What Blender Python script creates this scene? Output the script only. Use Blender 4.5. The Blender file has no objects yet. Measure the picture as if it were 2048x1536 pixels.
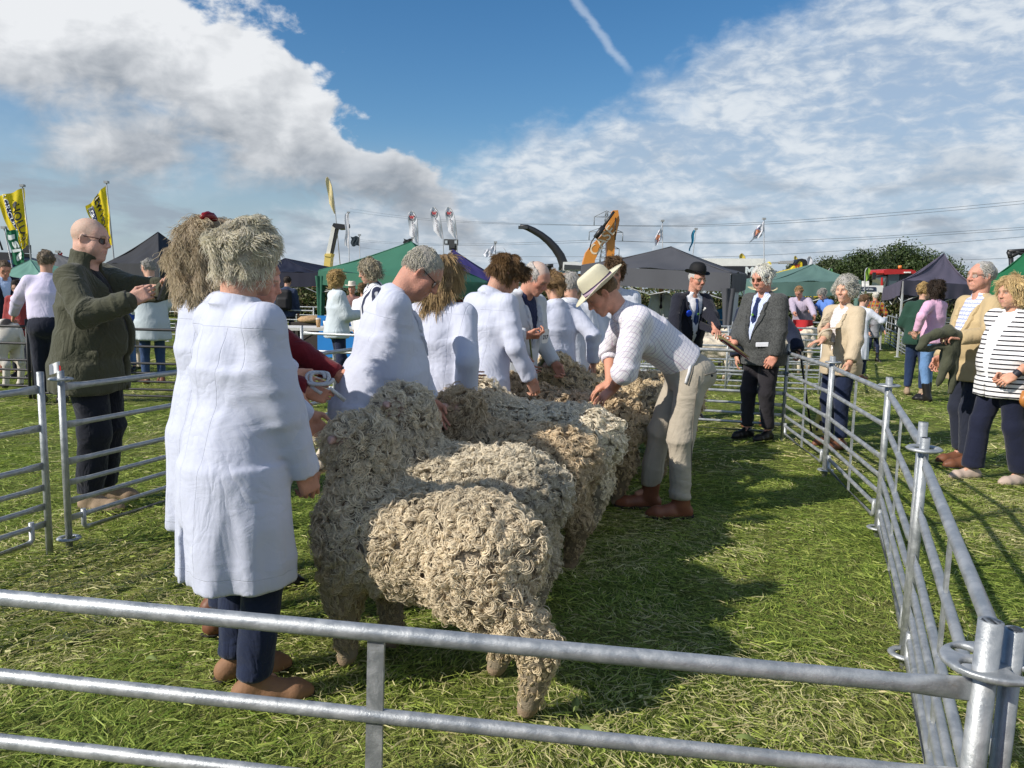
import bpy, math, random
import numpy as np
from mathutils import Vector, Matrix, Quaternion

S = bpy.context.scene
COL = S.collection
R = math.radians
# ------------------------------------------------------------------ camera
F = 1539.0
PITCH, ROLL, CAMZ = R(7.04), R(1.2), 1.45
_f = np.array([0, math.cos(PITCH), -math.sin(PITCH)])
_u0 = np.array([0, math.sin(PITCH), math.cos(PITCH)])
_r0 = np.array([1.0, 0, 0])
_r = math.cos(ROLL) * _r0 + math.sin(ROLL) * _u0
_u = -math.sin(ROLL) * _r0 + math.cos(ROLL) * _u0
cd = bpy.data.cameras.new('camera')
cam = bpy.data.objects.new('camera', cd)
COL.objects.link(cam)
cd.sensor_width = 36.0
cd.lens = F / 2048 * 36.0
cd.clip_start = 0.05
cd.clip_end = 3000
_m = Matrix(((_r[0], _u[0], -_f[0], 0), (_r[1], _u[1], -_f[1], 0), (_r[2], _u[2], -_f[2], CAMZ), (0, 0, 0, 1)))
cam.matrix_world = _m
S.camera = cam


def ray(px, py):
    return _f * F + _r * (px - 1024) - _u * (py - 768)


def P(px, py, Y):
    """point of the place seen at photo pixel (px, py) at distance Y in front of the camera"""
    d = ray(px, py)
    p = d * (Y / d[1])
    return np.array([p[0], p[1], p[2] + CAMZ])


def G(px, py):
    """point of the ground seen at photo pixel (px, py)"""
    d = ray(px, py)
    t = -CAMZ / d[2]
    return np.array([d[0] * t, d[1] * t, 0.0])


# ------------------------------------------------------------------ sun, sky, exposure
SUN_TO = np.array([-0.90, -0.44, 0.0])
SUN_TO = SUN_TO / np.linalg.norm(SUN_TO)
SUN_EL = R(34)
SUN_TO = np.array([SUN_TO[0] * math.cos(SUN_EL), SUN_TO[1] * math.cos(SUN_EL), math.sin(SUN_EL)])
sl = bpy.data.lights.new('sun', 'SUN')
sl.energy = 4.6
sl.angle = R(0.55)
sl.color = (1.0, 0.93, 0.83)
sun = bpy.data.objects.new('sun', sl)
COL.objects.link(sun)
sun.rotation_euler = Vector(SUN_TO).to_track_quat('Z', 'Y').to_euler()
S.view_settings.view_transform = 'Standard'
S.view_settings.look = 'None'
S.view_settings.exposure = 0.25
S.view_settings.gamma = 1.0
S.view_settings.use_curve_mapping = False
try:
    S.cycles.max_bounces = 6
    S.cycles.diffuse_bounces = 3
    S.cycles.glossy_bounces = 3
    S.cycles.transmission_bounces = 4
    S.cycles.transparent_max_bounces = 8
    S.cycles.use_denoising = True
except Exception:
    pass

W = bpy.data.worlds.new('World')
S.world = W
W.use_nodes = True


class NT:
    """tiny helper for node trees"""

    def __init__(self, nt):
        self.t = nt
        nt.nodes.clear()

    def n(self, kind, **kw):
        nd = self.t.nodes.new(kind)
        for k, v in kw.items():
            if k.startswith('_'):
                setattr(nd, k[1:], v)
        return nd

    def link(self, a, b):
        self.t.links.new(a, b)

    def put(self, sock, v):
        if isinstance(v, bpy.types.NodeSocket):
            self.t.links.new(v, sock)
        else:
            try:
                sock.default_value = v
            except Exception:
                sock.default_value = (*v, 1.0)

    def m(self, op, a, b=None, c=None, clamp=False):
        nd = self.t.nodes.new('ShaderNodeMath')
        nd.operation = op
        nd.use_clamp = clamp
        self.put(nd.inputs[0], a)
        if b is not None:
            self.put(nd.inputs[1], b)
        if c is not None:
            self.put(nd.inputs[2], c)
        return nd.outputs[0]

    def vm(self, op, a, b=None):
        nd = self.t.nodes.new('ShaderNodeVectorMath')
        nd.operation = op
        self.put(nd.inputs[0], a)
        if b is not None:
            if op == 'SCALE':
                self.put(nd.inputs['Scale'], b)
            else:
                self.put(nd.inputs[1], b)
        return nd.outputs['Value'] if op in ('DOT_PRODUCT', 'LENGTH') else nd.outputs[0]

    def noise(self, vec, scale, detail=4, rough=0.55, dist=0.0, col=False):
        nd = self.t.nodes.new('ShaderNodeTexNoise')
        if vec is not None:
            self.put(nd.inputs['Vector'], vec)
        self.put(nd.inputs['Scale'], scale)
        nd.inputs['Detail'].default_value = detail
        nd.inputs['Roughness'].default_value = rough
        nd.inputs['Distortion'].default_value = dist
        return nd.outputs['Color' if col else 'Fac']

    def mr(self, v, a, b, c=0.0, d=1.0, smooth=True):
        nd = self.t.nodes.new('ShaderNodeMapRange')
        nd.interpolation_type = 'SMOOTHSTEP' if smooth else 'LINEAR'
        self.put(nd.inputs[0], v)
        for i, x in enumerate((a, b, c, d)):
            self.put(nd.inputs[i + 1], x)
        return nd.outputs[0]

    def mix(self, f, a, b, mode='MIX'):
        nd = self.t.nodes.new('ShaderNodeMix')
        nd.data_type = 'RGBA'
        nd.blend_type = mode
        self.put(nd.inputs[0], f)
        for sock, v in ((nd.inputs[6], a), (nd.inputs[7], b)):
            if isinstance(v, bpy.types.NodeSocket):
                self.t.links.new(v, sock)
            else:
                sock.default_value = (v[0], v[1], v[2], 1)
        return nd.outputs[2]

    def comb(self, x, y, z):
        nd = self.t.nodes.new('ShaderNodeCombineXYZ')
        for i, v in enumerate((x, y, z)):
            self.put(nd.inputs[i], v)
        return nd.outputs[0]

    def sep(self, v):
        nd = self.t.nodes.new('ShaderNodeSeparateXYZ')
        self.put(nd.inputs[0], v)
        return nd.outputs


def make_sky():
    n = NT(W.node_tree)
    out = n.n('ShaderNodeOutputWorld')
    sky = n.n('ShaderNodeTexSky')
    sky.sky_type = 'NISHITA'
    sky.sun_disc = False
    sky.sun_elevation = SUN_EL
    sky.sun_rotation = math.atan2(SUN_TO[0], SUN_TO[1])
    sky.altitude = 100
    sky.air_density = 1.0
    sky.dust_density = 0.6
    sky.ozone_density = 2.2
    bg = n.n('ShaderNodeBackground')
    bg.inputs[1].default_value = 0.098
    hs = n.n('ShaderNodeHueSaturation')
    hs.inputs['Saturation'].default_value = 1.32
    n.link(sky.outputs[0], hs.inputs['Color'])
    n.link(hs.outputs[0], bg.inputs[0])
    tc = n.n('ShaderNodeTexCoord')
    v = n.vm('NORMALIZE', tc.outputs['Generated'])
    x, y, z = n.sep(v)
    az = n.m('MULTIPLY', n.m('ARCTAN2', x, y), 57.29578)
    el = n.m('MULTIPLY', n.m('ARCSINE', z), 57.29578)
    ang = n.comb(n.m('MULTIPLY', az, 0.1), n.m('MULTIPLY', el, 0.15), 0.0)
    big = n.noise(ang, 0.95, 9, 0.50, 0.25)
    fine = n.noise(ang, 3.6, 8, 0.60, 0.35)
    fin2 = n.noise(n.vm('ADD', ang, (-0.035, 0.035, 0)), 3.6, 8, 0.60, 0.35)
    nb = n.m('SUBTRACT', big, 0.5)
    nf = n.m('SUBTRACT', fine, 0.5)
    sm1 = n.noise(ang, 1.5, 4, 0.5, 0.3)
    sm2 = n.noise(n.vm('ADD', ang, (-0.12, 0.12, 0)), 1.5, 4, 0.5, 0.3)
    rel = n.m('ADD', n.m('MULTIPLY', n.m('SUBTRACT', sm1, sm2), 1.9), n.m('MULTIPLY', n.m('SUBTRACT', fine, fin2), 0.55))
    # --- a long bank of cumulus climbing to the left: its upper edge
    e1 = n.m('SUBTRACT', n.m('SUBTRACT', 3.6, n.m('MULTIPLY', az, 0.80)), el)
    e1 = n.m('MINIMUM', e1, n.m('SUBTRACT', n.m('SUBTRACT', 19.6, n.m('MULTIPLY', n.m('ABSOLUTE', n.m('ADD', az, 24)), .22)), el))
    e1 = n.m('ADD', e1, n.m('ADD', n.m('MULTIPLY', nb, 17.0), n.m('MULTIPLY', nf, 5.0)))
    m1 = n.mr(e1, -0.3, 1.0)
    end = n.m('ADD', az, n.m('ADD', n.m('MULTIPLY', nb, 9.0), n.m('MULTIPLY', nf, 3.0)))
    m1 = n.m('MULTIPLY', m1, n.mr(end, -4.0, -2.4, 1, 0))
    base = n.m('ADD', n.m('SUBTRACT', el, n.m('MULTIPLY', nb, 18)), n.m('MULTIPLY', nf, 5.0))
    low = n.mr(base, n.m('SUBTRACT', 0.8, n.m('MULTIPLY', az, 0.20)), n.m('SUBTRACT', 5.0, n.m('MULTIPLY', az, 0.20)))
    thick = n.m('MULTIPLY', m1, n.m('ADD', 0.16, n.m('MULTIPLY', low, 0.82)))
    depth = n.mr(e1, 0.2, 7.5)
    hb = n.m('SUBTRACT', base, n.m('SUBTRACT', 0.8, n.m('MULTIPLY', az, 0.20)))
    depth = n.m('MULTIPLY', n.mr(hb, 1.0, 12.5, 1, 0), n.mr(e1, 0.0, 3.0, .35, 1.0))
    lit = n.m('ADD', n.m('SUBTRACT', 1.0, n.m('MULTIPLY', depth, 0.80)), rel)
    lit = n.m('ADD', lit, n.mr(az, -30, -5, .14, -.20), clamp=True)
    c1 = n.mix(lit, (0.245, 0.275, 0.315), (0.72, 0.735, 0.755))
    # --- broken high sheet on the right
    cel = n.noise(n.vm('MULTIPLY', ang, (1.0, 1.5, 1)), 6.0, 7, 0.58, 0.35)
    band = n.noise(n.vm('ADD', n.vm('MULTIPLY', ang, (0.75, 1.15, 1)), (3.1, 1.7, 0)), 1.7, 6, 0.55, 0.6)
    e2 = n.m('SUBTRACT', n.m('ADD', 11.2, n.m('MULTIPLY', az, 0.40)), el)
    e2 = n.m('ADD', e2, n.m('ADD', n.m('MULTIPLY', nb, 9.0), n.m('MULTIPLY', nf, 5.0)))
    edge = n.mr(e2, -0.5, 3.0)
    dens = n.m('ADD', n.m('MULTIPLY', cel, 0.62), n.m('MULTIPLY', band, 0.62))
    m2 = n.m('MULTIPLY', edge, n.mr(dens, 0.46, 0.74, 0.68, 0.96))
    c2 = n.mix(n.mr(dens, 0.50, 0.80), (0.39, 0.465, 0.565), (0.63, 0.675, 0.72))
    # --- scattered grey scraps and a pale veil towards the horizon
    scr = n.noise(n.vm('ADD', n.vm('MULTIPLY', ang, (0.7, 1.5, 1)), (5.3, 2.2, 0)), 1.6, 8, 0.56, 0.3)
    g = n.mr(scr, 0.49, 0.66)
    g = n.m('MULTIPLY', g, n.mr(el, 4.0, 11.5, 0.80, 0.0))
    veil = n.mr(el, 0.5, 12.0, 0.72, 0.0)
    def bgc(c):
        b = n.n('ShaderNodeBackground')
        if isinstance(c, bpy.types.NodeSocket):
            n.link(c, b.inputs[0])
        else:
            b.inputs[0].default_value = (*c, 1)
        return b.outputs[0]

    def ms(f, a, b):
        k = n.n('ShaderNodeMixShader')
        n.put(k.inputs[0], f)
        n.link(a, k.inputs[1])
        n.link(b, k.inputs[2])
        return k.outputs[0]

    # thin contrail and wisps high up
    t = n.m('SUBTRACT', az, n.m('ADD', 21.4, n.m('MULTIPLY', el, -0.90)))
    t = n.m('ADD', t, n.m('MULTIPLY', n.m('SUBTRACT', fine, .5), 1.2))
    tr = n.m('MULTIPLY', n.mr(n.m('ABSOLUTE', t), 0.05, 0.55, 0.30, 0.0), n.m('MULTIPLY', n.mr(el, 14.5, 16), n.mr(el, 22, 25, 1, 0)))
    sh = bg.outputs[0]
    sh = ms(tr, sh, bgc((0.75, 0.8, 0.86)))
    sh = ms(veil, sh, bgc((0.33, 0.42, 0.52)))
    sh = ms(m2, sh, bgc(c2))
    sh = ms(thick, sh, bgc(c1))
    sh = ms(g, sh, bgc((0.27, 0.32, 0.385)))
    # below the horizon: far fields
    n.link(sh, out.inputs[0])


make_sky()
# ------------------------------------------------------------------ materials
MATS = {}


def mat(name, col, rough=0.8, metal=0.0, var=0.12, vscale=8.0, bump=0.0, bscale=60.0, spec=0.3, attr=None, sheen=0.0,
        coords='Object', translucent=0.0):
    """procedural material: base colour broken up by noise, optional vertex colour and fine relief"""
    if name in MATS:
        return MATS[name]
    m = bpy.data.materials.new(name)
    m.use_nodes = True
    n = NT(m.node_tree)
    out = n.n('ShaderNodeOutputMaterial')
    b = n.n('ShaderNodeBsdfPrincipled')
    tc = n.n('ShaderNodeTexCoord')
    v = tc.outputs[coords]
    base = None
    if attr:
        a = n.n('ShaderNodeAttribute')
        a.attribute_name = attr
        base = a.outputs['Color']
    else:
        base = n.mix(0.0, col, col)
    f = n.noise(v, vscale, 5, 0.6)
    k = n.mr(f, 0.25, 0.75, 1.0 - var, 1.0 + var, smooth=False)
    kc = n.comb(k, k, k)
    base = n.mix(1.0, base, kc, 'MULTIPLY')
    n.link(base, b.inputs['Base Color'])
    b.inputs['Roughness'].default_value = rough
    b.inputs['Metallic'].default_value = metal
    b.inputs['Specular IOR Level'].default_value = spec
    if sheen:
        b.inputs['Sheen Weight'].default_value = sheen
    if bump:
        bp = n.n('ShaderNodeBump')
        bp.inputs['Strength'].default_value = bump
        bp.inputs['Distance'].default_value = 0.01
        n.link(n.noise(v, bscale, 6, 0.6, 0.2), bp.inputs['Height'])
        n.link(bp.outputs[0], b.inputs['Normal'])
    if translucent:
        tr = n.n('ShaderNodeBsdfTranslucent')
        n.link(base, tr.inputs[0])
        mx = n.n('ShaderNodeMixShader')
        mx.inputs[0].default_value = translucent
        n.link(b.outputs[0], mx.inputs[1])
        n.link(tr.outputs[0], mx.inputs[2])
        n.link(mx.outputs[0], out.inputs[0])
    else:
        n.link(b.outputs[0], out.inputs[0])
    m['bsdf'] = b.name
    MATS[name] = m
    return m


def cloth(name, col, pattern=None, rough=0.85, wr=0.5, wscale=6.0, var=0.06, sheen=0.15, weave=0.0, seams=False):
    """fabric: soft creases as relief, a weave, and an optional woven pattern in rest coordinates"""
    if name in MATS:
        return MATS[name]
    m = bpy.data.materials.new(name)
    m.use_nodes = True
    n = NT(m.node_tree)
    out = n.n('ShaderNodeOutputMaterial')
    b = n.n('ShaderNodeBsdfPrincipled')
    a = n.n('ShaderNodeAttribute')
    a.attribute_name = 'rest'
    v = a.outputs['Vector']
    base = n.mix(0.0, col, col)
    x, y, z = n.sep(v)

    def line(c, per, w):
        fr = n.m('FRACT', n.m('DIVIDE', c, per))
        d = n.m('ABSOLUTE', n.m('SUBTRACT', fr, 0.5))
        return n.mr(d, w, w * 1.35 + 0.01, 1, 0)
    if pattern:
        kind = pattern[0]
        if kind == 'stripe':
            base = n.mix(line(z, pattern[1], pattern[2]), base, pattern[3])
        elif kind == 'vstripe':
            base = n.mix(line(n.m('ADD', y, n.m('MULTIPLY', x, .6)), pattern[1], pattern[2]), base, pattern[3])
        elif kind == 'check':
            h = n.m('ADD', y, n.m('MULTIPLY', x, 0.8))
            base = n.mix(n.m('MULTIPLY', line(z, pattern[1], pattern[2]), .75), base, pattern[3])
            base = n.mix(n.m('MULTIPLY', line(h, pattern[1], pattern[2]), .75), base, pattern[4] if len(pattern) > 4 else pattern[3])
        elif kind == 'tweed':
            f = n.noise(v, 90, 2, .6)
            base = n.mix(n.mr(f, .35, .65, 0, 1), base, pattern[1])
        elif kind == 'tartan':
            h = n.m('ADD', y, n.m('MULTIPLY', x, 0.8))
            base = n.mix(n.m('MULTIPLY', line(z, .11, .2), .6), base, (.45, .3, .02))
            base = n.mix(n.m('MULTIPLY', line(h, .11, .2), .6), base, (.35, .3, .03))
            base = n.mix(line(h, .11, .06), base, (.03, .05, .2))
        elif kind == 'denim':
            f = n.noise(n.vm('MULTIPLY', v, (1, 1, .6)), 5, 4, .6)
            base = n.mix(n.mr(f, .4, .75, 0, .5), base, pattern[1])
    f = n.noise(v, 3.0, 4, 0.6)
    k = n.mr(f, 0.25, 0.75, 1.0 - var, 1.0 + var, smooth=False)
    base = n.mix(1.0, base, n.comb(k, k, k), 'MULTIPLY')
    n.link(base, b.inputs['Base Color'])
    b.inputs['Roughness'].default_value = rough
    b.inputs['Specular IOR Level'].default_value = 0.2
    b.inputs['Sheen Weight'].default_value = sheen
    bp = n.n('ShaderNodeBump')
    bp.inputs['Strength'].default_value = wr
    bp.inputs['Distance'].default_value = 0.02
    w1 = n.noise(n.vm('MULTIPLY', v, (1, 1, 0.6)), wscale, 3, 0.5, 1.6)
    rid = n.m('ABSOLUTE', n.m('SUBTRACT', w1, 0.5))
    w2 = n.noise(n.vm('MULTIPLY', v, (1, 1, 1.6)), wscale * 2.3, 3, 0.5, 2.0)
    hgt = n.m('ADD', n.m('MULTIPLY', rid, 2.4), n.m('MULTIPLY', w2, .3))
    hgt = n.m('ADD', hgt, n.m('MULTIPLY', n.noise(v, 260, 2), .05 + weave))
    if seams:
        def seam(c, at, w=.0022):
            return n.mr(n.m('ABSOLUTE', n.m('SUBTRACT', c, at)), 0.0, w, 1, 0)
        bk = n.mr(x, -.02, .0, 1, 0)
        ln = n.m('MULTIPLY', seam(z, 1.305), bk)
        bl = n.mr(z, 1.30, 1.305, 1, 0)
        for yy in (-.095, 0.0, .095):
            ln = n.m('MAXIMUM', ln, n.m('MULTIPLY', n.m('MULTIPLY', seam(n.m('ADD', y, n.m('MULTIPLY', n.m('SUBTRACT', z, 1.0), yy * -.35)), yy, .0018), bk), bl))
        for yy in (-.185, .185):
            ln = n.m('MAXIMUM', ln, n.m('MULTIPLY', seam(n.m('ADD', y, n.m('MULTIPLY', n.m('SUBTRACT', z, 1.35), yy * -.22)), yy, .003), n.mr(z, 1.16, 1.18)))
        ln = n.m('MAXIMUM', ln, n.m('MULTIPLY', seam(z, .485, .0018), .8))
        hgt = n.m('SUBTRACT', hgt, n.m('MULTIPLY', ln, .16))
        dk = n.m('SUBTRACT', 1.0, n.m('MULTIPLY', ln, .05))
        src = b.inputs['Base Color'].links[0].from_socket
        n.link(n.mix(1.0, src, n.comb(dk, dk, dk), 'MULTIPLY'), b.inputs['Base Color'])
    n.link(hgt, bp.inputs['Height'])
    n.link(bp.outputs[0], b.inputs['Normal'])
    n.link(b.outputs[0], out.inputs[0])
    MATS[name] = m
    return m


def strand_mat(name, root, tip, var=0.3, rough=0.55, spec=0.25):
    """hair and wool: darker towards the skin, each strand a little different"""
    if name in MATS:
        return MATS[name]
    m = bpy.data.materials.new(name)
    m.use_nodes = True
    n = NT(m.node_tree)
    out = n.n('ShaderNodeOutputMaterial')
    b = n.n('ShaderNodeBsdfPrincipled')
    a = n.n('ShaderNodeAttribute')
    a.attribute_name = 'tone'
    sx, sy, sz = n.sep(a.outputs['Vector'])
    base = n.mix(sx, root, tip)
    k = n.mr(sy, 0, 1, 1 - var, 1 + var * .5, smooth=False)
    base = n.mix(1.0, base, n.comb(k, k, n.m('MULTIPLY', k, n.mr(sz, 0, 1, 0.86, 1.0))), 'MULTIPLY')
    n.link(base, b.inputs['Base Color'])
    b.inputs['Roughness'].default_value = rough
    b.inputs['Specular IOR Level'].default_value = spec
    n.link(b.outputs[0], out.inputs[0])
    MATS[name] = m
    return m


# ------------------------------------------------------------------ objects
def tag(o, label=None, cat=None, group=None, kind=None):
    if label:
        o['label'] = label
    if cat:
        o['category'] = cat
    if group:
        o['group'] = group
    if kind:
        o['kind'] = kind
    return o


def empty(name, loc=(0, 0, 0), rz=0.0, label=None, cat=None, group=None):
    o = bpy.data.objects.new(name, None)
    COL.objects.link(o)
    o.location = [float(c) for c in loc]
    o.rotation_euler = (0, 0, rz)
    o.empty_display_size = 0.1
    return tag(o, label, cat, group)


def link(name, me, material=None, parent=None, loc=None, rz=None):
    o = bpy.data.objects.new(name, me)
    COL.objects.link(o)
    if material is not None and len(me.materials) == 0:
        me.materials.append(material)
    if parent is not None:
        o.parent = parent
    if loc is not None:
        o.location = [float(c) for c in loc]
    if rz is not None:
        o.rotation_euler = (0, 0, rz)
    return o


def copy_tree(o, parent=None):
    c = o.copy()
    COL.objects.link(c)
    if parent is not None:
        c.parent = parent
    for ch in list(o.children):
        copy_tree(ch, c)
    return c


def np_mesh(name, V, faces, smooth=False, attrs=None):
    """V (n,3); faces: (m,4) or (m,3) array, or list of index lists"""
    me = bpy.data.meshes.new(name)
    V = np.asarray(V, dtype=np.float32)
    if isinstance(faces, np.ndarray):
        nf, k = faces.shape
        me.vertices.add(len(V))
        me.vertices.foreach_set('co', V.ravel())
        me.loops.add(nf * k)
        me.loops.foreach_set('vertex_index', faces.astype(np.int32).ravel())
        me.polygons.add(nf)
        me.polygons.foreach_set('loop_start', np.arange(0, nf * k, k, dtype=np.int32))
        me.update(calc_edges=True)
    else:
        me.from_pydata(V.tolist(), [], [list(map(int, f)) for f in faces])
        me.update()
    if smooth:
        me.polygons.foreach_set('use_smooth', np.ones(len(me.polygons), dtype=bool))
    for k, v in (attrs or {}).items():
        v = np.asarray(v, dtype=np.float32)
        if v.shape[1] == 4:
            a = me.attributes.new(k, 'FLOAT_COLOR', 'POINT')
            a.data.foreach_set('color', v.ravel())
        else:
            a = me.attributes.new(k, 'FLOAT_VECTOR', 'POINT')
            a.data.foreach_set('vector', v.ravel())
    return me


class MB:
    """collects shapes into one mesh"""

    def __init__(self):
        self.v, self.f, self.sm = [], [], []
        self.n = 0

    def add(self, V, Fs, smooth=False):
        self.v.append(np.asarray(V, dtype=float))
        for f in Fs:
            self.f.append([i + self.n for i in f])
            self.sm.append(smooth)
        self.n += len(V)
        return self

    def box(self, c, s, M=None, bev=0.0):
        x, y, z = [k / 2 for k in s]
        V = np.array([[i * x, j * y, k * z] for i in (-1, 1) for j in (-1, 1) for k in (-1, 1)])
        Fs = [(0, 1, 3, 2), (4, 6, 7, 5), (0, 4, 5, 1), (2, 3, 7, 6), (0, 2, 6, 4), (1, 5, 7, 3)]
        if M is not None:
            V = V @ np.array(M).T
        return self.add(V + np.array(c), Fs)

    def prism(self, pts, axis, a, b):
        """closed polygon pts (2-D), extruded along axis ('x','y','z') from a to b"""
        k = len(pts)
        ix = {'x': (1, 2, 0), 'y': (0, 2, 1), 'z': (0, 1, 2)}[axis]
        V = np.zeros((2 * k, 3))
        for i, p in enumerate(pts):
            for j, h in enumerate((a, b)):
                V[i + j * k, ix[0]] = p[0]
                V[i + j * k, ix[1]] = p[1]
                V[i + j * k, ix[2]] = h
        Fs = [tuple(range(k))[::-1], tuple(range(k, 2 * k))]
        Fs += [(i, (i + 1) % k, (i + 1) % k + k, i + k) for i in range(k)]
        return self.add(V, Fs)

    def tube(self, path, r, n=10, flat=None, cap=True):
        path = np.asarray(path, dtype=float)
        m = len(path)
        rr = np.full(m, r) if np.isscalar(r) else np.asarray(r, dtype=float)
        T = np.gradient(path, axis=0)
        T /= np.linalg.norm(T, axis=1)[:, None] + 1e-12
        up = np.array([0, 0, 1.0]) if abs(T[0][2]) < 0.9 else np.array([1.0, 0, 0])
        V = []
        a = np.linspace(0, 2 * np.pi, n, endpoint=False)
        for i in range(m):
            u = np.cross(T[i], up)
            u /= np.linalg.norm(u) + 1e-12
            w = np.cross(u, T[i])
            fl = 1.0 if flat is None else flat[i]
            V.append(path[i] + rr[i] * (np.cos(a)[:, None] * u * fl + np.sin(a)[:, None] * w))
        V = np.concatenate(V)
        Fs = [(i * n + j, i * n + (j + 1) % n, (i + 1) * n + (j + 1) % n, (i + 1) * n + j) for i in range(m - 1) for j in range(n)]
        self.add(V, Fs, True)
        if cap:
            k = self.n - m * n
            self.f.append([k + j for j in range(n)][::-1])
            self.sm.append(False)
            self.f.append([k + (m - 1) * n + j for j in range(n)])
            self.sm.append(False)
        return self

    def lathe(self, prof, c=(0, 0, 0), n=24, M=None):
        prof = np.asarray(prof, dtype=float)
        a = np.linspace(0, 2 * np.pi, n, endpoint=False)
        V = np.concatenate([np.stack([p[0] * np.cos(a), p[0] * np.sin(a), np.full(n, p[1])], 1) for p in prof])
        if M is not None:
            V = V @ np.array(M).T
        m = len(prof)
        Fs = [(i * n + j, i * n + (j + 1) % n, (i + 1) * n + (j + 1) % n, (i + 1) * n + j) for i in range(m - 1) for j in range(n)]
        return self.add(V + np.array(c), Fs, True)

    def sheet(self, fn, nu, nv):
        """grid surface from fn(u,v) in 0..1"""
        V = [fn(i / nu, j / nv) for i in range(nu + 1) for j in range(nv + 1)]
        w = nv + 1
        Fs = [(i * w + j, (i + 1) * w + j, (i + 1) * w + j + 1, i * w + j + 1) for i in range(nu) for j in range(nv)]
        return self.add(V, Fs, True)

    def mesh(self, name):
        V = np.concatenate(self.v)
        me = bpy.data.meshes.new(name)
        me.from_pydata(V.tolist(), [], self.f)
        me.update()
        me.polygons.foreach_set('use_smooth', np.array(self.sm, dtype=bool))
        return me

    def obj(self, name, material, parent=None, loc=None, rz=None):
        return link(name, self.mesh(name), material, parent, loc, rz)


def text_mesh(s, size, bold=0.0):
    cu = bpy.data.curves.new('lettering', 'FONT')
    cu.body = s
    cu.size = size
    cu.align_x = 'CENTER'
    cu.align_y = 'CENTER'
    cu.offset = bold
    cu.resolution_u = 3
    o = bpy.data.objects.new('lettering', cu)
    me = bpy.data.meshes.new_from_object(o)
    bpy.data.objects.remove(o)
    V = np.array([v.co[:] for v in me.vertices]) if len(me.vertices) else np.zeros((0, 3))
    Fs = [list(p.vertices) for p in me.polygons]
    bpy.data.meshes.remove(me)
    return V, Fs


def lettering(s, size, fn, material, parent, bold=0.0, name='lettering'):
    """flat print: letters laid on a surface by fn(x, y) -> point"""
    V, Fs = text_mesh(s, size, bold)
    return link(name, np_mesh(name, [fn(v[0], v[1]) for v in V], Fs), material, parent)


def curves_obj(name, pts, counts, rad, tone, material, parent=None):
    """strands (hair, wool): pts (n,3), counts per strand, radius per point, tone (n,3)"""
    hc = bpy.data.hair_curves.new(name)
    hc.add_curves([int(c) for c in counts])
    hc.position_data.foreach_set('vector', np.ascontiguousarray(pts, dtype=np.float32).ravel())
    a = hc.attributes.get('radius') or hc.attributes.new('radius', 'FLOAT', 'POINT')
    a.data.foreach_set('value', np.ascontiguousarray(rad, dtype=np.float32))
    t = hc.attributes.new('tone', 'FLOAT_VECTOR', 'POINT')
    t.data.foreach_set('vector', np.ascontiguousarray(tone, dtype=np.float32).ravel())
    hc.materials.append(material)
    o = bpy.data.objects.new(name, hc)
    COL.objects.link(o)
    if parent is not None:
        o.parent = parent
    o['kind'] = 'stuff'
    return o


# ------------------------------------------------------------------ implicit shapes -> mesh
def nrm(v):
    v = np.asarray(v, dtype=float)
    return v / (np.linalg.norm(v) + 1e-12)


def frame(z, x=(1, 0, 0)):
    """rotation matrix with columns x', y', z' where z' = z"""
    z = nrm(z)
    x = np.asarray(x, dtype=float)
    x = x - z * np.dot(x, z)
    if np.linalg.norm(x) < 1e-6:
        x = np.array([0, 1.0, 0]) - z * z[1]
    x = nrm(x)
    return np.stack([x, np.cross(z, x), z], 1)


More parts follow.
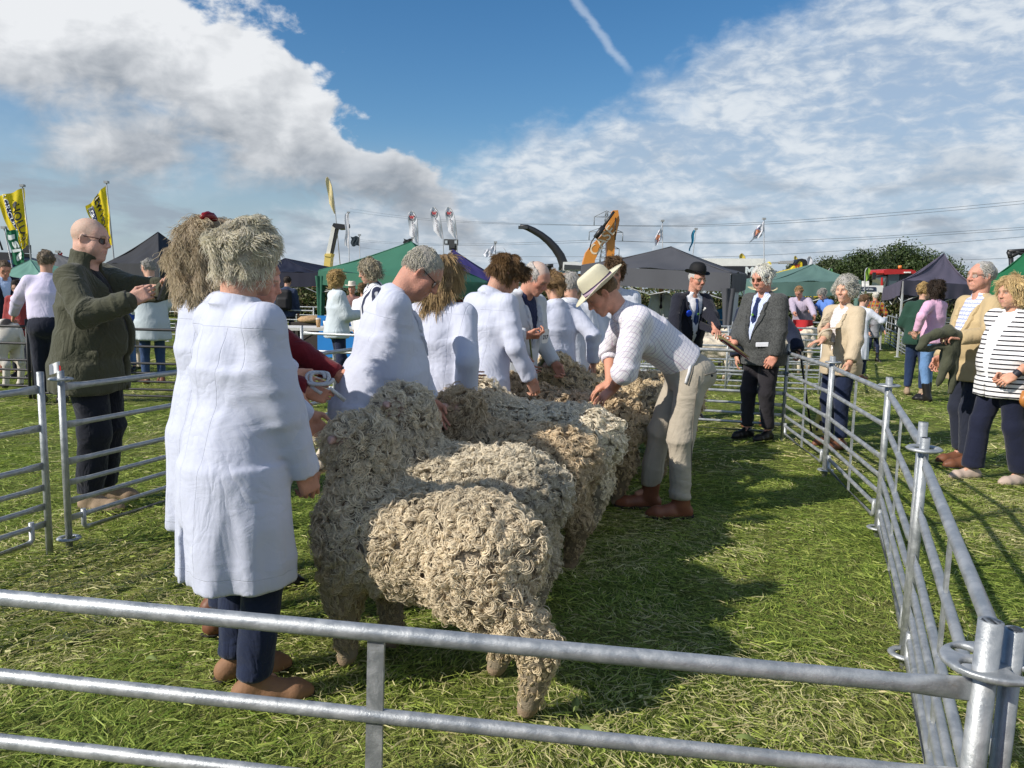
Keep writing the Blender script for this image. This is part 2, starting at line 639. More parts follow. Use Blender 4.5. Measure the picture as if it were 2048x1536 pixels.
class SDF:
    def __init__(self, vs):
        self.vs = vs
        self.p = []

    def rc(self, a, b, ra, rb=None, k=0.02, sub=False):
        a, b = np.asarray(a, float), np.asarray(b, float)
        rb = ra if rb is None else rb
        lo = np.minimum(a - ra, b - rb)
        hi = np.maximum(a + ra, b + rb)

        def fn(X, Y, Z):
            d = b - a
            L2 = d @ d + 1e-12
            px, py, pz = X - a[0], Y - a[1], Z - a[2]
            t = np.clip((px * d[0] + py * d[1] + pz * d[2]) / L2, 0, 1)
            return np.sqrt((px - t * d[0]) ** 2 + (py - t * d[1]) ** 2 + (pz - t * d[2]) ** 2) - (ra + (rb - ra) * t)
        self.p.append((fn, lo, hi, k, sub))
        return self

    def chain(self, pts, rs, k=0.02, sub=False):
        for i in range(len(pts) - 1):
            self.rc(pts[i], pts[i + 1], rs[i], rs[i + 1], k, sub)
        return self

    def ell(self, c, r, M=None, k=0.02, sub=False):
        c, r = np.asarray(c, float), np.asarray(r, float)
        Mi = np.eye(3) if M is None else np.asarray(M).T
        ext = np.sqrt(((np.eye(3) if M is None else np.asarray(M)) ** 2) @ (r ** 2))

        def fn(X, Y, Z):
            q = [Mi[i][0] * (X - c[0]) + Mi[i][1] * (Y - c[1]) + Mi[i][2] * (Z - c[2]) for i in range(3)]
            k0 = np.sqrt((q[0] / r[0]) ** 2 + (q[1] / r[1]) ** 2 + (q[2] / r[2]) ** 2)
            k1 = np.sqrt((q[0] / r[0] ** 2) ** 2 + (q[1] / r[1] ** 2) ** 2 + (q[2] / r[2] ** 2) ** 2) + 1e-9
            return k0 * (k0 - 1) / k1
        self.p.append((fn, c - ext, c + ext, k, sub))
        return self

    def box(self, c, h, M=None, rnd=0.005, k=0.01, sub=False):
        c, h = np.asarray(c, float), np.asarray(h, float)
        Mi = np.eye(3) if M is None else np.asarray(M).T
        ext = np.abs(np.eye(3) if M is None else np.asarray(M)) @ h

        def fn(X, Y, Z):
            q = [np.abs(Mi[i][0] * (X - c[0]) + Mi[i][1] * (Y - c[1]) + Mi[i][2] * (Z - c[2])) - (h[i] - rnd) for i in range(3)]
            o = np.sqrt(sum(np.maximum(t, 0) ** 2 for t in q))
            return o + np.minimum(np.maximum(q[0], np.maximum(q[1], q[2])), 0) - rnd
        self.p.append((fn, c - ext, c + ext, k, sub))
        return self

    def ecyl(self, p0, p1, e0, e1, xdir=(1, 0, 0), k=0.03, sub=False, fold=None):
        """elliptic cone between p0 and p1: e = (half along xdir, half across); fold(phi, t) adds to the radius"""
        p0, p1 = np.asarray(p0, float), np.asarray(p1, float)
        L = np.linalg.norm(p1 - p0)
        M = frame(p1 - p0, xdir)
        m = max(*e0, *e1) + 0.03
        lo, hi = np.minimum(p0, p1) - m, np.maximum(p0, p1) + m

        def fn(X, Y, Z):
            dx, dy, dz = X - p0[0], Y - p0[1], Z - p0[2]
            q = [M[0][i] * dx + M[1][i] * dy + M[2][i] * dz for i in range(3)]
            t = np.clip(q[2] / L, 0, 1)
            A = e0[0] + (e1[0] - e0[0]) * t
            B = e0[1] + (e1[1] - e0[1]) * t
            rr = np.sqrt((q[0] / A) ** 2 + (q[1] / B) ** 2) + 1e-9
            d = (rr - 1) * np.minimum(A, B)
            if fold is not None:
                d = d - fold(np.arctan2(q[1], q[0]), t)
            return np.maximum(d, np.abs(q[2] - L / 2) - L / 2)
        self.p.append((fn, lo, hi, k, sub))
        return self

    def custom(self, fn, lo, hi, k=0.01, sub=False):
        self.p.append((fn, np.asarray(lo, float), np.asarray(hi, float), k, sub))
        return self

    def field(self, pad=3):
        vs = self.vs
        pos = [q for q in self.p if not q[4]]
        lo = np.min([q[1] for q in pos], axis=0) - pad * vs - 0.01
        hi = np.max([q[2] for q in pos], axis=0) + pad * vs + 0.01
        n = np.ceil((hi - lo) / vs).astype(int) + 1
        D = np.full(n, 10.0, dtype=np.float32)
        ax = [lo[i] + vs * np.arange(n[i]) for i in range(3)]
        for fn, a, b, k, sub in self.p:
            mg = k + 2.5 * vs
            i0 = np.clip(np.floor((a - mg - lo) / vs).astype(int), 0, n)
            i1 = np.clip(np.ceil((b + mg - lo) / vs).astype(int) + 1, 0, n)
            if np.any(i1 <= i0):
                continue
            s = tuple(slice(i0[j], i1[j]) for j in range(3))
            X, Y, Z = np.meshgrid(ax[0][s[0]], ax[1][s[1]], ax[2][s[2]], indexing='ij', sparse=True)
            d = fn(X, Y, Z)
            cur = D[s]
            if sub:
                d = -d
                h = np.clip(0.5 + 0.5 * (d - cur) / k, 0, 1)
                D[s] = cur * (1 - h) + d * h + k * h * (1 - h)
            else:
                h = np.clip(0.5 + 0.5 * (d - cur) / k, 0, 1)
                D[s] = d * (1 - h) + cur * h - k * h * (1 - h)
        return D, lo

    def mesh(self, smooth=1):
        """surface nets: returns vertices and quads"""
        D, lo = self.field()
        vs = self.vs
        ins = D < 0
        n = np.array(D.shape)
        c = [D[i:n[0] - 1 + i, j:n[1] - 1 + j, k:n[2] - 1 + k] for i in (0, 1) for j in (0, 1) for k in (0, 1)]
        cnt = sum((q < 0).astype(np.int8) for q in c)
        act = (cnt > 0) & (cnt < 8)
        idx = np.full(act.shape, -1, dtype=np.int32)
        A = np.argwhere(act)
        idx[act] = np.arange(len(A))
        vals = np.stack([q[act] for q in c], 1)
        corner = np.array([[i, j, k] for i in (0, 1) for j in (0, 1) for k in (0, 1)], float)
        edges = [(0, 1), (2, 3), (4, 5), (6, 7), (0, 2), (1, 3), (4, 6), (5, 7), (0, 4), (1, 5), (2, 6), (3, 7)]
        acc = np.zeros((len(A), 3))
        w = np.zeros(len(A))
        for a, b in edges:
            va, vb = vals[:, a], vals[:, b]
            x = (va < 0) != (vb < 0)
            t = np.where(x, va / np.where(x, va - vb, 1), 0)
            p = corner[a] + t[:, None] * (corner[b] - corner[a])
            acc += p * x[:, None]
            w += x
        V = lo + vs * (A + acc / w[:, None])
        quads = []
        for axis in range(3):
            sl0 = [slice(1, n[i] - 1) for i in range(3)]
            sl1 = list(sl0)
            sl0[axis] = slice(0, n[axis] - 1)
            sl1[axis] = slice(1, n[axis])
            a, b = ins[tuple(sl0)], ins[tuple(sl1)]
            E = np.argwhere(a != b)
            off = np.ones(3, int)
            off[axis] = 0
            E0 = E + off
            o1, o2 = [(1, 2), (2, 0), (0, 1)][axis]
            q = []
            for d1, d2 in ((1, 1), (0, 1), (0, 0), (1, 0)):
                g = E0.copy()
                g[:, o1] -= d1
                g[:, o2] -= d2
                q.append(idx[g[:, 0], g[:, 1], g[:, 2]])
            q = np.stack(q, 1)
            fl = ~a[tuple(E.T)]
            q[fl] = q[fl][:, ::-1]
            quads.append(q)
        Q = np.concatenate(quads)
        Q = Q[(Q >= 0).all(1)]
        for _ in range(smooth):
            V = relax(V, Q, 0.5)
        return V, Q


def relax(V, Q, f):
    s = np.zeros_like(V)
    c = np.zeros(len(V))
    k = Q.shape[1]
    for i in range(k):
        a, b = Q[:, i], Q[:, (i + 1) % k]
        for d in range(3):
            s[:, d] += np.bincount(a, V[b, d], len(V)) + np.bincount(b, V[a, d], len(V))
        c += np.bincount(a, minlength=len(V)) + np.bincount(b, minlength=len(V))
    m = s / np.maximum(c, 1)[:, None]
    return V + (m - V) * f


def normals(V, Q):
    fn = np.cross(V[Q[:, 2]] - V[Q[:, 0]], V[Q[:, 3 if Q.shape[1] == 4 else 1]] - V[Q[:, 1 if Q.shape[1] == 4 else 0]])
    if Q.shape[1] == 3:
        fn = np.cross(V[Q[:, 1]] - V[Q[:, 0]], V[Q[:, 2]] - V[Q[:, 0]])
    N = np.zeros_like(V)
    for i in range(Q.shape[1]):
        for d in range(3):
            N[:, d] += np.bincount(Q[:, i], fn[:, d], len(V))
    return N / (np.linalg.norm(N, axis=1)[:, None] + 1e-12)


def wob(Pp, scale, seed, n=6):
    """smooth pseudo noise, about -1..1"""
    r = np.random.RandomState(seed)
    out = np.zeros(len(Pp))
    for i in range(n):
        k = r.normal(size=3)
        k = k / np.linalg.norm(k) * scale * r.uniform(0.6, 1.7)
        out += np.sin(Pp @ k + r.uniform(0, 6.28))
    return out / math.sqrt(n)


def sample_faces(V, Q, n, rng, wgt=None):
    A = np.linalg.norm(np.cross(V[Q[:, 2]] - V[Q[:, 0]], V[Q[:, 3]] - V[Q[:, 1]]), axis=1) / 2
    if wgt is not None:
        A = A * wgt
    f = rng.choice(len(Q), n, p=A / A.sum())
    u, v = rng.rand(n, 1), rng.rand(n, 1)
    p = (V[Q[f, 0]] * (1 - u) + V[Q[f, 1]] * u) * (1 - v) + (V[Q[f, 3]] * (1 - u) + V[Q[f, 2]] * u) * v
    return p, f
# ------------------------------------------------------------------ people
SKIN = None


def skin_mat():
    global SKIN
    if SKIN is None:
        SKIN = mat('skin', (1, 1, 1), rough=0.6, var=0.15, vscale=22, bump=0.35, bscale=150, spec=0.35, attr='Col')
        b = SKIN.node_tree.nodes[SKIN['bsdf']]
        b.inputs['Subsurface Weight'].default_value = 0.12
        b.inputs['Subsurface Radius'].default_value = (0.012, 0.005, 0.003)
        b.inputs['Subsurface Scale'].default_value = 0.6
    return SKIN


def lerp(a, b, f):
    return np.asarray(a) * (1 - f)[:, None] + np.asarray(b) * f[:, None]


def bumpf(V, c, r):
    return np.exp(-(((V - np.array(c)) / np.array(r)) ** 2).sum(1))


def make_head(vs, tone=(0.55, 0.31, 0.22), fat=0.0, jaw=1.0, nose=1.0, smile=0.0, brow=(0.25, 0.17, 0.1), female=False,
              stubble=0.0, lips=(0.46, 0.2, 0.17), scalp=None, red=0.5, eye=1.0, age=0.5, neck=(-0.042, 0, -0.20)):
    """head and neck about the middle of the skull, face towards +x"""
    s = SDF(vs)
    s.ell((-0.012, 0, 0.035), (0.096, 0.074, 0.088), k=0.03)
    s.ell((0.030, 0, -0.036), (0.062, 0.053 + 0.008 * fat, 0.070), k=0.035)
    s.ell((0.050, 0, 0.03), (0.045, 0.058, 0.045), k=0.03)
    jw = 0.043 * jaw + 0.012 * fat
    for sy in (-1, 1):
        s.rc((0.000, sy * jw, -0.045), (0.064, sy * 0.016, -0.098), 0.020, 0.013, k=0.025)
        s.ell((0.058, sy * 0.040, -0.018), (0.026, 0.022, 0.022), k=0.025)
        if fat > 0:
            s.ell((0.045, sy * 0.043, -0.055), (0.034, 0.026 + .01 * fat, 0.035), k=0.03)
    s.ell((0.074, 0, -0.103), (0.018, 0.020, 0.016), k=0.018)
    br = 0.4 if female else 1.0
    s.rc((0.086, -0.034, 0.020), (0.086, 0.034, 0.020), 0.010 + .003 * br, k=0.018)
    for sy in (-1, 1):
        s.ell((0.098, sy * 0.031, 0.002), (0.016, 0.020, 0.013), k=0.012, sub=True)
        s.ell((0.0745, sy * 0.031, 0.003), (0.0135, 0.015, 0.0115), k=0.004)
        s.rc((0.082, sy * 0.018, 0.012), (0.078, sy * 0.045, 0.010), 0.0055, k=0.006)
    n = nose
    s.rc((0.090, 0, 0.014), (0.113 + 0.006 * (n - 1), 0, -0.028), 0.0075 * n, 0.0115 * n, k=0.012)
    for sy in (-1, 1):
        s.ell((0.101, sy * 0.013 * n, -0.032), (0.012, 0.008 * n, 0.009), k=0.008)
    zc = -0.064
    cz = 0.007 * smile
    w = 0.022 + 0.007 * smile
    s.ell((0.082, 0, -0.062), (0.016, 0.030, 0.026), k=0.02)
    for sy in (-1, 1):
        s.rc((0.0965, 0, zc + 0.0055), (0.083, sy * w, zc + cz + 0.001), 0.0055, 0.003, k=0.005)
        s.rc((0.0950, 0, zc - 0.0065), (0.083, sy * w, zc + cz - 0.001), 0.0066, 0.003, k=0.005)
        if smile > 0.3:
            s.ell((0.068, sy * 0.038, -0.030), (0.02, 0.018, 0.017), k=0.02)
        s.rc((0.095, sy * 0.021, -0.036), (0.084, sy * (w + .009), zc + cz - .004), 0.003, 0.003, k=0.006, sub=True)
    s.rc((0.104, -0.013, zc), (0.104, 0.013, zc), 0.0028 + 0.002 * smile, k=0.003, sub=True)
    for sy in (-1, 1):
        M = frame((0, sy * 0.25, 1), (0.85, -sy * 0.5, 0))
        e = np.array([-0.004, sy * 0.077, -0.004])
        s.ell(e, (0.019, 0.008, 0.032), M, k=0.008)
        s.ell(e + [0.006, sy * 0.008, 0.004], (0.010, 0.006, 0.019), M, k=0.005, sub=True)
    nr = 0.050 if female else 0.060
    nr += 0.010 * fat
    s.rc((-0.022, 0, -0.05), neck, nr, nr - 0.002, k=0.022)
    if fat > 0.4:
        s.ell((0.030, 0, -0.105), (0.05, 0.045, 0.03), k=0.03)
    V, Q = s.mesh(1)
    t = np.array(tone)
    Cc = np.tile(t, (len(V), 1))
    rd = t * np.array([1.06, 0.78, 0.74])
    f = red * np.clip(bumpf(V, (0.115, 0, -0.028), (.03, .022, .022)) + .8 * bumpf(V, (.06, .05, -.03), (.035, .03, .03)) + .8 * bumpf(V, (.06, -.05, -.03), (.035, .03, .03))
                      + .8 * bumpf(V, (0, .085, 0), (.03, .02, .04)) + .8 * bumpf(V, (0, -.085, 0), (.03, .02, .04)), 0, 1)
    Cc = lerp(Cc, rd, f)
    if scalp is not None:
        g = np.clip((V[:, 2] - 0.0 + 0.4 * -V[:, 0]) / 0.02, 0, 1) * np.clip((0.055 - V[:, 0] + 0.5 * (V[:, 2] - .05)) / 0.02, 0, 1)
        g *= np.clip((V[:, 2] + 0.02) / .02, 0, 1)
        Cc = lerp(Cc, np.array(scalp), g * 0.8)
    if stubble:
        g = np.clip((0.035 - np.abs(V[:, 2] + 0.085)) / .02, 0, 1) * np.clip((V[:, 0] - 0.0) / .03, 0, 1)
        Cc = lerp(Cc, t * np.array([.55, .6, .7]), g * stubble)
    m = np.clip(1.3 * np.exp(-((V[:, 2] - zc - cz * (np.abs(V[:, 1]) / .025) ** 2) / 0.0095) ** 2) - .25, 0, 1) * (np.abs(V[:, 1]) < w) * (V[:, 0] > 0.08)
    Cc = lerp(Cc, lips, np.clip(m, 0, 1) * (0.9 if female else 0.6))
    if smile > 0.3:
        m = np.exp(-((V[:, 2] - zc - .0005) / 0.0035) ** 2) * (np.abs(V[:, 1]) < 0.015) * (V[:, 0] > 0.08)
        Cc = lerp(Cc, (.68, .60, .52), np.clip(m * smile * .8, 0, 1))
    for sy in (-1, 1):
        d = np.sqrt(((V[:, 1] - sy * 0.031) / 1.5) ** 2 + (V[:, 2] - 0.003) ** 2)
        fr = V[:, 0] > 0.07
        Cc = lerp(Cc, (.32, .17, .13), np.clip((0.0125 - d) / .004, 0, .75) * fr)
        if eye > 0:
            Cc = lerp(Cc, (.68, .65, .62), np.clip((0.0068 - d) / .002, 0, .8) * fr * eye)
            d2 = np.hypot(V[:, 1] - sy * 0.031, V[:, 2] - 0.003)
            Cc = lerp(Cc, (.04, .03, .025), np.clip((0.0058 - d2) / .002, 0, 1) * fr)
        bz = 0.0225 + 0.004 * np.sin((np.abs(V[:, 1]) - 0.012) / 0.035 * np.pi)
        m = np.exp(-((V[:, 2] - bz) / 0.0048) ** 2) * (V[:, 1] * sy > 0.012) * (V[:, 1] * sy < 0.05) * (V[:, 0] > 0.055)
        Cc = lerp(Cc, brow, np.clip(m * 1.2, 0, .9))
    return V, Q, np.clip(Cc, 0, 1)


def hand_sdf(s, w, d, nrml, side, curl=0.6, spread=0.1, sc=1.0, thumb=0.5):
    """w wrist, d towards the fingers, nrml out of the palm, side +1 = left hand"""
    d = nrm(d)
    nrml = nrm(np.asarray(nrml) - d * np.dot(nrml, d))
    a = np.cross(nrml, d) * side            # towards the thumb
    M = np.stack([d, a, nrml], 1)
    p = lambda x, y, z: w + M @ (np.array([x, y, z]) * sc)
    s.box(p(0.048, 0, 0), np.array([0.047, 0.040, 0.0145]) * sc, M, rnd=0.013 * sc, k=0.012)
    s.ell(p(0.028, 0.026, 0.010), np.array([0.030, 0.017, 0.016]) * sc, M, k=0.012)
    s.ell(p(0.0, 0, 0), np.array([0.03, 0.027, 0.019]) * sc, M, k=0.015)
    spec = ((0.030, (0.044, 0.027, 0.021), 0.0086), (0.0105, (0.048, 0.031, 0.022), 0.0089), (-0.0105, (0.044, 0.028, 0.021), 0.0084), (-0.030, (0.034, 0.021, 0.019), 0.0074))
    for i, (y, segs, r) in enumerate(spec):
        q = p(0.088 - 0.006 * abs(i - 1), y, -0.002)
        th = curl * (0.55 + 0.08 * i)
        sp = (1.2 - i) * spread
        for j, L in enumerate(segs):
            v = M @ np.array([math.cos(th), sp * math.cos(th), math.sin(th)])
            e = q + nrm(v) * L * sc
            s.rc(q, e, r * sc * (1 - .07 * j), r * sc * (0.93 - .07 * j), k=0.004)
            q = e
            th += curl * (0.95 if j == 0 else 0.6)
    q = p(0.018, 0.034, 0.006)
    e = p(0.052, 0.060 - 0.012 * thumb, 0.016 + 0.012 * thumb)
    s.rc(q, e, 0.0135 * sc, 0.0105 * sc, k=0.012)
    e2 = p(0.086, 0.062 - 0.028 * thumb, 0.024 + 0.018 * thumb)
    s.rc(e, e2, 0.0103 * sc, 0.0085 * sc, k=0.004)


def ik(a, t, l1, l2, pole):
    v = t - a
    D = np.linalg.norm(v)
    if D > (l1 + l2) * 0.995:
        t = a + v / D * (l1 + l2) * 0.995
        v = t - a
        D = np.linalg.norm(v)
    x = (l1 * l1 - l2 * l2 + D * D) / (2 * D)
    h = math.sqrt(max(l1 * l1 - x * x, 0))
    e = v / D
    pl = np.asarray(pole, float)
    pl = nrm(pl - e * np.dot(pl, e))
    return a + e * x + pl * h, t


def rotm(ax, deg):
    return np.array(Matrix.Rotation(R(deg), 3, ax))


class Person:
    def __init__(self, label, x, y, heading, H=1.72, lean=0, side=0, twist=0, girth=1.0, belly=0.0, female=False, sh=1.0, stance=None,
                 head=(0, 0, 0), arms=None, vs=0.012, hvs=0.006, face=None, group=None, hide_legs=False, headscale=1.0, pelvis_back=None, cat='person'):
        self.o = None
        self.label, self.cat, self.group = label, cat, group
        self.loc, self.h = np.array([x, y, 0.0]), R(heading)
        self.s = s = H / 1.75
        self.vs, self.hvs, self.g, self.belly, self.female = vs * (1.22 if vs < .012 else 1.4), hvs * (1.1 if hvs < .006 else 1.25), girth, belly, female
        self.face = face or {}
        self.hs = headscale
        c, sn = math.cos(self.h), math.sin(self.h)
        self.Rz = np.array([[c, -sn, 0], [sn, c, 0], [0, 0, 1.0]])
        stance = stance or [(0.03, 0.10, 8), (-0.02, -0.10, -8)]
        J = self.J = {}
        pb = -0.17 * math.sin(R(lean)) if pelvis_back is None else pelvis_back
        mid = np.mean([q[:2] for q in stance], axis=0)
        pel = np.array([pb + mid[0], mid[1], 0.93 * s])
        self.Ms = M = rotm('Z', twist) @ rotm('Y', lean) @ rotm('X', -side)
        self.pel = pel
        up = lambda f, l, z: pel + M @ (np.array([f, l, z]) * s)
        self.up = up
        J['pel'] = pel
        J['belly'], J['chest'], J['neck'] = up(0.0, 0, 0.15), up(0, 0, 0.35), up(-0.02, 0, 0.53)
        w = (0.160 if female else 0.178) * sh
        for k, sg in (('L', 1), ('R', -1)):
            J['sh' + k] = up(-0.01, sg * w, 0.458)
            fx, fy, fa = stance[0 if sg > 0 else 1]
            hip = pel + np.array([0, sg * 0.083 * s, -0.02 * s])
            ank = np.array([fx, fy, 0.085 * s])
            kn, ank = ik(hip, ank, 0.425 * s, 0.403 * s, (1, sg * 0.12, 0))
            J['hip' + k], J['kn' + k], J['an' + k], J['ya' + k] = hip, kn, ank, fa
        self.hd = {}
        for k, sg in (('L', 1), ('R', -1)):
            a = (arms or {}).get(k, {})
            shd = J['sh' + k]
            if 'to' in a:
                t = self.Rz.T @ (np.asarray(a['to'], float) - self.loc)
            elif 'lo' in a:
                t = np.asarray(a['lo'], float) * np.array([s, s, s])
            else:
                t = shd + np.array([0.06, sg * 0.07, -0.53]) * s
            pole = np.array(a.get('pole', (-0.8, sg * 0.5, -0.3)))
            el, t = ik(shd, t, 0.295 * s, 0.255 * s, pole)
            J['el' + k], J['wr' + k] = el, t
            dd = self.Rz.T @ np.asarray(a['dir'], float) if 'dir' in a else nrm(t - el)
            pn = self.Rz.T @ np.asarray(a['palm'], float) if 'palm' in a else np.array([0.1, -sg, 0.0])
            self.hd[k] = (dd, pn, a.get('curl', 0.55), a.get('spread', 0.08))
        hp, hy, hr = head
        self.Mh = rotm('Z', twist + hy) @ rotm('Y', hp) @ rotm('X', hr)
        nk = J['neck']
        J['head'] = nk + self.Mh @ (np.array([0.025, 0, 0.163]) * s * headscale)

    def W(self, p):
        """local -> world"""
        return self.loc + self.Rz @ np.asarray(p, float)

    def HL(self, p):
        """head coordinates -> local"""
        return self.J['head'] + (np.asarray(p, float) * self.s * 1.0 * self.hs) @ self.Mh.T

    def body(self, sleeve=1.0, forearm=0.042, tone=None):
        s, J = self.s, self.J
        fk = dict(self.face)
        if tone is not None:
            fk['tone'] = tone
        tone = np.array(fk.get('tone', (0.55, 0.31, 0.22)))
        nkl = self.Mh.T @ (J['neck'] + self.Ms @ np.array([.012, 0, -.035]) * s - J['head']) / (s * self.hs)
        V, Q, Cc = make_head(self.hvs / (s * self.hs), female=self.female, neck=nkl, **fk)
        Vs, Qs, Cs = [self.HL(V)], [Q], [Cc]
        off = len(V)
        b = SDF(0.03)
        b.chain([J['head'] - self.Mh @ np.array([0.02, 0, .05]), J['neck'], J['chest'], J['belly'], J['pel']], [.035 * s, .035 * s, .06 * s, .06 * s, .06 * s], k=.02)
        for k in 'LR':
            b.chain([J['neck'], J['sh' + k], J['el' + k], J['wr' + k]], [.032 * s, .036 * s, .034 * s, .03 * s], k=.02)
            b.chain([J['pel'], J['hip' + k], J['kn' + k], J['an' + k], J['an' + k] + np.array([.08 * s, 0, -.03])], [.08 * s, .07 * s, .045 * s, .035 * s, .03 * s], k=.02)
        v, q = b.mesh(1)
        Vs.append(v); Qs.append(q + off); Cs.append(np.tile(tone, (len(v), 1)))
        off += len(v)
        for k, sg in (('L', 1), ('R', -1)):
            hs = SDF(max(self.hvs * .95, 0.0052))
            dd, pn, cu, spd = self.hd[k]
            hand_sdf(hs, J['wr' + k], dd, pn, sg, cu, spd, sc=s * (0.92 if self.female else 1.0))
            fa = forearm * s
            hs.rc(J['el' + k] * .85 + J['wr' + k] * .15, J['wr' + k], fa, 0.028 * s, k=.015)
            if sleeve < 0.6:
                hs.rc(J['sh' + k] * .35 + J['el' + k] * .65, J['el' + k], fa * 1.12, fa * 1.02, k=.02)
            v, q = hs.mesh(1)
            Vs.append(v); Qs.append(q + off)
            off += len(v)
            cc = np.tile(tone * np.array([1.0, .94, .92]), (len(v), 1))
            cc *= (1 + .10 * wob(v, 60, 3)[:, None])
            Cs.append(np.clip(cc, 0, 1))
        Cc = np.concatenate(Cs)
        Cc = np.concatenate([Cc, np.ones((len(Cc), 1))], 1)
        me = np_mesh('person', np.concatenate(Vs), np.concatenate(Qs), True, {'Col': Cc})
        self.o = link('person', me, skin_mat(), None, self.loc, self.h)
        tag(self.o, self.label, self.cat, self.group)
        return self.o

    def part(self, name, sdf, material, folds=0.0, seed=1, smooth=1, rest='spine', label=None, extra=None, melt=None):
        V, Q = sdf.mesh(smooth)
        if melt:
            zr = ((V - self.pel) @ self.Ms)[:, 2] / self.s
            wt = np.clip((zr - melt[0]) / .06, 0, 1) * np.clip((melt[1] - zr) / .06, 0, 1) * (np.abs(((V - self.pel) @ self.Ms)[:, 1]) < .19 * self.s)
            for _ in range(12):
                V = V + (relax(V, Q, .6) - V) * wt[:, None]
        N = normals(V, Q)
        if folds:
            V = V + N * self.fold(V, folds, seed)[:, None]
        if extra is not None:
            V = V + N * extra(V)[:, None]
        Rst = (V - self.pel) @ self.Ms + self.pel if rest == 'spine' else V
        me = np_mesh(name, V, Q, True, {'rest': Rst})
        o = link(name, me, material, self.o)
        if label:
            o['label'] = label
        return o

    def fold(self, V, amp, seed):
        J, s = self.J, self.s
        Pq = (V - self.pel) @ self.Ms
        a = np.zeros(len(V))
        w = wob(Pq * np.array([1, 1, .32]), 11, seed, 5)
        w2 = wob(Pq * np.array([1, 1, .5]) + .02 * w[:, None], 21, seed + 2, 5)
        a += (np.exp(-(w * 1.7) ** 2) - .5) * amp * .8 + (np.exp(-(w2 * 2.2) ** 2) - .4) * amp * .35
        spots = []
        for k in 'LR':
            ua, la = J['el' + k] - J['sh' + k], J['wr' + k] - J['el' + k]
            spots += [(J['el' + k], nrm(ua) + nrm(la), .12, 34, .9), (J['sh' + k] + np.array([0, 0, -.08]), ua + np.array([0, 0, .12]), .12, 26, .7),
                      (J['wr' + k] - nrm(la) * .09, la, .09, 34, .6), (J['kn' + k], J['an' + k] - J['hip' + k], .15, 26, .8),
                      (J['an' + k] + np.array([0, 0, .05]), np.array([.2, 0, -1.0]), .11, 40, .9), (J['hip' + k] + np.array([.06, 0, -.04]), np.array([.7, 0, -1.0]), .12, 24, .6)]
        for j, (c, d, rad, fr, wt) in enumerate(spots):
            dd = V - c
            g = np.exp(-((dd ** 2).sum(1)) / (rad * s) ** 2)
            n = nrm(d)
            al = dd @ n
            Q2 = dd * 7 + np.outer(al, n) * (fr - 7)
            w3 = wob(Q2, 1.0, seed + 13 * j, 5)
            a += g * amp * wt * (np.exp(-(w3 * 2.0) ** 2) * 1.3 - .55)
        a += amp * .12 * wob(Pq, 34, seed + 5, 6)
        return a

    # ---- garments
    def trousers(self, material, w=1.0, cuff=0.0, top=0.04, hemz=0.05, label=None, folds=0.006, bell=0.0, name='trousers'):
        s, J, g = self.s, self.J, self.g
        d = SDF(self.vs * 1.2)
        b = self.belly
        d.ecyl(J['pel'] + np.array([0, 0, -.10 * s]), J['pel'] + self.Ms @ np.array([0, 0, top * s]), (0.125 * g * s, 0.165 * g * s), ((0.118 + .35 * b) * g * s, (0.155 + .2 * b) * g * s), k=.05 * s)
        d.ell(J['pel'] + np.array([-0.045, 0, -0.05]) * s, np.array([.115, .155, .12]) * s * g, k=.05 * s)
        for k, sg in (('L', 1), ('R', -1)):
            hip, kn, an = J['hip' + k], J['kn' + k], J['an' + k]
            low = an + (kn - an) * (hemz / 0.42)
            r = [0.086 * g * w * s, 0.067 * g ** .5 * w * s, (0.058 * w + .02 * bell) * s]
            d.chain([hip + np.array([0, 0, -.03]), kn, low], r, k=.035 * s)
            d.box(low + np.array([0, 0, -0.10]), (.12, .12, .085), None, rnd=.002, k=.004, sub=True)
        return self.part(name, d, material, folds, seed=int(abs(self.loc[0] * 97)) % 50 + 3, rest='z', label=label)

    def shoes(self, material, L=0.28, h=0.075, boot=0.0, name='shoe', boot_r=0.045, heel=0.0):
        s, J = self.s, self.J
        for k, sg in (('L', 1), ('R', -1)):
            an, ya = J['an' + k], R(J['ya' + k])
            f = np.array([math.cos(ya), math.sin(ya), 0])
            l = np.array([-f[1], f[0], 0])
            base = np.array([an[0], an[1], 0])
            M = np.stack([f, l, [0, 0, 1]], 1)
            q = lambda x, y, z: base + M @ (np.array([x, y, z]) * s)
            d = SDF(min(self.vs * .8, .013))
            d.chain([q(-.045, 0, .035), q(.06, 0, .032), q(.145, -.008 * sg, .028), q(.185, -.012 * sg, .024)], [.038 * s, .042 * s, .046 * s, .03 * s], k=.02)
            d.rc(q(-.03, 0, .05), q(.0, 0, .085), .04 * s, .042 * s, k=.025)
            d.rc(q(.02, 0, .075), q(.09, 0, .05), .033 * s, .03 * s, k=.02)
            if boot:
                d.rc(q(-.01, 0, .08), an + (J['kn' + k] - an) * boot, .05 * s, (boot_r + .012) * s, k=.02)
            d.box(q(.05, 0, -.03), (.3, .2, .03), M, rnd=.001, k=.004, sub=True)
            V, Q = d.mesh(1)
            me = np_mesh(name, V, Q, True, {'rest': V})
            so = link(name, me, material, self.o)
            if self.vs <= .0150:
                d = SDF(.012)
                d.chain([q(-.05, 0, .008), q(.06, 0, .008), q(.15, -.008 * sg, .008), q(.188, -.012 * sg, .008)], [.042 * s, .044 * s, .049 * s, .034 * s], k=.015)
                d.box(q(.05, 0, .066), (.3, .2, .05), M, rnd=.001, k=.003, sub=True)
                d.box(q(.05, 0, -.03), (.3, .2, .03), M, rnd=.001, k=.003, sub=True)
                V, Q = d.mesh(0)
                link('sole', np_mesh('sole', V, Q, True), mat('sole_dark', (.03, .025, .02), rough=.9, var=.3), so)

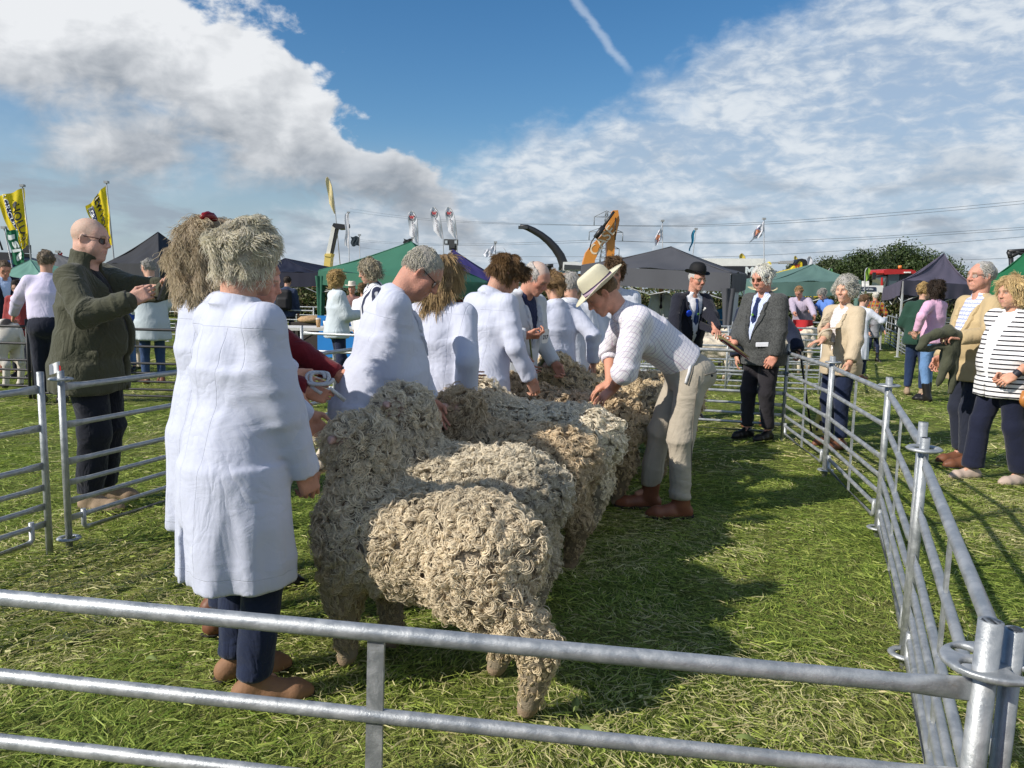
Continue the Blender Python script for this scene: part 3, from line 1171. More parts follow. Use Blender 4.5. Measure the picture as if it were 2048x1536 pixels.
    def top(self, name, material, hem=0.0, flare=1.0, sleeve=1.0, g=1.0, collar='coat', folds=0.007, open_v=None, label=None, slen=0.96, cuff=1.0, arm=1.0,
            grow=0.0, skirt=None, split=False, open_skirt=0.0, seed=None, bust=0.0, hemdir=None, tuck=False, crr=0.0, ch=0.0):
        """coat, jacket or shirt: hem = height of the lower edge above the ground (m, for H=1.75)"""
        s, J, M = self.s, self.J, self.Ms
        G0 = self.g * g
        b = self.belly
        up = self.up
        d = SDF(self.vs * (2.0 if sleeve == 0 and name != 'gilet' else 1.0))
        e = grow
        wsh = np.linalg.norm(J['shL'] - J['shR']) / 2 / s
        for k in 'LR':
            sh, el, wr = J['sh' + k], J['el' + k], J['wr' + k]
            d.rc(up(-.022, 0, .490), sh + M @ np.array([0, 0, .004 * s]), (.052 + e * .6) * s, (.058 + e * .8) * s * arm, k=.04 * s)
            r = np.array([.062 + e * .8, .053 + e * .8, .043 + e * .8]) * s * arm * self.g ** .6
            if sleeve >= 0.9:
                q = el + (wr - el) * slen
                d.chain([sh, el, q], r * np.array([1, 1, cuff]), k=.022 * s)
                dr = nrm(wr - el)
                d.box(q + dr * .07 * s, np.array([.09, .09, .07]) * s, frame(dr), rnd=.002, k=.004, sub=True)
            elif sleeve > 0:
                if sleeve <= .5:
                    q = sh + (el - sh) * sleeve * 2
                    d.rc(sh, q, r[0], r[1] * 1.08, k=.035 * s)
                    dr = nrm(el - sh)
                else:
                    q = el + (wr - el) * (sleeve - .5) * 2
                    d.chain([sh, el, q], [r[0], r[1], r[1] * 1.02], k=.035 * s)
                    dr = nrm(wr - el)
                d.box(q + dr * .06 * s, np.array([.10, .10, .06]) * s, frame(dr), rnd=.002, k=.004, sub=True)
        d.ecyl(up(0.01 + b * .2, 0, 0.02), up(0.0, 0, 0.30), ((.122 + .5 * b + e) * G0 * s, (.160 + .2 * b + e) * G0 * s), ((.120 + .2 * b + e) * G0 * s, (.172 + e) * G0 * s), M[:, 0], k=.06 * s)
        d.ell(up(0.0, 0, .34), np.array([.122 + e, wsh - .005 + e, .16]) * s * np.array([G0, 1, 1]), M, k=.05 * s)
        if b > 0:
            d.ell(up(.05 + .3 * b, 0, .12), np.array([.11 + .6 * b + e, .14 + .25 * b + e, .17]) * s * G0, M, k=.06 * s)
        if bust:
            for sg in (-1, 1):
                d.ell(up(.075, sg * .07, .30), np.array([.075, .075, .085]) * s * bust, M, k=.04 * s)
        d.rc(up(-.022, 0, .505), up(-.02, 0, .45), (.060 + e * .5) * s, (.085 + e) * s, k=.04 * s)
        # skirt: from the waist down
        hz = hem * s
        wa = up(-.010 + b * .15, 0, 0.15)
        hp = up(-.016 + b * .12, 0, -0.06)
        hd = np.array([0.0, 0, -1]) if hemdir is None else np.asarray(hemdir, float)
        tL = max((hp[2] - hz) / -hd[2], .03)
        bot = hp + hd * tL
        sk = skirt or (1.0, 1.0)
        if not tuck:
            r = np.random.RandomState((seed or 1) + 5)
            ph = r.uniform(0, 6.28, 4)
            fa = min(0.011, 0.024 * (tL / .6)) * s

            def fold(phi, t):
                return fa * (1 - t) ** 1.2 * (np.sin(5 * phi + ph[0] + .6 * t) + .7 * np.sin(8 * phi + ph[1] - .5 * t) + .5 * np.sin(13 * phi + ph[2]))
            a0, b0 = (.146 + .45 * b + e) * G0 * s, (.180 + .2 * b + e) * G0 * s
            a1, b1 = (.120 + .5 * b + e) * G0 * s, (.160 + .2 * b + e) * G0 * s
            d.ecyl(hp - M[:, 2] * .02 * s, wa, (a0 + .004 * s, b0 + .004 * s), (a1, b1), M[:, 0], k=.018 * s)
            d.ecyl(bot, hp + (hp - bot) * (.03 / tL), (a0 * flare * sk[0], b0 * flare * sk[1]), (a0 + .012 * s, b0 + .012 * s), M[:, 0] if hemdir is None else (1, 0, 0), k=.012 * s, fold=fold if hem < .75 else None)
        if split:
            d.box(bot + np.array([-.17, 0.03, .06]) * s, np.array([.12, .006, .16]) * s, None, rnd=.001, k=.01, sub=True)
        # collar
        nk = J['neck']
        dn = nrm(J['head'] - nk)
        if collar in ('coat', 'shirt', 'stand'):
            rr = .067 if not self.female else .059
            rr += e * .45 + crr - (.004 if open_v is not None else 0)
            hgt = (.034 if collar != 'stand' else .05) + ch - (.016 if open_v is not None and collar == 'coat' else 0)
            ax = nrm(dn * .55 + M[:, 2] * .45)
            bc = nk + M @ (np.array([.006, 0, -.03]) * s)
            d.ecyl(bc, bc + ax * (.03 + hgt) * s, ((rr + .006) * s, (rr + .008) * s), (rr * s, rr * s), M[:, 0], k=.012 * s)
            if collar == 'coat':
                d.ecyl(bc + ax * .010 * s, bc + ax * (.027 + hgt) * s, ((rr + .030) * s, (rr + .032) * s), ((rr + .006) * s, (rr + .006) * s), M[:, 0], k=.008 * s)
            Mx = frame(ax, M[:, 0])
            for sg in (-1, 1):
                d.box(bc + Mx @ (np.array([rr + .03, .0, .045]) * s), np.array([.055, .010 if collar == 'stand' else .014, .05]) * s, Mx @ rotm('X', sg * 24), rnd=.002, k=.006, sub=True)
        if open_v is not None:
            z0, z1, wid, bw = open_v                         # wedge from z0 (point) up to z1, half width at top, width below

            def wedge(X, Y, Z):
                q = [M[0][i] * (X - self.pel[0]) + M[1][i] * (Y - self.pel[1]) + M[2][i] * (Z - self.pel[2]) for i in range(3)]
                hw = np.where(q[2] > z0 * s, wid * s * (q[2] / s - z0) / (z1 - z0), bw * s * (z0 - q[2] / s)) + .004
                return np.maximum(np.maximum(np.abs(q[1]) - hw, 0.02 * s - q[0]), q[2] - (z1 + .08) * s)
            c = up(.15, 0, .2)
            d.custom(wedge, c - .75 * s, c + .55 * s, k=.006, sub=True)
        sd = seed if seed is not None else int(abs(self.loc[0] * 131 + self.loc[1] * 17)) % 90 + 1
        return self.part(name, d, material, folds, sd, label=label, melt=None if tuck or sleeve == 0 else ((-.30, .24) if hem < .72 else (-.10, .22)))

    def lapels(self, ob, material, z0, z1, wid, lw=.055, notch=.36, off=.010, name='lapel'):
        n = len(ob.data.vertices)
        V = np.empty(n * 3, dtype=np.float32)
        ob.data.vertices.foreach_get('co', V)
        V = V.reshape(-1, 3)
        s = self.s
        L = ((V - self.pel) @ self.Ms) / s
        for sg in (-1, 1):
            F = L[(L[:, 0] > -.02) & (L[:, 1] * sg > -.01) & (L[:, 2] > z0 - .1)]

            def pt(y, z, o):
                dd = (F[:, 1] - y) ** 2 + (F[:, 2] - z) ** 2
                near = np.argsort(dd)[:6]
                return self.up(F[near, 0].max() + o, y, z)
            rows = []
            for i in range(15):
                t = i / 14
                z = z0 + (z1 - z0) * t
                e = wid * t + .002
                w = lw * (min(1, .12 + t * 1.5) if z < notch else (.72 if z < notch + .02 else .95 * (1 - .5 * (z - notch) / (z1 - notch + .01))))
                rows.append([pt(sg * (e - .004), z, off * .2), pt(sg * e, z, off), pt(sg * (e + w * .5), z, off * 1.05), pt(sg * (e + w), z, off), pt(sg * (e + w + .004), z, -.004)])
            m = MB()
            Vv = [p for r in rows for p in r]
            m.add(Vv, [(i * 5 + j, i * 5 + j + 1, i * 5 + j + 6, i * 5 + j + 5) for i in range(14) for j in range(4)], False)
            me = m.mesh(name)
            at_ = me.attributes.new('rest', 'FLOAT_VECTOR', 'POINT')
            at_.data.foreach_set('vector', np.asarray(Vv, dtype=np.float32).ravel())
            link(name, me, material, self.o)

    def tie(self, material, z0=0.16, w=.04, name='tie'):
        m = MB()
        s = self.s
        X = lambda z: .128 + self.belly * .75 * math.exp(-((z - .12) / .14) ** 2) + .018 - .05 * max(0, (z - .38)) / .1
        pts = [(z0 - .03, .004), (z0, w), (.30, w * .8), (.40, w * .55), (.455, w * .36), (.47, w * .5), (.50, w * .5)]
        ring = []
        for z, hw in pts:
            ring.append((self.up(X(z), hw, z), self.up(X(z) + .012, 0, z), self.up(X(z), -hw, z), self.up(X(z) - .02, 0, z)))
        V = [p for r in ring for p in r]
        Fs = []
        for i in range(len(ring) - 1):
            for j in range(4):
                Fs.append((i * 4 + j, i * 4 + (j + 1) % 4, (i + 1) * 4 + (j + 1) % 4, (i + 1) * 4 + j))
        Fs += [(0, 1, 2, 3), tuple(len(V) - 4 + k for k in (3, 2, 1, 0))]
        m.add(V, Fs)
        return m.obj(name, material, self.o)

    # ---- hair
    def hair(self, base, root, tip, n=0, L=0.04, lift=0.3, curl=0.0, cr=0.006, extra=(), cut=(), t=0.012, rad=0.0008, seed=1, flow='crown', name='hair',
             face_cut=True, rough=0.5, noise=0.006, pts=6, base_col=None, nscale=70, part_y=None, top_cut=None, crown=(-.06, 0, .12)):
        """base: 'cap' covers the skull; extra/cut: lists of ('ell', c, r) or ('rc', a, b, ra, rb) in head coordinates"""
        vs = max(self.hvs, 0.006) / (self.s * self.hs)
        d = SDF(vs)
        if base == 'cap':
            d.ell((-0.016, 0, 0.036), (0.097 + t, 0.075 + t, 0.089 + t), k=.02)
        for q in extra:
            if q[0] == 'ell':
                d.ell(q[1], q[2], k=q[3] if len(q) > 3 else .02)
            else:
                d.rc(q[1], q[2], q[3], q[4], k=.02)
        if face_cut:
            d.ell((0.105, 0, -0.030), (0.085, 0.072, 0.098), k=.012, sub=True)
            d.ell((0.012, 0, -0.115), (0.10, 0.09, 0.075), k=.012, sub=True)
        if top_cut:
            d.ell(top_cut[0], top_cut[1], k=.01, sub=True)
        for q in cut:
            if q[0] == 'ell':
                d.ell(q[1], q[2], k=.012, sub=True)
            else:
                d.box(q[1], q[2], None, k=.01, sub=True)
        V, Q = d.mesh(1)
        N = normals(V, Q)
        V = V + N * (noise * wob(V, nscale, seed, 8) * .7 + noise * .5 * wob(V, nscale * 2.3, seed + 1, 8))[:, None]
        bc = base_col or tuple(np.array(root) * .75 + np.array(tip) * .2)
        bm = mat('hair_' + '_'.join('%02d' % int(c * 99) for c in bc), bc, rough=.6, var=.45, vscale=90, bump=.6, bscale=160)
        link(name, np_mesh(name, self.HL(V), Q, True), bm, self.o)
        if not n:
            return
        rng = np.random.RandomState(seed)
        N = normals(V, Q)
        p, f = sample_faces(V, Q, n, rng)
        nn = N[Q[f, 0]]
        cr0 = np.array(crown)
        grav = self.Mh.T @ np.array([0, 0, -1.0])
        if flow == 'crown':
            fl = (p - cr0) * np.array([1, 1, 1.0])
            fl /= np.linalg.norm(fl, axis=1)[:, None]
            fl = fl + 0.9 * grav
        elif flow == 'back':
            fl = np.tile(np.array([-1.0, 0, -.35]), (n, 1)) + .25 * grav
        elif flow == 'down':
            fl = np.tile(grav, (n, 1)) * 1.0 + (p - cr0) * np.array([2.0, 2.0, .5]) * (p[:, 2:3] > .03)
        elif flow == 'fwd':
            fl = np.tile(np.array([.9, 0, -.3]), (n, 1)) + (p - cr0) * 4
        elif flow == 'up':
            fl = nn * .7 + np.tile(np.array([.3, 0, .2]), (n, 1))
        elif flow == 'side':
            fl = np.stack([.15 + 0 * p[:, 0], np.where(p[:, 1] > (part_y or 0.02), 1.0, -1.0), -.5 + 0 * p[:, 0]], 1) + .5 * grav
        elif flow == 'knot':
            fl = np.array([-.1, 0, .02]) - p
        fl = fl - nn * (fl * nn).sum(1)[:, None]
        fl /= np.linalg.norm(fl, axis=1)[:, None] + 1e-9
        clump = np.stack([wob(p, 55, seed + 20 + i, 6) for i in range(3)], 1)
        fl = fl + .42 * clump + rng.normal(size=(n, 3)) * .10
        fl /= np.linalg.norm(fl, axis=1)[:, None] + 1e-9
        bi = np.cross(nn, fl)
        ll = L * rng.uniform(.55, 1.2, n)
        ph = wob(p, 60, seed + 31, 6) * 3 + rng.normal(size=n) * .35
        T = np.linspace(0, 1, pts)
        out = np.zeros((n, pts, 3))
        for i, tt in enumerate(T):
            sgm = ll * tt
            q = p + fl * sgm[:, None] * (1 - .15 * tt) + nn * (lift * sgm * (1 - .55 * tt))[:, None] - nn * .002
            q = q + grav * ((0.22 + 2.2 * max(0, L - .07)) * sgm * tt)[:, None]
            if curl:
                an = ph + tt * curl
                amp = cr * min(1, tt * 2.5)
                q = q + bi * (np.sin(an) - np.sin(ph))[:, None] * amp + nn * (1 + np.cos(an))[:, None] * amp * .6
            out[:, i] = q
        tone = np.zeros((n, pts, 3))
        tone[:, :, 0] = np.clip(T[None, :] * .8 + .25 * rng.rand(n)[:, None], 0, 1)
        tone[:, :, 1] = np.clip(.5 + .3 * wob(p, 45, seed + 3, 6) + rng.normal(size=n) * .18, 0, 1)[:, None]
        tone[:, :, 2] = rng.rand(n)[:, None]
        rd = np.tile(rad * np.array([1.0] * (pts - 1) + [.4]), n)
        hm = strand_mat('strand_' + '_'.join('%02d' % int(c * 99) for c in (*root, *tip)), root, tip, rough=rough)
        curves_obj(name, self.HL(out.reshape(-1, 3)), [pts] * n, rd, tone.reshape(-1, 3), hm, self.o)

    def glasses(self, frame_m, lens_m, dark=True, z=0.004, name='glasses'):
        m = MB()
        for sg in (-1, 1):
            c = np.array([.094, sg * .033, z - .004])
            a = np.linspace(0, 2 * np.pi, 15)
            ring = [self.HL(c + np.array([-.012 * abs(math.cos(t)) * (math.cos(t) * sg > 0), .025 * math.cos(t), .018 * math.sin(t) * (1 if math.sin(t) > 0 else 1.1)])) for t in a]
            m.tube(ring, .0022 * self.s, 5, cap=False)
            m.tube([self.HL((.084, sg * .060, z + .006)), self.HL((.03, sg * .078, z + .010)), self.HL((-.005, sg * .082, z + .012)), self.HL((-.028, sg * .080, z - .012))], .0024 * self.s, 5)
        m.tube([self.HL((.098, -.010, z + .002)), self.HL((.102, 0, z + .005)), self.HL((.098, .010, z + .002))], .002 * self.s, 5)
        g = m.obj(name, frame_m, self.o)
        l = MB()
        for sg in (-1, 1):
            c = np.array([.093, sg * .033, z - .004])
            a = np.linspace(0, 2 * np.pi, 14, endpoint=False)
            pts = [self.HL(c + np.array([-.011 * abs(math.cos(t)) * (math.cos(t) * sg > 0) + o, .0245 * math.cos(t), .0175 * math.sin(t)])) for o in (0, .0012) for t in a]
            Fs = [tuple(range(14)), tuple(range(27, 13, -1))] + [(i, (i + 1) % 14, 14 + (i + 1) % 14, 14 + i) for i in range(14)]
            l.add(pts, Fs)
        link('lens', l.mesh('lens'), lens_m, g)
        return g
# ------------------------------------------------------------------ sheep
def sheep_mats():
    m = mat('sheep_skin', (1, 1, 1), rough=0.8, var=0.2, vscale=30, bump=.5, bscale=120, attr='Col')
    return m


def make_sheep(label, x, y, heading, n_lock=3000, fib=7, pts=8, sc=1.0, head_up=0.0, head_turn=0.0, seed=1, tint=0, legs=None, curl_r=0.014, rad=0.0012,
               hdx=0.0, group='longwool sheep standing in a row with their handlers', halter=None, lockw=0.0075):
    """long-woolled sheep: body mesh (skin, face, ears, hooves in one) under a fleece of curled locks; faces local +x"""
    rng = np.random.RandomState(seed)
    hz = 0.90 + head_up
    hc = np.array([0.565 + hdx, 0, hz])
    yaw = R(head_turn)
    Mh = np.array([[math.cos(yaw), -math.sin(yaw), 0], [math.sin(yaw), math.cos(yaw), 0], [0, 0, 1]]) @ rotm('Y', 22)
    H = lambda p: hc + Mh @ np.array(p)
    d = SDF(.016)
    # trunk
    d.ell((-.25, 0, .54), (.24, .205, .20), k=.07)
    d.ell((.0, 0, .53), (.30, .225, .20), k=.07)
    d.ell((.22, 0, .54), (.22, .20, .205), k=.07)
    d.rc((.25, 0, .60), H((-.10, 0, -.03)), .145, .105, k=.07)
    d.ell((-.46, 0, .56), (.05, .05, .11), k=.04)
    lg = legs or {}
    feet = {'fl': (.27, .12), 'fr': (.27, -.12), 'hl': (-.36, .13), 'hr': (-.36, -.13)}
    feet.update(lg)
    pos = {}
    for k, (fx, fy) in feet.items():
        sg = 1 if fy > 0 else -1
        if k[0] == 'f':
            a = np.array([.25, sg * .12, .50]); kn = np.array([fx * .5 + .25 * .5 + .02, fy * .6 + sg * .05, .28])
            r = (.098, .062, .05, .042)
        else:
            a = np.array([-.28, sg * .125, .50]); kn = np.array([fx - .035, fy * .9 + sg * .01, .26])
            r = (.125, .064, .05, .042)
            d.ell((-.30, sg * .13, .47), (.130, .088, .155), k=.06)
        f = np.array([fx, fy, .065])
        d.chain([a, kn, f], [r[0], r[1], r[3]], k=.04)
        pos[k] = f
    # face, ears
    d.rc(H((-.05, 0, .02)), H((.03, 0, 0.0)), .082, .074, k=.04)
    body_only = len(d.p)
    V0, Q0 = d.mesh(1)                                   # what the wool covers
    d.rc(H((.03, 0, 0)), H((.15, 0, -.035)), .060, .043, k=.03)
    d.ell(H((.175, 0, -.045)), (.028, .034, .028), k=.02)
    for sg in (-1, 1):
        d.rc(H((-.02, sg * .06, .035)), H((-.055, sg * .125, .03)), .020, .020, k=.015)
        d.rc(H((-.055, sg * .125, .03)), H((-.075, sg * .165, .015)), .020, .008, k=.01)
    for k, f in pos.items():
        d.rc(f + [0, 0, -.01], f + [.012, 0, -.036], .036, .036, k=.015)
    d.box((0, 0, -.05), (1, 1, .05), None, rnd=.001, k=.003, sub=True)
    V, Q = d.mesh(1)
    q = (V - hc) @ Mh
    wool = np.array([(.30, .25, .18), (.25, .19, .12), (.34, .29, .22)][tint % 3])
    Cc = np.tile(wool * .75, (len(V), 1))
    face = np.clip((q[:, 0] - .02) / .04, 0, 1) * (np.abs(q[:, 1]) < .09) * (q[:, 2] > -.16)
    Cc = lerp(Cc, (.56, .50, .42), face)
    nose = np.clip((q[:, 0] - .168) / .015, 0, 1) * (q[:, 2] > -.12) * (q[:, 2] < .05)
    Cc = lerp(Cc, (.06, .05, .05), nose)
    mouth = np.exp(-((q[:, 2] + .062) / .005) ** 2) * (q[:, 0] > .12)
    Cc = lerp(Cc, (.12, .07, .06), np.clip(mouth, 0, 1) * face)
    for sg in (-1, 1):
        ear = np.clip((q[:, 1] * sg - .075) / .015, 0, 1) * (np.abs(q[:, 0] + .05) < .07) * (np.abs(q[:, 2] - .02) < .06)
        Cc = lerp(Cc, (.55, .36, .30), ear)
        e = np.sqrt(((q[:, 0] - .06) / 1.3) ** 2 + (q[:, 1] - sg * .052) ** 2 + (q[:, 2] - .028) ** 2)
        Cc = lerp(Cc, (.03, .02, .015), np.clip((.016 - e) / .005, 0, 1))
    hoof = np.clip((.052 - V[:, 2]) / .012, 0, 1)
    Cc = lerp(Cc, (.30, .22, .15), hoof)
    me = np_mesh('sheep', V, Q, True, {'Col': np.concatenate([np.clip(Cc, 0, 1), np.ones((len(V), 1))], 1)})
    o = link('sheep', me, sheep_mats(), None, (x, y, 0), R(heading))
    o.scale = (sc, sc, sc)
    tag(o, label, 'sheep', group)
    # fleece
    N0 = normals(V0, Q0)
    q0 = (V0 - hc) @ Mh
    w = np.where(V0[:, 2] < .075, .0, 1.0) * np.where((q0[:, 0] > .075) & (q0[:, 2] > -.13), 0.0, 1.0) * np.where(V0[:, 2] < .45, 1.2, 1.0)
    wf = w[Q0].mean(1)
    p, f = sample_faces(V0, Q0, n_lock, rng, wf)
    nn = N0[Q0[f, 0]]
    legz = np.clip((.40 - p[:, 2]) / .16, 0, 1)
    headz = np.clip(((p - hc) @ Mh)[:, 0] / .1 + 1.0, 0, 1) * (np.linalg.norm(p - hc, axis=1) < .2)
    down = np.tile(np.array([-.25, 0, -1.0]), (n_lock, 1))
    t = down - nn * (down * nn).sum(1)[:, None]
    t /= np.linalg.norm(t, axis=1)[:, None] + 1e-9
    bi = np.cross(nn, t)
    th = rng.normal(size=n_lock) * 1.1 + 1.6 * wob(p, 9, seed, 5)
    u = t * np.cos(th)[:, None] + bi * np.sin(th)[:, None]
    v = np.cross(nn, u) * np.where(rng.rand(n_lock) < .5, 1, -1)[:, None]
    tilt = rng.uniform(-.1, .75, n_lock)
    v = v * np.cos(tilt)[:, None] + nn * np.sin(tilt)[:, None]
    Rl = curl_r * rng.uniform(.75, 1.45, n_lock) * (1 - .55 * legz) * (1 - .25 * headz)
    turn = rng.uniform(3.2, 6.0, n_lock)
    lw = lockw * rng.uniform(.7, 1.3, n_lock) * (1 - .25 * legz)
    Ts = np.linspace(0, 1, pts)
    out = np.zeros((n_lock, fib, pts, 3))
    tone = np.zeros((n_lock, fib, pts, 3))
    radA = np.zeros((n_lock, fib, pts))
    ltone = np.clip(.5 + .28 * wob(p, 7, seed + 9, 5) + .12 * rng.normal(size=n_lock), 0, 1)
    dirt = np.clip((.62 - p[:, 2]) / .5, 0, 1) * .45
    for j in range(fib):
        off = (j / (fib - 1) - .5) * 2
        dr = lw * (off + .22 * rng.normal(size=n_lock))
        dn = lw * .35 * (1 - off * off) + rng.uniform(-.0025, .0025, n_lock)
        dph = rng.normal(size=n_lock) * .36
        dl = rng.uniform(.62, 1.10, n_lock)
        for i, s in enumerate(Ts):
            ph = dph + turn * s * dl
            Rr = np.maximum(Rl * (1.25 - .75 * s) + dr * (1 - .55 * s), .0018)
            base = p - nn * .012 + nn * ((.004 + .022 * np.sin(s * np.pi * .8)) * (1 - .75 * legz))[:, None] + t * (.018 * s)
            out[:, j, i] = base + (u * (np.sin(ph) * Rr)[:, None] + v * ((1 - np.cos(ph)) * Rr)[:, None]) + nn * dn[:, None] * (1 - .5 * s)
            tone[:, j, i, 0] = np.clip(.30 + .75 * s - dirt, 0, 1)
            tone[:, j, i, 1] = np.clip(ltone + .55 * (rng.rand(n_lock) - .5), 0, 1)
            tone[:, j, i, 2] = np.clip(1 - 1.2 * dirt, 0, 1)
            radA[:, j, i] = rad * (1.0 if s < .8 else .65)
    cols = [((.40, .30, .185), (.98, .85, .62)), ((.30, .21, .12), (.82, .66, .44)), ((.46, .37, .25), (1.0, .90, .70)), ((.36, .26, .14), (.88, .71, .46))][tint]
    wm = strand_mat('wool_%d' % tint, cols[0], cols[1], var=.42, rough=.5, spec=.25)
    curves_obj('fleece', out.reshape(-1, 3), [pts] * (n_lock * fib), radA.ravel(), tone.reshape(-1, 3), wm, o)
    o['_'] = 0
    del o['_']
    return o, (lambda pp: np.array([x, y, 0]) + sc * (np.array([[math.cos(R(heading)), -math.sin(R(heading)), 0], [math.sin(R(heading)), math.cos(R(heading)), 0], [0, 0, 1]]) @ np.asarray(pp, float))), H
# ------------------------------------------------------------------ ground and grass
def fbm2(x, y, seed, sc):
    r = np.random.RandomState(seed)
    o = np.zeros_like(x)
    for i in range(10):
        k = sc * 1.45 ** (i % 5) * r.uniform(.7, 1.3)
        a = r.uniform(0, 6.28)
        o += np.sin(k * (x * math.cos(a) + y * math.sin(a)) + r.uniform(0, 6.28) + 1.2 * np.sin(k * .6 * (x * math.sin(a) - y * math.cos(a)) + r.uniform(0, 6.28))) * .85 ** (i % 5)
    return o / 2.6


def ground_mat():
    m = bpy.data.materials.new('meadow')
    m.use_nodes = True
    n = NT(m.node_tree)
    out = n.n('ShaderNodeOutputMaterial')
    b = n.n('ShaderNodeBsdfPrincipled')
    tc = n.n('ShaderNodeTexCoord')
    v = tc.outputs['Object']
    a = n.noise(v, 0.9, 6, .65, .4)
    f = n.noise(v, 14, 6, .7, .6)
    g = n.noise(n.vm('MULTIPLY', v, (1, .5, 1)), 70, 4, .7, .8)
    base = n.mix(n.mr(a, .38, .66), (.150, .205, .038), (.260, .270, .085))
    base = n.mix(n.m('MULTIPLY', n.mr(f, .5, .72), .8), base, (.200, .185, .065))
    base = n.mix(n.m('MULTIPLY', n.mr(g, .35, .6, 1, 0), .75), base, (.022, .038, .008))
    far = n.mr(n.sep(v)[1], 60, 220)
    base = n.mix(far, base, (.085, .12, .04))
    n.link(base, b.inputs['Base Color'])
    b.inputs['Roughness'].default_value = .95
    b.inputs['Specular IOR Level'].default_value = .1
    bp = n.n('ShaderNodeBump')
    bp.inputs['Strength'].default_value = .9
    bp.inputs['Distance'].default_value = .03
    n.link(n.m('ADD', n.m('MULTIPLY', f, .7), g), bp.inputs['Height'])
    n.link(bp.outputs[0], b.inputs['Normal'])
    n.link(b.outputs[0], out.inputs[0])
    return m


def build_ground():
    # one sheet, finer where the camera can see the bumps, out to the horizon
    ys = np.concatenate([np.linspace(-30, 0, 8), np.linspace(.5, 14, 60), np.linspace(15, 60, 40), np.array([80, 120, 200, 400, 800, 1500])])
    xs = np.concatenate([[-1500, -700, -300, -120, -60], np.linspace(-30, 30, 121), [60, 120, 300, 700, 1500]])
    X, Y = np.meshgrid(xs, ys, indexing='ij')
    Z = 0.012 * fbm2(X, Y, 3, 1.6) * (np.abs(Y) < 60) * (np.abs(X) < 35) - .012
    V = np.stack([X, Y, Z], -1).reshape(-1, 3)
    w = len(ys)
    i, j = np.meshgrid(np.arange(len(xs) - 1), np.arange(w - 1), indexing='ij')
    q = (i * w + j).ravel()
    Q = np.stack([q, q + w, q + w + 1, q + 1], 1)
    o = link('ground', np_mesh('ground', V, Q, True), ground_mat())
    tag(o, kind='structure')


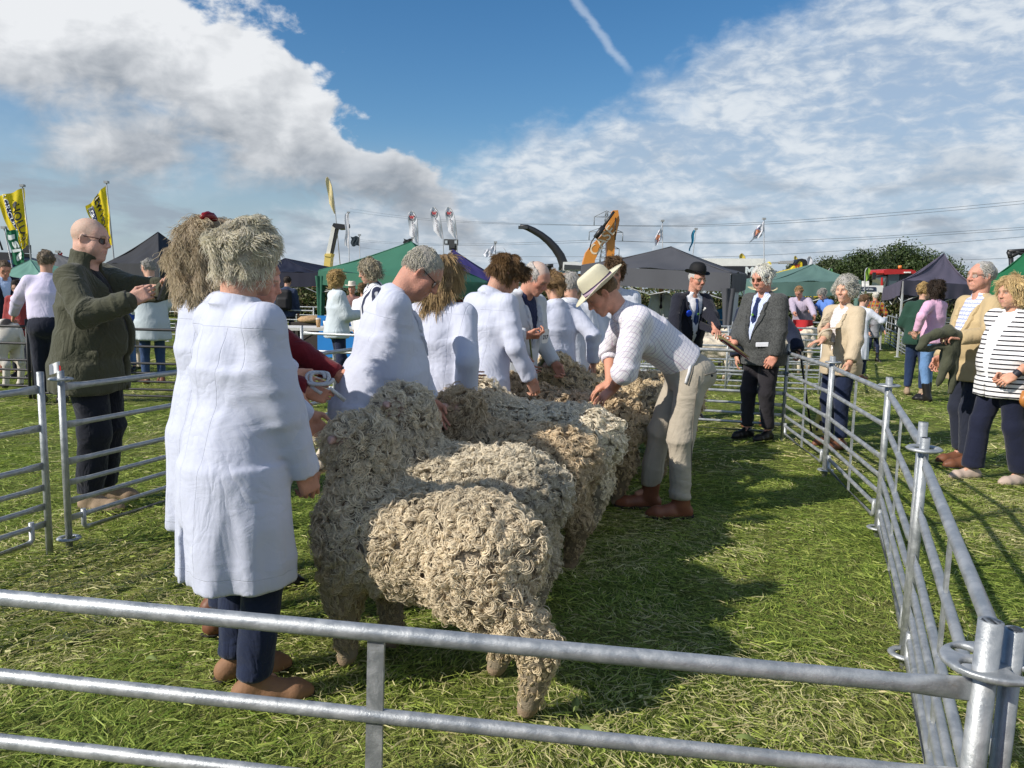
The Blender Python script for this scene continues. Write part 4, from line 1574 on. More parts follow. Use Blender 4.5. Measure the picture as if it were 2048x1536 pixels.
def build_grass():
    rng = np.random.RandomState(4)
    m = bpy.data.materials.new('grass_blade')
    m.use_nodes = True
    n = NT(m.node_tree)
    out = n.n('ShaderNodeOutputMaterial')
    b = n.n('ShaderNodeBsdfPrincipled')
    a = n.n('ShaderNodeAttribute')
    a.attribute_name = 'Col'
    n.link(a.outputs['Color'], b.inputs['Base Color'])
    b.inputs['Roughness'].default_value = .55
    b.inputs['Specular IOR Level'].default_value = .3
    tr = n.n('ShaderNodeBsdfTranslucent')
    n.link(n.mix(1.0, a.outputs['Color'], (.9, 1.0, .45), 'MULTIPLY'), tr.inputs[0])
    mx = n.n('ShaderNodeMixShader')
    mx.inputs[0].default_value = .36
    n.link(b.outputs[0], mx.inputs[1])
    n.link(tr.outputs[0], mx.inputs[2])
    n.link(mx.outputs[0], out.inputs[0])

    def patch(name, N, y0, y1, L, wd, lift, segs, margin=.4, pw=1.0):
        # spread evenly in the strip the photograph looks over
        y = y0 + (y1 - y0) * rng.rand(N) ** pw
        hw = .70 * y + margin
        x = (rng.rand(N) * 2 - 1) * hw
        keep = rng.rand(N) < (hw / hw.max()) ** (1.0 if pw == 1 else .35)
        x, y = x[keep], y[keep]
        N = len(x)
        sw = fbm2(x, y, 11, 2.6) * 2.6 + fbm2(x, y, 12, .8) * 2
        th = sw + rng.normal(size=N) * 1.0
        clump = fbm2(x, y, 13, 5.0)
        tuft = np.clip(fbm2(x, y, 14, 1.5) + .25 * rng.normal(size=N), -1, 1)
        up = np.clip(lift * (.6 + .9 * np.clip(clump, 0, 1)) * rng.uniform(.3, 1.5, N), .03, 1.25)
        l = L * rng.uniform(.5, 1.4, N)
        w = wd * rng.uniform(.6, 1.35, N)
        d = np.stack([np.cos(th) * np.cos(up), np.sin(th) * np.cos(up), np.sin(up)], 1)
        sd = np.stack([-np.sin(th), np.cos(th), rng.normal(size=N) * .5], 1)
        z0 = rng.uniform(-.012, .022, N) + .012 * np.clip(clump, -.3, 1)
        p0 = np.stack([x, y, z0], 1) - d * (l * .25)[:, None]
        pts, k = [], segs + 1
        for i in range(k):
            t = i / segs
            c = p0 + d * (l * t)[:, None]
            c[:, 2] -= l * .55 * t * t * np.sin(up)
            c += np.stack([-np.sin(th), np.cos(th), 0 * th], 1) * (l * .18 * t * t * rng.normal(size=N))[:, None]
            ww = w * (1 - .75 * t) * (.75 if i == 0 else 1)
            pts += [c - sd * ww[:, None] / 2, c + sd * ww[:, None] / 2]
        V = np.stack(pts, 1).reshape(-1, 3)
        V[:, 2] = np.maximum(V[:, 2], -.01)
        base = (np.arange(N) * 2 * k)[:, None]
        Q = np.concatenate([base + np.array([[2 * i, 2 * i + 1, 2 * i + 3, 2 * i + 2]]) for i in range(segs)])
        g = np.array([[.185, .275, .042], [.310, .395, .080], [.450, .500, .145], [.680, .630, .330], [.560, .480, .260], [.390, .460, .095]])
        straw = np.clip(.32 + .70 * tuft, .03, .95)
        r = rng.rand(N)
        ci = np.where(r < straw * .42, 3, np.where(r < straw * .6, 4, np.where(r < .36, 0, np.where(r < .66, 1, np.where(r < .86, 5, 2)))))
        c = g[ci] * rng.uniform(.75, 1.25, (N, 1))
        Cc = np.repeat(np.concatenate([np.clip(c, 0, 1), np.ones((N, 1))], 1), 2 * k, axis=0)
        o = link(name, np_mesh(name, V, Q, False, {'Col': Cc}), m)
        tag(o, 'cut green and straw coloured grass lying matted over the field', 'grass', kind='stuff')
        return o
    patch('grass', 200000, 1.15, 6.2, .062, .0042, .30, 2, pw=1.0)
    patch('grass', 130000, 5.8, 15, .10, .0085, .30, 1)
    patch('grass', 70000, 14, 36, .17, .018, .34, 1, margin=2)
    patch('grass', 16000, 1.2, 7.5, .020, .014, .35, 1)          # clover and broad leaves among the blades


# ------------------------------------------------------------------ galvanised sheep hurdles
GALV = None
_hcache = {}


def galv():
    global GALV
    if GALV is None:
        m = bpy.data.materials.new('galvanised_steel')
        m.use_nodes = True
        n = NT(m.node_tree)
        out = n.n('ShaderNodeOutputMaterial')
        b = n.n('ShaderNodeBsdfPrincipled')
        tc = n.n('ShaderNodeTexCoord')
        v = tc.outputs['Object']
        f = n.noise(v, 22, 5, .65, .5)
        g = n.noise(v, 160, 4, .7)
        c = n.mix(n.mr(f, .3, .7), (.30, .325, .34), (.47, .49, .50))
        c = n.mix(n.mr(g, .60, .78), c, (.62, .62, .60))
        c = n.mix(n.mr(n.noise(v, 9, 5, .7, .8), .66, .78, 0, .6), c, (.26, .19, .12))
        n.link(c, b.inputs['Base Color'])
        b.inputs['Metallic'].default_value = .55
        n.link(n.mr(f, .3, .7, .36, .58), b.inputs['Roughness'])
        bp = n.n('ShaderNodeBump')
        bp.inputs['Strength'].default_value = .25
        bp.inputs['Distance'].default_value = .004
        n.link(n.m('ADD', g, f), bp.inputs['Height'])
        n.link(bp.outputs[0], b.inputs['Normal'])
        n.link(b.outputs[0], out.inputs[0])
        GALV = m
    return GALV


RZ = [.88, .675, .473, .356, .254, .16, .08]


def hurdle(a, b, label, group='galvanised hurdles', near=False, material=None, zs=None, ring=(0, 0), brace=True, low_cut=True, post=.035, rail=.0, n=None, zoff=0.0, top=1.0, h=1.0, tilt=0.0):
    """steel hurdle from ground point a to b: seven rails flattened where they meet two end posts, a flat centre brace"""
    a, b = np.asarray(a, float)[:2], np.asarray(b, float)[:2]
    d = b - a
    L = float(np.linalg.norm(d))
    o = empty('hurdle', (a[0], a[1], zoff), math.atan2(d[1], d[0]), label, 'hurdle', group)
    zs = zs or RZ
    ns = n or (14 if near else 6)
    key0 = (round(L, 2), ns, post, h, material is None)

    def part(name, key, make):
        key = (name,) + key0 + key
        if key not in _hcache:
            m = MB()
            make(m)
            me = m.mesh(name)
            me.materials.append(material or galv())
            _hcache[key] = me
        ob = bpy.data.objects.new(name, _hcache[key])
        COL.objects.link(ob)
        ob.parent = o
        return ob
    o.rotation_euler[1] = 0.0
    if tilt:
        o.rotation_mode = 'ZYX' if False else 'XYZ'
        o.rotation_euler = (Matrix.Rotation(math.atan2(d[1], d[0]), 3, 'Z') @ Matrix.Rotation(R(tilt), 3, 'Y')).to_euler()
    pr = post / 2
    for i, z in enumerate(zs):
        r = (.017 if i == 0 else .0150 if i < 3 else .0135) * (1 if near else 1.1)

        def mk(m, r=r, i=i):
            if near:
                xs = [pr * .6, .045, .085, .13, L / 2, L - .13, L - .085, L - .045, L - pr * .6]
                rz = [1.35, 1.35, 1.25, 1.0, 1.0, 1.0, 1.25, 1.35, 1.35]
                fl = [.22, .22, .55, 1, 1, 1, .55, .22, .22]
                m.tube([(x, 0, 0) for x in xs], [r * q for q in rz], ns, flat=[f / q for f, q in zip(fl, rz)])
            else:
                m.tube([(pr * .6, 0, 0), (L - pr * .6, 0, 0)], r, ns, cap=False)
        if i == len(zs) - 1 and low_cut and near:
            def mk(m, r=r):
                m.tube([(.10, 0, .11), (.10, 0, .02), (.115, 0, .004), (.14, 0, 0), (L - .14, 0, 0), (L - .115, 0, .004), (L - .10, 0, .02), (L - .10, 0, .11)], r, ns)
        part('rail', (i if near else r, near), mk).location = (0, 0, z * h)
    tz = 0.97 * top
    for x in (0, L):
        part('end_post', (near,), lambda m: m.tube([(0, 0, -.06), (0, 0, tz * h)] if not near else [(0, 0, -.06), (0, 0, .5), (0, 0, tz * h), (0, 0, tz * h), (0, 0, tz * h - .03)],
                                                   pr if not near else [pr, pr, pr, pr * .72, pr * .72], ns)).location = (x, 0, 0)
    if brace:
        part('centre_brace', (), lambda m: m.box((0, 0, (zs[0] + zs[-1]) / 2 * h), (.034 if near else .03, .010, (zs[0] - zs[-1]) * h))).location = (L / 2, 0, 0)
    for k, x in ((0, 0), (1, L)):
        if ring[k]:
            def mkr(m):
                t = np.linspace(0, 2 * np.pi, 25)
                m.tube([(.045 * math.cos(q), .05 * math.sin(q) * 1.0, 0) for q in t], .008, 6, flat=[1.9] * 25, cap=False)
                m.tube([(-.045, .0, 0), (.045, 0, 0)], .006, 6)
            rg = part('coupling_ring', (), mkr)
            rg.location = (x, 0, .925 * h)
            if near:
                rg2 = part('coupling_ring', (), mkr)
                rg2.location = (x, 0, .05)
    return o


# ------------------------------------------------------------------ hedge and trees
def leaf_mat(name, c1, c2, c3=None):
    m = bpy.data.materials.new(name)
    m.use_nodes = True
    n = NT(m.node_tree)
    out = n.n('ShaderNodeOutputMaterial')
    b = n.n('ShaderNodeBsdfPrincipled')
    a = n.n('ShaderNodeAttribute')
    a.attribute_name = 'Col'
    n.link(a.outputs['Color'], b.inputs['Base Color'])
    b.inputs['Roughness'].default_value = .6
    tr = n.n('ShaderNodeBsdfTranslucent')
    n.link(a.outputs['Color'], tr.inputs[0])
    mx = n.n('ShaderNodeMixShader')
    mx.inputs[0].default_value = .25
    n.link(b.outputs[0], mx.inputs[1])
    n.link(tr.outputs[0], mx.inputs[2])
    n.link(mx.outputs[0], out.inputs[0])
    return m


def leaf_cards(name, p, nrm_, size, cols, material, parent, rng):
    N = len(p)
    u = rng.normal(size=(N, 3))
    w = nrm_ * .8 + rng.normal(size=(N, 3)) * .6
    w /= np.linalg.norm(w, axis=1)[:, None]
    u = u - w * (u * w).sum(1)[:, None]
    u /= np.linalg.norm(u, axis=1)[:, None]
    v = np.cross(w, u)
    s = size * rng.uniform(.6, 1.4, N)
    su, sv = (u * s[:, None]), (v * (s * .55)[:, None])
    V = np.stack([p - su, p - sv + w * (s * .15)[:, None], p + su, p + sv + w * (s * .15)[:, None]], 1).reshape(-1, 3)
    Q = np.arange(4 * N).reshape(N, 4)
    Cc = np.repeat(np.concatenate([np.clip(cols, 0, 1), np.ones((N, 1))], 1), 4, axis=0)
    o = link(name, np_mesh(name, V, Q, False, {'Col': Cc}), material, parent)
    return o


def build_hedge():
    rng = np.random.RandomState(8)
    x0, x1, Y, H, D = -34.0, 42.0, 32.0, 1.5, 1.3
    core = MB()
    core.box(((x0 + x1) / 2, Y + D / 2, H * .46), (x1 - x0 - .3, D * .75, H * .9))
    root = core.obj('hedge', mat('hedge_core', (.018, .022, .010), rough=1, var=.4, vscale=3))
    tag(root, 'long clipped green and bronze hedge along the back of the field', 'hedge')
    N = 52000
    side = rng.rand(N)
    x = rng.uniform(x0, x1, N)
    z = rng.rand(N) ** .85 * H
    y = np.full(N, Y)
    n_ = np.tile(np.array([0, -1.0, .3]), (N, 1))
    top = side > .78
    z[top] = H
    y[top] = Y + rng.rand(top.sum()) * D
    n_[top] = (0, -.2, 1)
    b = fbm2(x, z * 2.5, 5, 1.8)
    y = y - .10 * b - rng.rand(N) * .16
    z = z + np.where(top, .07 * fbm2(x, y, 6, 2.2) + rng.rand(N) * .10, 0)
    g = np.array([[.060, .085, .022], [.095, .120, .032], [.145, .135, .050], [.160, .110, .050], [.130, .165, .048]])
    r = np.clip(rng.rand(N) + .25 * fbm2(x, z, 7, .5), 0, .999)
    cols = g[(r * 5).astype(int)] * rng.uniform(.6, 1.3, (N, 1))
    leaf_cards('foliage', np.stack([x, y, z], 1), n_, .062, cols, leaf_mat('hedge_leaf', 0, 0), root, rng)


def tree(label, base, h, w, seed, lean=0.0, tint=0, ncl=26, dens=1.0, group='broadleaf trees behind the show ground'):
    rng = np.random.RandomState(seed)
    o = empty('tree', base, 0, label, 'tree', group)
    m = MB()
    bark = mat('bark', (.10, .08, .06), rough=.95, var=.3, vscale=3, bump=.6, bscale=8)
    m.tube([(0, 0, -.3), (.05 * w * .2, 0, h * .25), (0, .1, h * .55)], [.045 * h * .55, .035 * h * .5, .02 * h * .4], 8)
    for k in range(7):
        a = rng.uniform(0, 6.28)
        q = np.array([math.cos(a) * w * .33, math.sin(a) * w * .3, h * rng.uniform(.55, .85)])
        m.tube([(0, 0, h * rng.uniform(.2, .4)), q * .5 + np.array([0, 0, h * .22]), q], [.014 * h, .010 * h, .004 * h], 6)
    m.obj('trunk', bark, o)
    pts, nn, bright = [], [], []
    for k in range(ncl):
        a = rng.uniform(0, 6.28)
        r = rng.uniform(.0, 1) ** .5
        zz = rng.uniform(.18, .92)
        prof = math.sin(min(1, (zz - .05) * 1.15) * math.pi) ** .55
        c = np.array([math.cos(a) * r * w * .42 * prof, math.sin(a) * r * w * .42 * prof, h * zz])
        R0 = rng.uniform(.10, .19) * w
        n = int(dens * 300)
        v = rng.normal(size=(n, 3))
        v /= np.linalg.norm(v, axis=1)[:, None]
        rr = R0 * rng.uniform(.55, 1.05, n) * (1 + .25 * wob(v, 3, seed + k, 4))
        pts.append(c + v * rr[:, None] * np.array([1, 1, .8]))
        nn.append(v)
        bright.append(np.full(n, rng.uniform(.75, 1.25)))
    pts, nn, bright = np.concatenate(pts), np.concatenate(nn), np.concatenate(bright)
    g = np.array([[.030, .052, .013], [.042, .070, .016], [.060, .088, .022]]) if tint == 0 else np.array([[.040, .055, .018], [.055, .075, .022], [.075, .095, .03]])
    cols = g[rng.randint(0, 3, len(pts))] * bright[:, None] * rng.uniform(.75, 1.2, (len(pts), 1))
    if 'leaf_tree' not in MATS:
        MATS['leaf_tree'] = leaf_mat('leaf_tree', 0, 0)
    leaf_cards('crown', pts, nn, .021 * h, cols, MATS['leaf_tree'], o, rng)
    return o


build_ground()
build_grass()
build_hedge()
# ------------------------------------------------------------------ the show ring and the pens
def build_fences():
    g = 'hurdles round the judging ring'
    D, C, B, A, E = (.852, 1.325), (1.58, 2.90), (2.25, 4.56), (2.55, 6.1), (2.72, 7.6)
    FZ = [.79, .615, .465, .34, .23, .12]
    hurdle((-1.40, 1.588), D, 'nearest galvanised hurdle crossing the foot of the view in front of the sheep', g, True, zs=FZ, low_cut=False, n=18, top=.95, post=.042, tilt=1.15)
    hurdle((.938, 1.37), C, 'galvanised hurdle running from the near corner post beside the open grass', g, True, ring=(0, 1), n=16, h=.955, zoff=-.07, tilt=-2.4)
    hurdle((C[0] + .02, C[1] + .05), B, 'second galvanised hurdle of the side fence, right of the bending judge', g, True, ring=(0, 1))
    hurdle((B[0] + .02, B[1] + .05), A, 'galvanised hurdle between the judge and the couple, ending beside the woman in beige', g, True, ring=(0, 1))
    hurdle((A[0] + .01, A[1] + .05), E, 'galvanised hurdle under the hand of the grey haired woman in beige', g, True)
    # rosette plate that couples the two near corner posts
    d = SDF(.004)
    d.ecyl((0, 0, -.007), (0, 0, .007), (.088, .080), (.088, .080), k=.004)
    for hx, hy, hr in ((-.042, -.020, .026), (.042, .028, .026), (.030, -.042, .021), (-.028, .045, .021)):
        d.ecyl((hx, hy, -.02), (hx, hy, .02), (hr, hr), (hr, hr), k=.003, sub=True)
    V, Q = d.mesh(1)
    o = link('coupling_plate', np_mesh('coupling_plate', V, Q, True), galv(), None, (.895, 1.345, .785))
    tag(o, 'round steel coupling plate with holes joining the two near corner posts', 'coupling plate')
    L0 = (-2.40, 4.06)
    hurdle((-2.95, 2.38), (-2.46, 3.98), 'galvanised hurdle at the far left, ending beside the photographing man', g, True)
    hurdle(L0, (-1.84, 5.72), 'galvanised hurdle in front of the legs of the man taking a photo', g, True, ring=(1, 0))
    hurdle((-1.82, 5.78), (-1.26, 7.45), 'galvanised hurdle seen between the nearest handler and the man in glasses', g, True)
    p = E
    for i, lab in enumerate(('galvanised hurdle of the far fence beside the man with folded papers', 'galvanised hurdle of the far fence under the bowler hatted steward', 'galvanised hurdle of the far fence behind the young handler')):
        q = (p[0] - 1.74, p[1] + .50)
        hurdle(p, q, lab, g, True)
        p = q
    # pens further off
    dark = mat('dark_steel', (.05, .05, .052), rough=.5, metal=.4)  # darker steel tone for the calf pen hurdles
    k = 'dark hurdles of the calf pen'
    hurdle((-7.65, 9.35), (-5.85, 9.25), 'dark hurdle under the hand of the man in lilac', k, material=dark)
    hurdle((-5.8, 9.25), (-4.0, 9.15), 'dark hurdle behind the man in the olive jacket', k, material=dark)
    hurdle((-4.0, 9.15), (-3.9, 10.95), 'dark hurdle closing the side of the calf pen', k, material=dark)
    pg = 'hurdles of the sheep pens beyond the ring'
    n = 0

    def row(a, b, cnt, lab, **kw):
        a, b = np.array(a, float), np.array(b, float)
        for i in range(cnt):
            u, v = a + (b - a) * i / cnt, a + (b - a) * (i + 1) / cnt
            hurdle(u, v, lab[i] if isinstance(lab, list) else lab, pg, brace=kw.get('brace', True))
    pens = 'galvanised hurdle of the sheep pens behind the bowler hatted steward'
    row((1.9, 11.7), (4.5, 11.2), 2, ['left hurdle of the first pen row, behind the man with folded papers', 'right hurdle of the first pen row, towards the white coated boy'])
    row((2.2, 13.6), (5.45, 13.3), 2, ['left hurdle of the second pen row, beyond the steward', 'right hurdle of the second pen row, beyond the man in tweed'])
    row((4.5, 11.2), (6.75, 16.2), 3, ['near hurdle of the pen side by the white coated boy', 'middle hurdle of the pen side beyond the white coated boy', 'far hurdle of the pen side below the woman in blue'])
    row((1.9, 11.7), (3.3, 17.0), 3, ['near hurdle of the pen side behind the bowler hatted steward', 'middle hurdle of the pen side behind the bowler hatted steward', 'far hurdle of the pen side behind the bowler hatted steward'])
    row((3.2, 11.45), (4.9, 16.6), 3, ['near hurdle dividing the pens behind the man in tweed', 'middle hurdle dividing the pens behind the man in tweed', 'far hurdle dividing the pens behind the man in tweed'])
    row((3.3, 17.0), (6.75, 16.2), 2, ['far pen hurdle left of the man bending in mauve', 'far pen hurdle that the man in mauve and the woman in blue lean on'])
    row((9.3, 18.0), (11.6, 24.0), 4, ['first hurdle of the receding pen row, nearest the girl in grey', 'second hurdle of the receding pen row by the girl in grey', 'third hurdle of the receding pen row by the girl in grey', 'last hurdle of the receding pen row, by the hedge'])
    row((9.3, 18.0), (13.2, 18.6), 2, ['pen front hurdle left of the woman in dark green', 'pen front hurdle right of the woman in pink'])
    row((10.1, 20.0), (14.2, 20.4), 2, ['inner pen hurdle behind the woman in dark green', 'inner pen hurdle behind the woman in pink'])
    row((10.9, 22.0), (15.0, 22.4), 2, ['rearmost pen hurdle behind the woman in dark green', 'rearmost pen hurdle right of the woman in pink'])
    row((15.6, 18.9), (19.2, 19.4), 2, ['hurdle behind the man in the beige blazer', 'hurdle behind the blond woman in stripes'])
    row((-6.5, 20.0), (-2.9, 19.6), 2, ['hurdle by the hedge left of the tied back green tent corner', 'hurdle by the hedge behind the woman in the pale sweater'])
    row((-2.9, 19.6), (.7, 19.4), 2, ['hurdle by the hedge behind the man in glasses', 'hurdle by the hedge behind the boy with a mop of hair'])
    row((-10.2, 20.4), (-6.6, 20.0), 2, ['hurdle by the hedge right of the phone, left end', 'hurdle by the hedge behind the frizzy haired handler'])
    row((-6.2, 17.2), (-4.4, 17.0), 1, 'galvanised hurdle beside the tied back tent leg')


build_fences()
# ------------------------------------------------------------------ tents
def tent(label, corners, peak, val, col, legs=True, seed=1, sag=.05, scallop=0.0, group='pop up tents at the back of the show field', curtain=None, wallcol=None, truss=True, drop=None):
    """pop-up shelter: corners = four eave points going round, peak = top; canopy, valance, four legs, folding truss"""
    c = [np.asarray(q, float) for q in corners]
    pk = np.asarray(peak, float)
    o0 = np.mean(c, axis=0) * np.array([1, 1, 0])
    m = mat('canvas_' + '_'.join('%03d' % int(k * 999) for k in col), col, rough=.75, var=.10, vscale=1.3, bump=.5, bscale=2.2, translucent=.12)
    o = empty('market_tent', o0, 0, label, 'tent', group)
    L = [q - o0 for q in c]
    pl = pk - o0
    mb = MB()
    for i in range(4):
        a, b = L[i], L[(i + 1) % 4]
        nf = np.cross(b - a, pl - a)
        nf /= np.linalg.norm(nf)
        if nf[2] < 0:
            nf = -nf

        def fn(u, v, a=a, b=b, nf=nf, i=i):
            e = a + (b - a) * v
            p = e + (pl - e) * u
            s = math.sin(math.pi * u) * .75 + .25 * math.sin(math.pi * min(1, u * 1.6))
            w = .022 * math.sin(9 * v + 7 * u + seed + i) * math.sin(math.pi * v) + .014 * math.sin(23 * v - 11 * u + i * 2)
            return p - nf * (sag * s * (.55 + .45 * math.sin(math.pi * v)) + w * (1 - u)) - np.array([0, 0, sag * .3 * s * (1 - math.sin(math.pi * v))])
        mb.sheet(fn, 14, 18)
    mb.obj('canopy', m, o)
    for i in range(4):
        a = L[i]
        ms = MB()
        ms.tube([a + (pl - a) * u - np.array([0, 0, sag * .3 * (math.sin(math.pi * u) * .75 + .25 * math.sin(math.pi * min(1, u * 1.6))) + sag * .5 * math.sin(math.pi * u) - .004]) for u in np.linspace(0, 1, 9)], .014, 5)
        ms.obj('ridge_seam', m, o)
    mb = MB()
    for i in range(4):
        a, b = L[i], L[(i + 1) % 4]
        d = nrm(b - a)
        out = nrm(np.cross(d, [0, 0, 1]))
        if np.dot(out, (a + b) / 2) < 0:
            out = -out
        n = 36 if scallop else 20

        def fv(u, v, a=a, b=b, out=out):
            p = a + (b - a) * v + out * (.012 + .02 * math.sin(31 * v + seed) * u + .012)
            h = val + scallop * (abs(math.sin(v * math.pi * 9)) - .5)
            return p - np.array([0, 0, h * u]) - np.array([0, 0, .04 * u * math.sin(math.pi * v)])
        mb.sheet(fv, 3, n)
    mb.obj('valance', m, o)
    st = mat('tent_frame', (.55, .56, .57), rough=.45, metal=.3)
    for i in range(4):
        if legs:
            a = L[i] * np.array([.985, .985, 1])
            mb = MB()
            mb.box((a[0], a[1], a[2] / 2 - .02), (.038, .038, a[2] + .0))
            mb.box((a[0], a[1], .006), (.10, .10, .012))
            mb.obj('leg', st, o)
    if truss:
        for i in range(4):
            a, b = L[i] * np.array([.98, .98, 1]), L[(i + 1) % 4] * np.array([.98, .98, 1])
            mb = MB()
            z0, z1 = -.06 - val * .25, -.06 - val - .12
            for k in range(2):
                p, q = a + (b - a) * k / 2, a + (b - a) * (k + 1) / 2
                mb.tube([p + [0, 0, z0], q + [0, 0, z1]], .012, 5)
                mb.tube([p + [0, 0, z1], q + [0, 0, z0]], .012, 5)
            mb.obj('truss', st, o)
    if curtain is not None:
        for ci, w, top, bot in curtain:
            a = L[ci]
            mb = MB()

            def fc(u, v, a=a):
                an = v * 2 * math.pi
                r = w * (1 - .55 * u ** .6) * (1 + .30 * math.sin(5 * an + 2 * u))
                return np.array([a[0] * .985 + r * math.cos(an) * .8, a[1] * .985 + r * math.sin(an) * .8, top + (bot - top) * u])
            mb.sheet(fc, 10, 24)
            mb.obj('tied_curtain', m, o)
    if drop is not None:
        for ci, f0, f1, zb, cc in drop:
            a, b = L[ci], L[(ci + 1) % 4]
            mb = MB()

            def fd(u, v, a=a, b=b):
                p = a + (b - a) * (f0 + (f1 - f0) * v)
                return np.array([p[0] * .99, p[1] * .99 + .03 * math.sin(9 * v), (a[2] - .05) * (1 - u) + zb * u])
            mb.sheet(fd, 6, 10)
            mb.obj('side_wall', mat('tent_wall_%d' % int(cc[0] * 99), cc, rough=.8, var=.08, vscale=2), o)
    return o


def quad_corners(p, q, depth, ang=None):
    """corners of a shelter whose front edge is p-q and which runs back `depth`"""
    p, q = np.asarray(p, float), np.asarray(q, float)
    d = q - p
    n = nrm(np.array([-d[1], d[0], 0]))
    if n[1] < 0:
        n = -n
    z = (p[2] + q[2]) / 2
    r, s = q + n * depth, p + n * depth
    r[2] = s[2] = z
    return [p, q, r, s]


def build_tents():
    # near corners given as places in the field
    a, b = P(638, 541, 17.2), P(892, 560, 15.4)
    c = P(980, 566, 18.6)
    d = a + c - b
    tent('dark green tent with a tied back corner behind the line of handlers', [a, b, c, d], P(822, 484, 17.2), .30, (.040, .150, .098), seed=2, curtain=[(0, .13, 1.65, .05)])
    a, b = P(880, 545, 24), P(1000, 566, 24)
    tent('purple blue tent half hidden behind the dark green tent', quad_corners(a, b, 3.2), P(905, 499, 25.5), .28, (.035, .030, .13), seed=3)
    a, b = P(212, 527, 17.0), P(318, 527, 15.0)
    c = P(440, 545, 16.8)
    d = a + c - b
    tent('black tent behind the olive jacket man and the curly haired woman', [a, b, c, d], P(316, 465, 17), .36, (.030, .031, .036), seed=4)
    a, b = P(500, 543, 21), P(636, 546, 20)
    tent('dark navy tent seen behind the nearest handler', quad_corners(a, b, 3.0), P(570, 517, 22), .34, (.010, .012, .028), seed=5, drop=[])
    a, b, c = P(1163, 531, 17.8), P(1462, 546, 15.2), P(1492, 548, 18.8)
    tent('large charcoal grey tent behind the bowler hatted steward', [a, b, c, a + c - b], P(1342, 494, 17.5), .36, (.075, .078, .090), seed=6, sag=.04, curtain=[(1, .16, 1.55, .66)], drop=[(1, .12, .6, .55, (.42, .45, .47))])
    a, b = P(1530, 565, 20.5), P(1722, 562, 20.5)
    tent('pale sage green tent behind the woman in the blue shirt', quad_corners(a, b, 3.2), P(1626, 529, 22), .34, (.115, .205, .180), seed=7, sag=.05, curtain=[(1, .13, 1.4, .3)])
    a, b = P(1806, 560, 18.6), P(1950, 570, 19.3)
    c0 = P(1768, 576, 21.2)
    tent('purple grey tent behind the woman in pink', [a, b, b + c0 - a, c0], P(1887, 508, 20.6), .34, (.105, .095, .135), seed=8, sag=.13)
    a, b = P(1978, 560, 15.5), P(2150, 560, 14.6)
    tent('bright green tent with a scalloped white edged valance at the right', quad_corners(a, b, 3.2), P(2062, 496, 16.8), .26, (.018, .150, .060), seed=9, scallop=.07)
    a, b = P(-40, 562, 22), P(95, 566, 21)
    tent('pale green tent behind the man in the lilac shirt', quad_corners(a, b, 3), P(60, 520, 23.5), .3, (.13, .27, .22), seed=10)
    a, b = P(100, 548, 25), P(225, 548, 25)
    tent('grey tent behind the head of the olive jacket man', quad_corners(a, b, 3), P(108, 508, 26), .3, (.10, .105, .115), seed=11)


build_tents()


# ------------------------------------------------------------------ machines, flags and signs behind the hedge
class PB(MB):
    """shapes given by where they are seen, at a real distance and with a real thickness"""

    def pp(self, pts, Y, th, dy=0.0):
        V = np.array([P(x, y, Y) for x, y in pts])
        k = len(V)
        A = V.copy(); A[:, 1] = Y + dy
        Bk = V.copy(); Bk[:, 1] = Y + dy + th
        Fs = [tuple(range(k)), tuple(range(2 * k - 1, k - 1, -1))] + [(i, i + k, (i + 1) % k + k, (i + 1) % k) for i in range(k)]
        return self.add(np.concatenate([A, Bk]), Fs)


def local(o, root):
    """keep a part built in world coordinates where it is under its root"""
    o.parent = root
    o.matrix_parent_inverse = Matrix.Translation(root.location).inverted()
    return o


PNT = {}


def paint(name, c, rough=.4, metal=0.0):
    return mat('paint_' + name, c, rough=rough, metal=metal, var=.08, vscale=3, spec=.5)


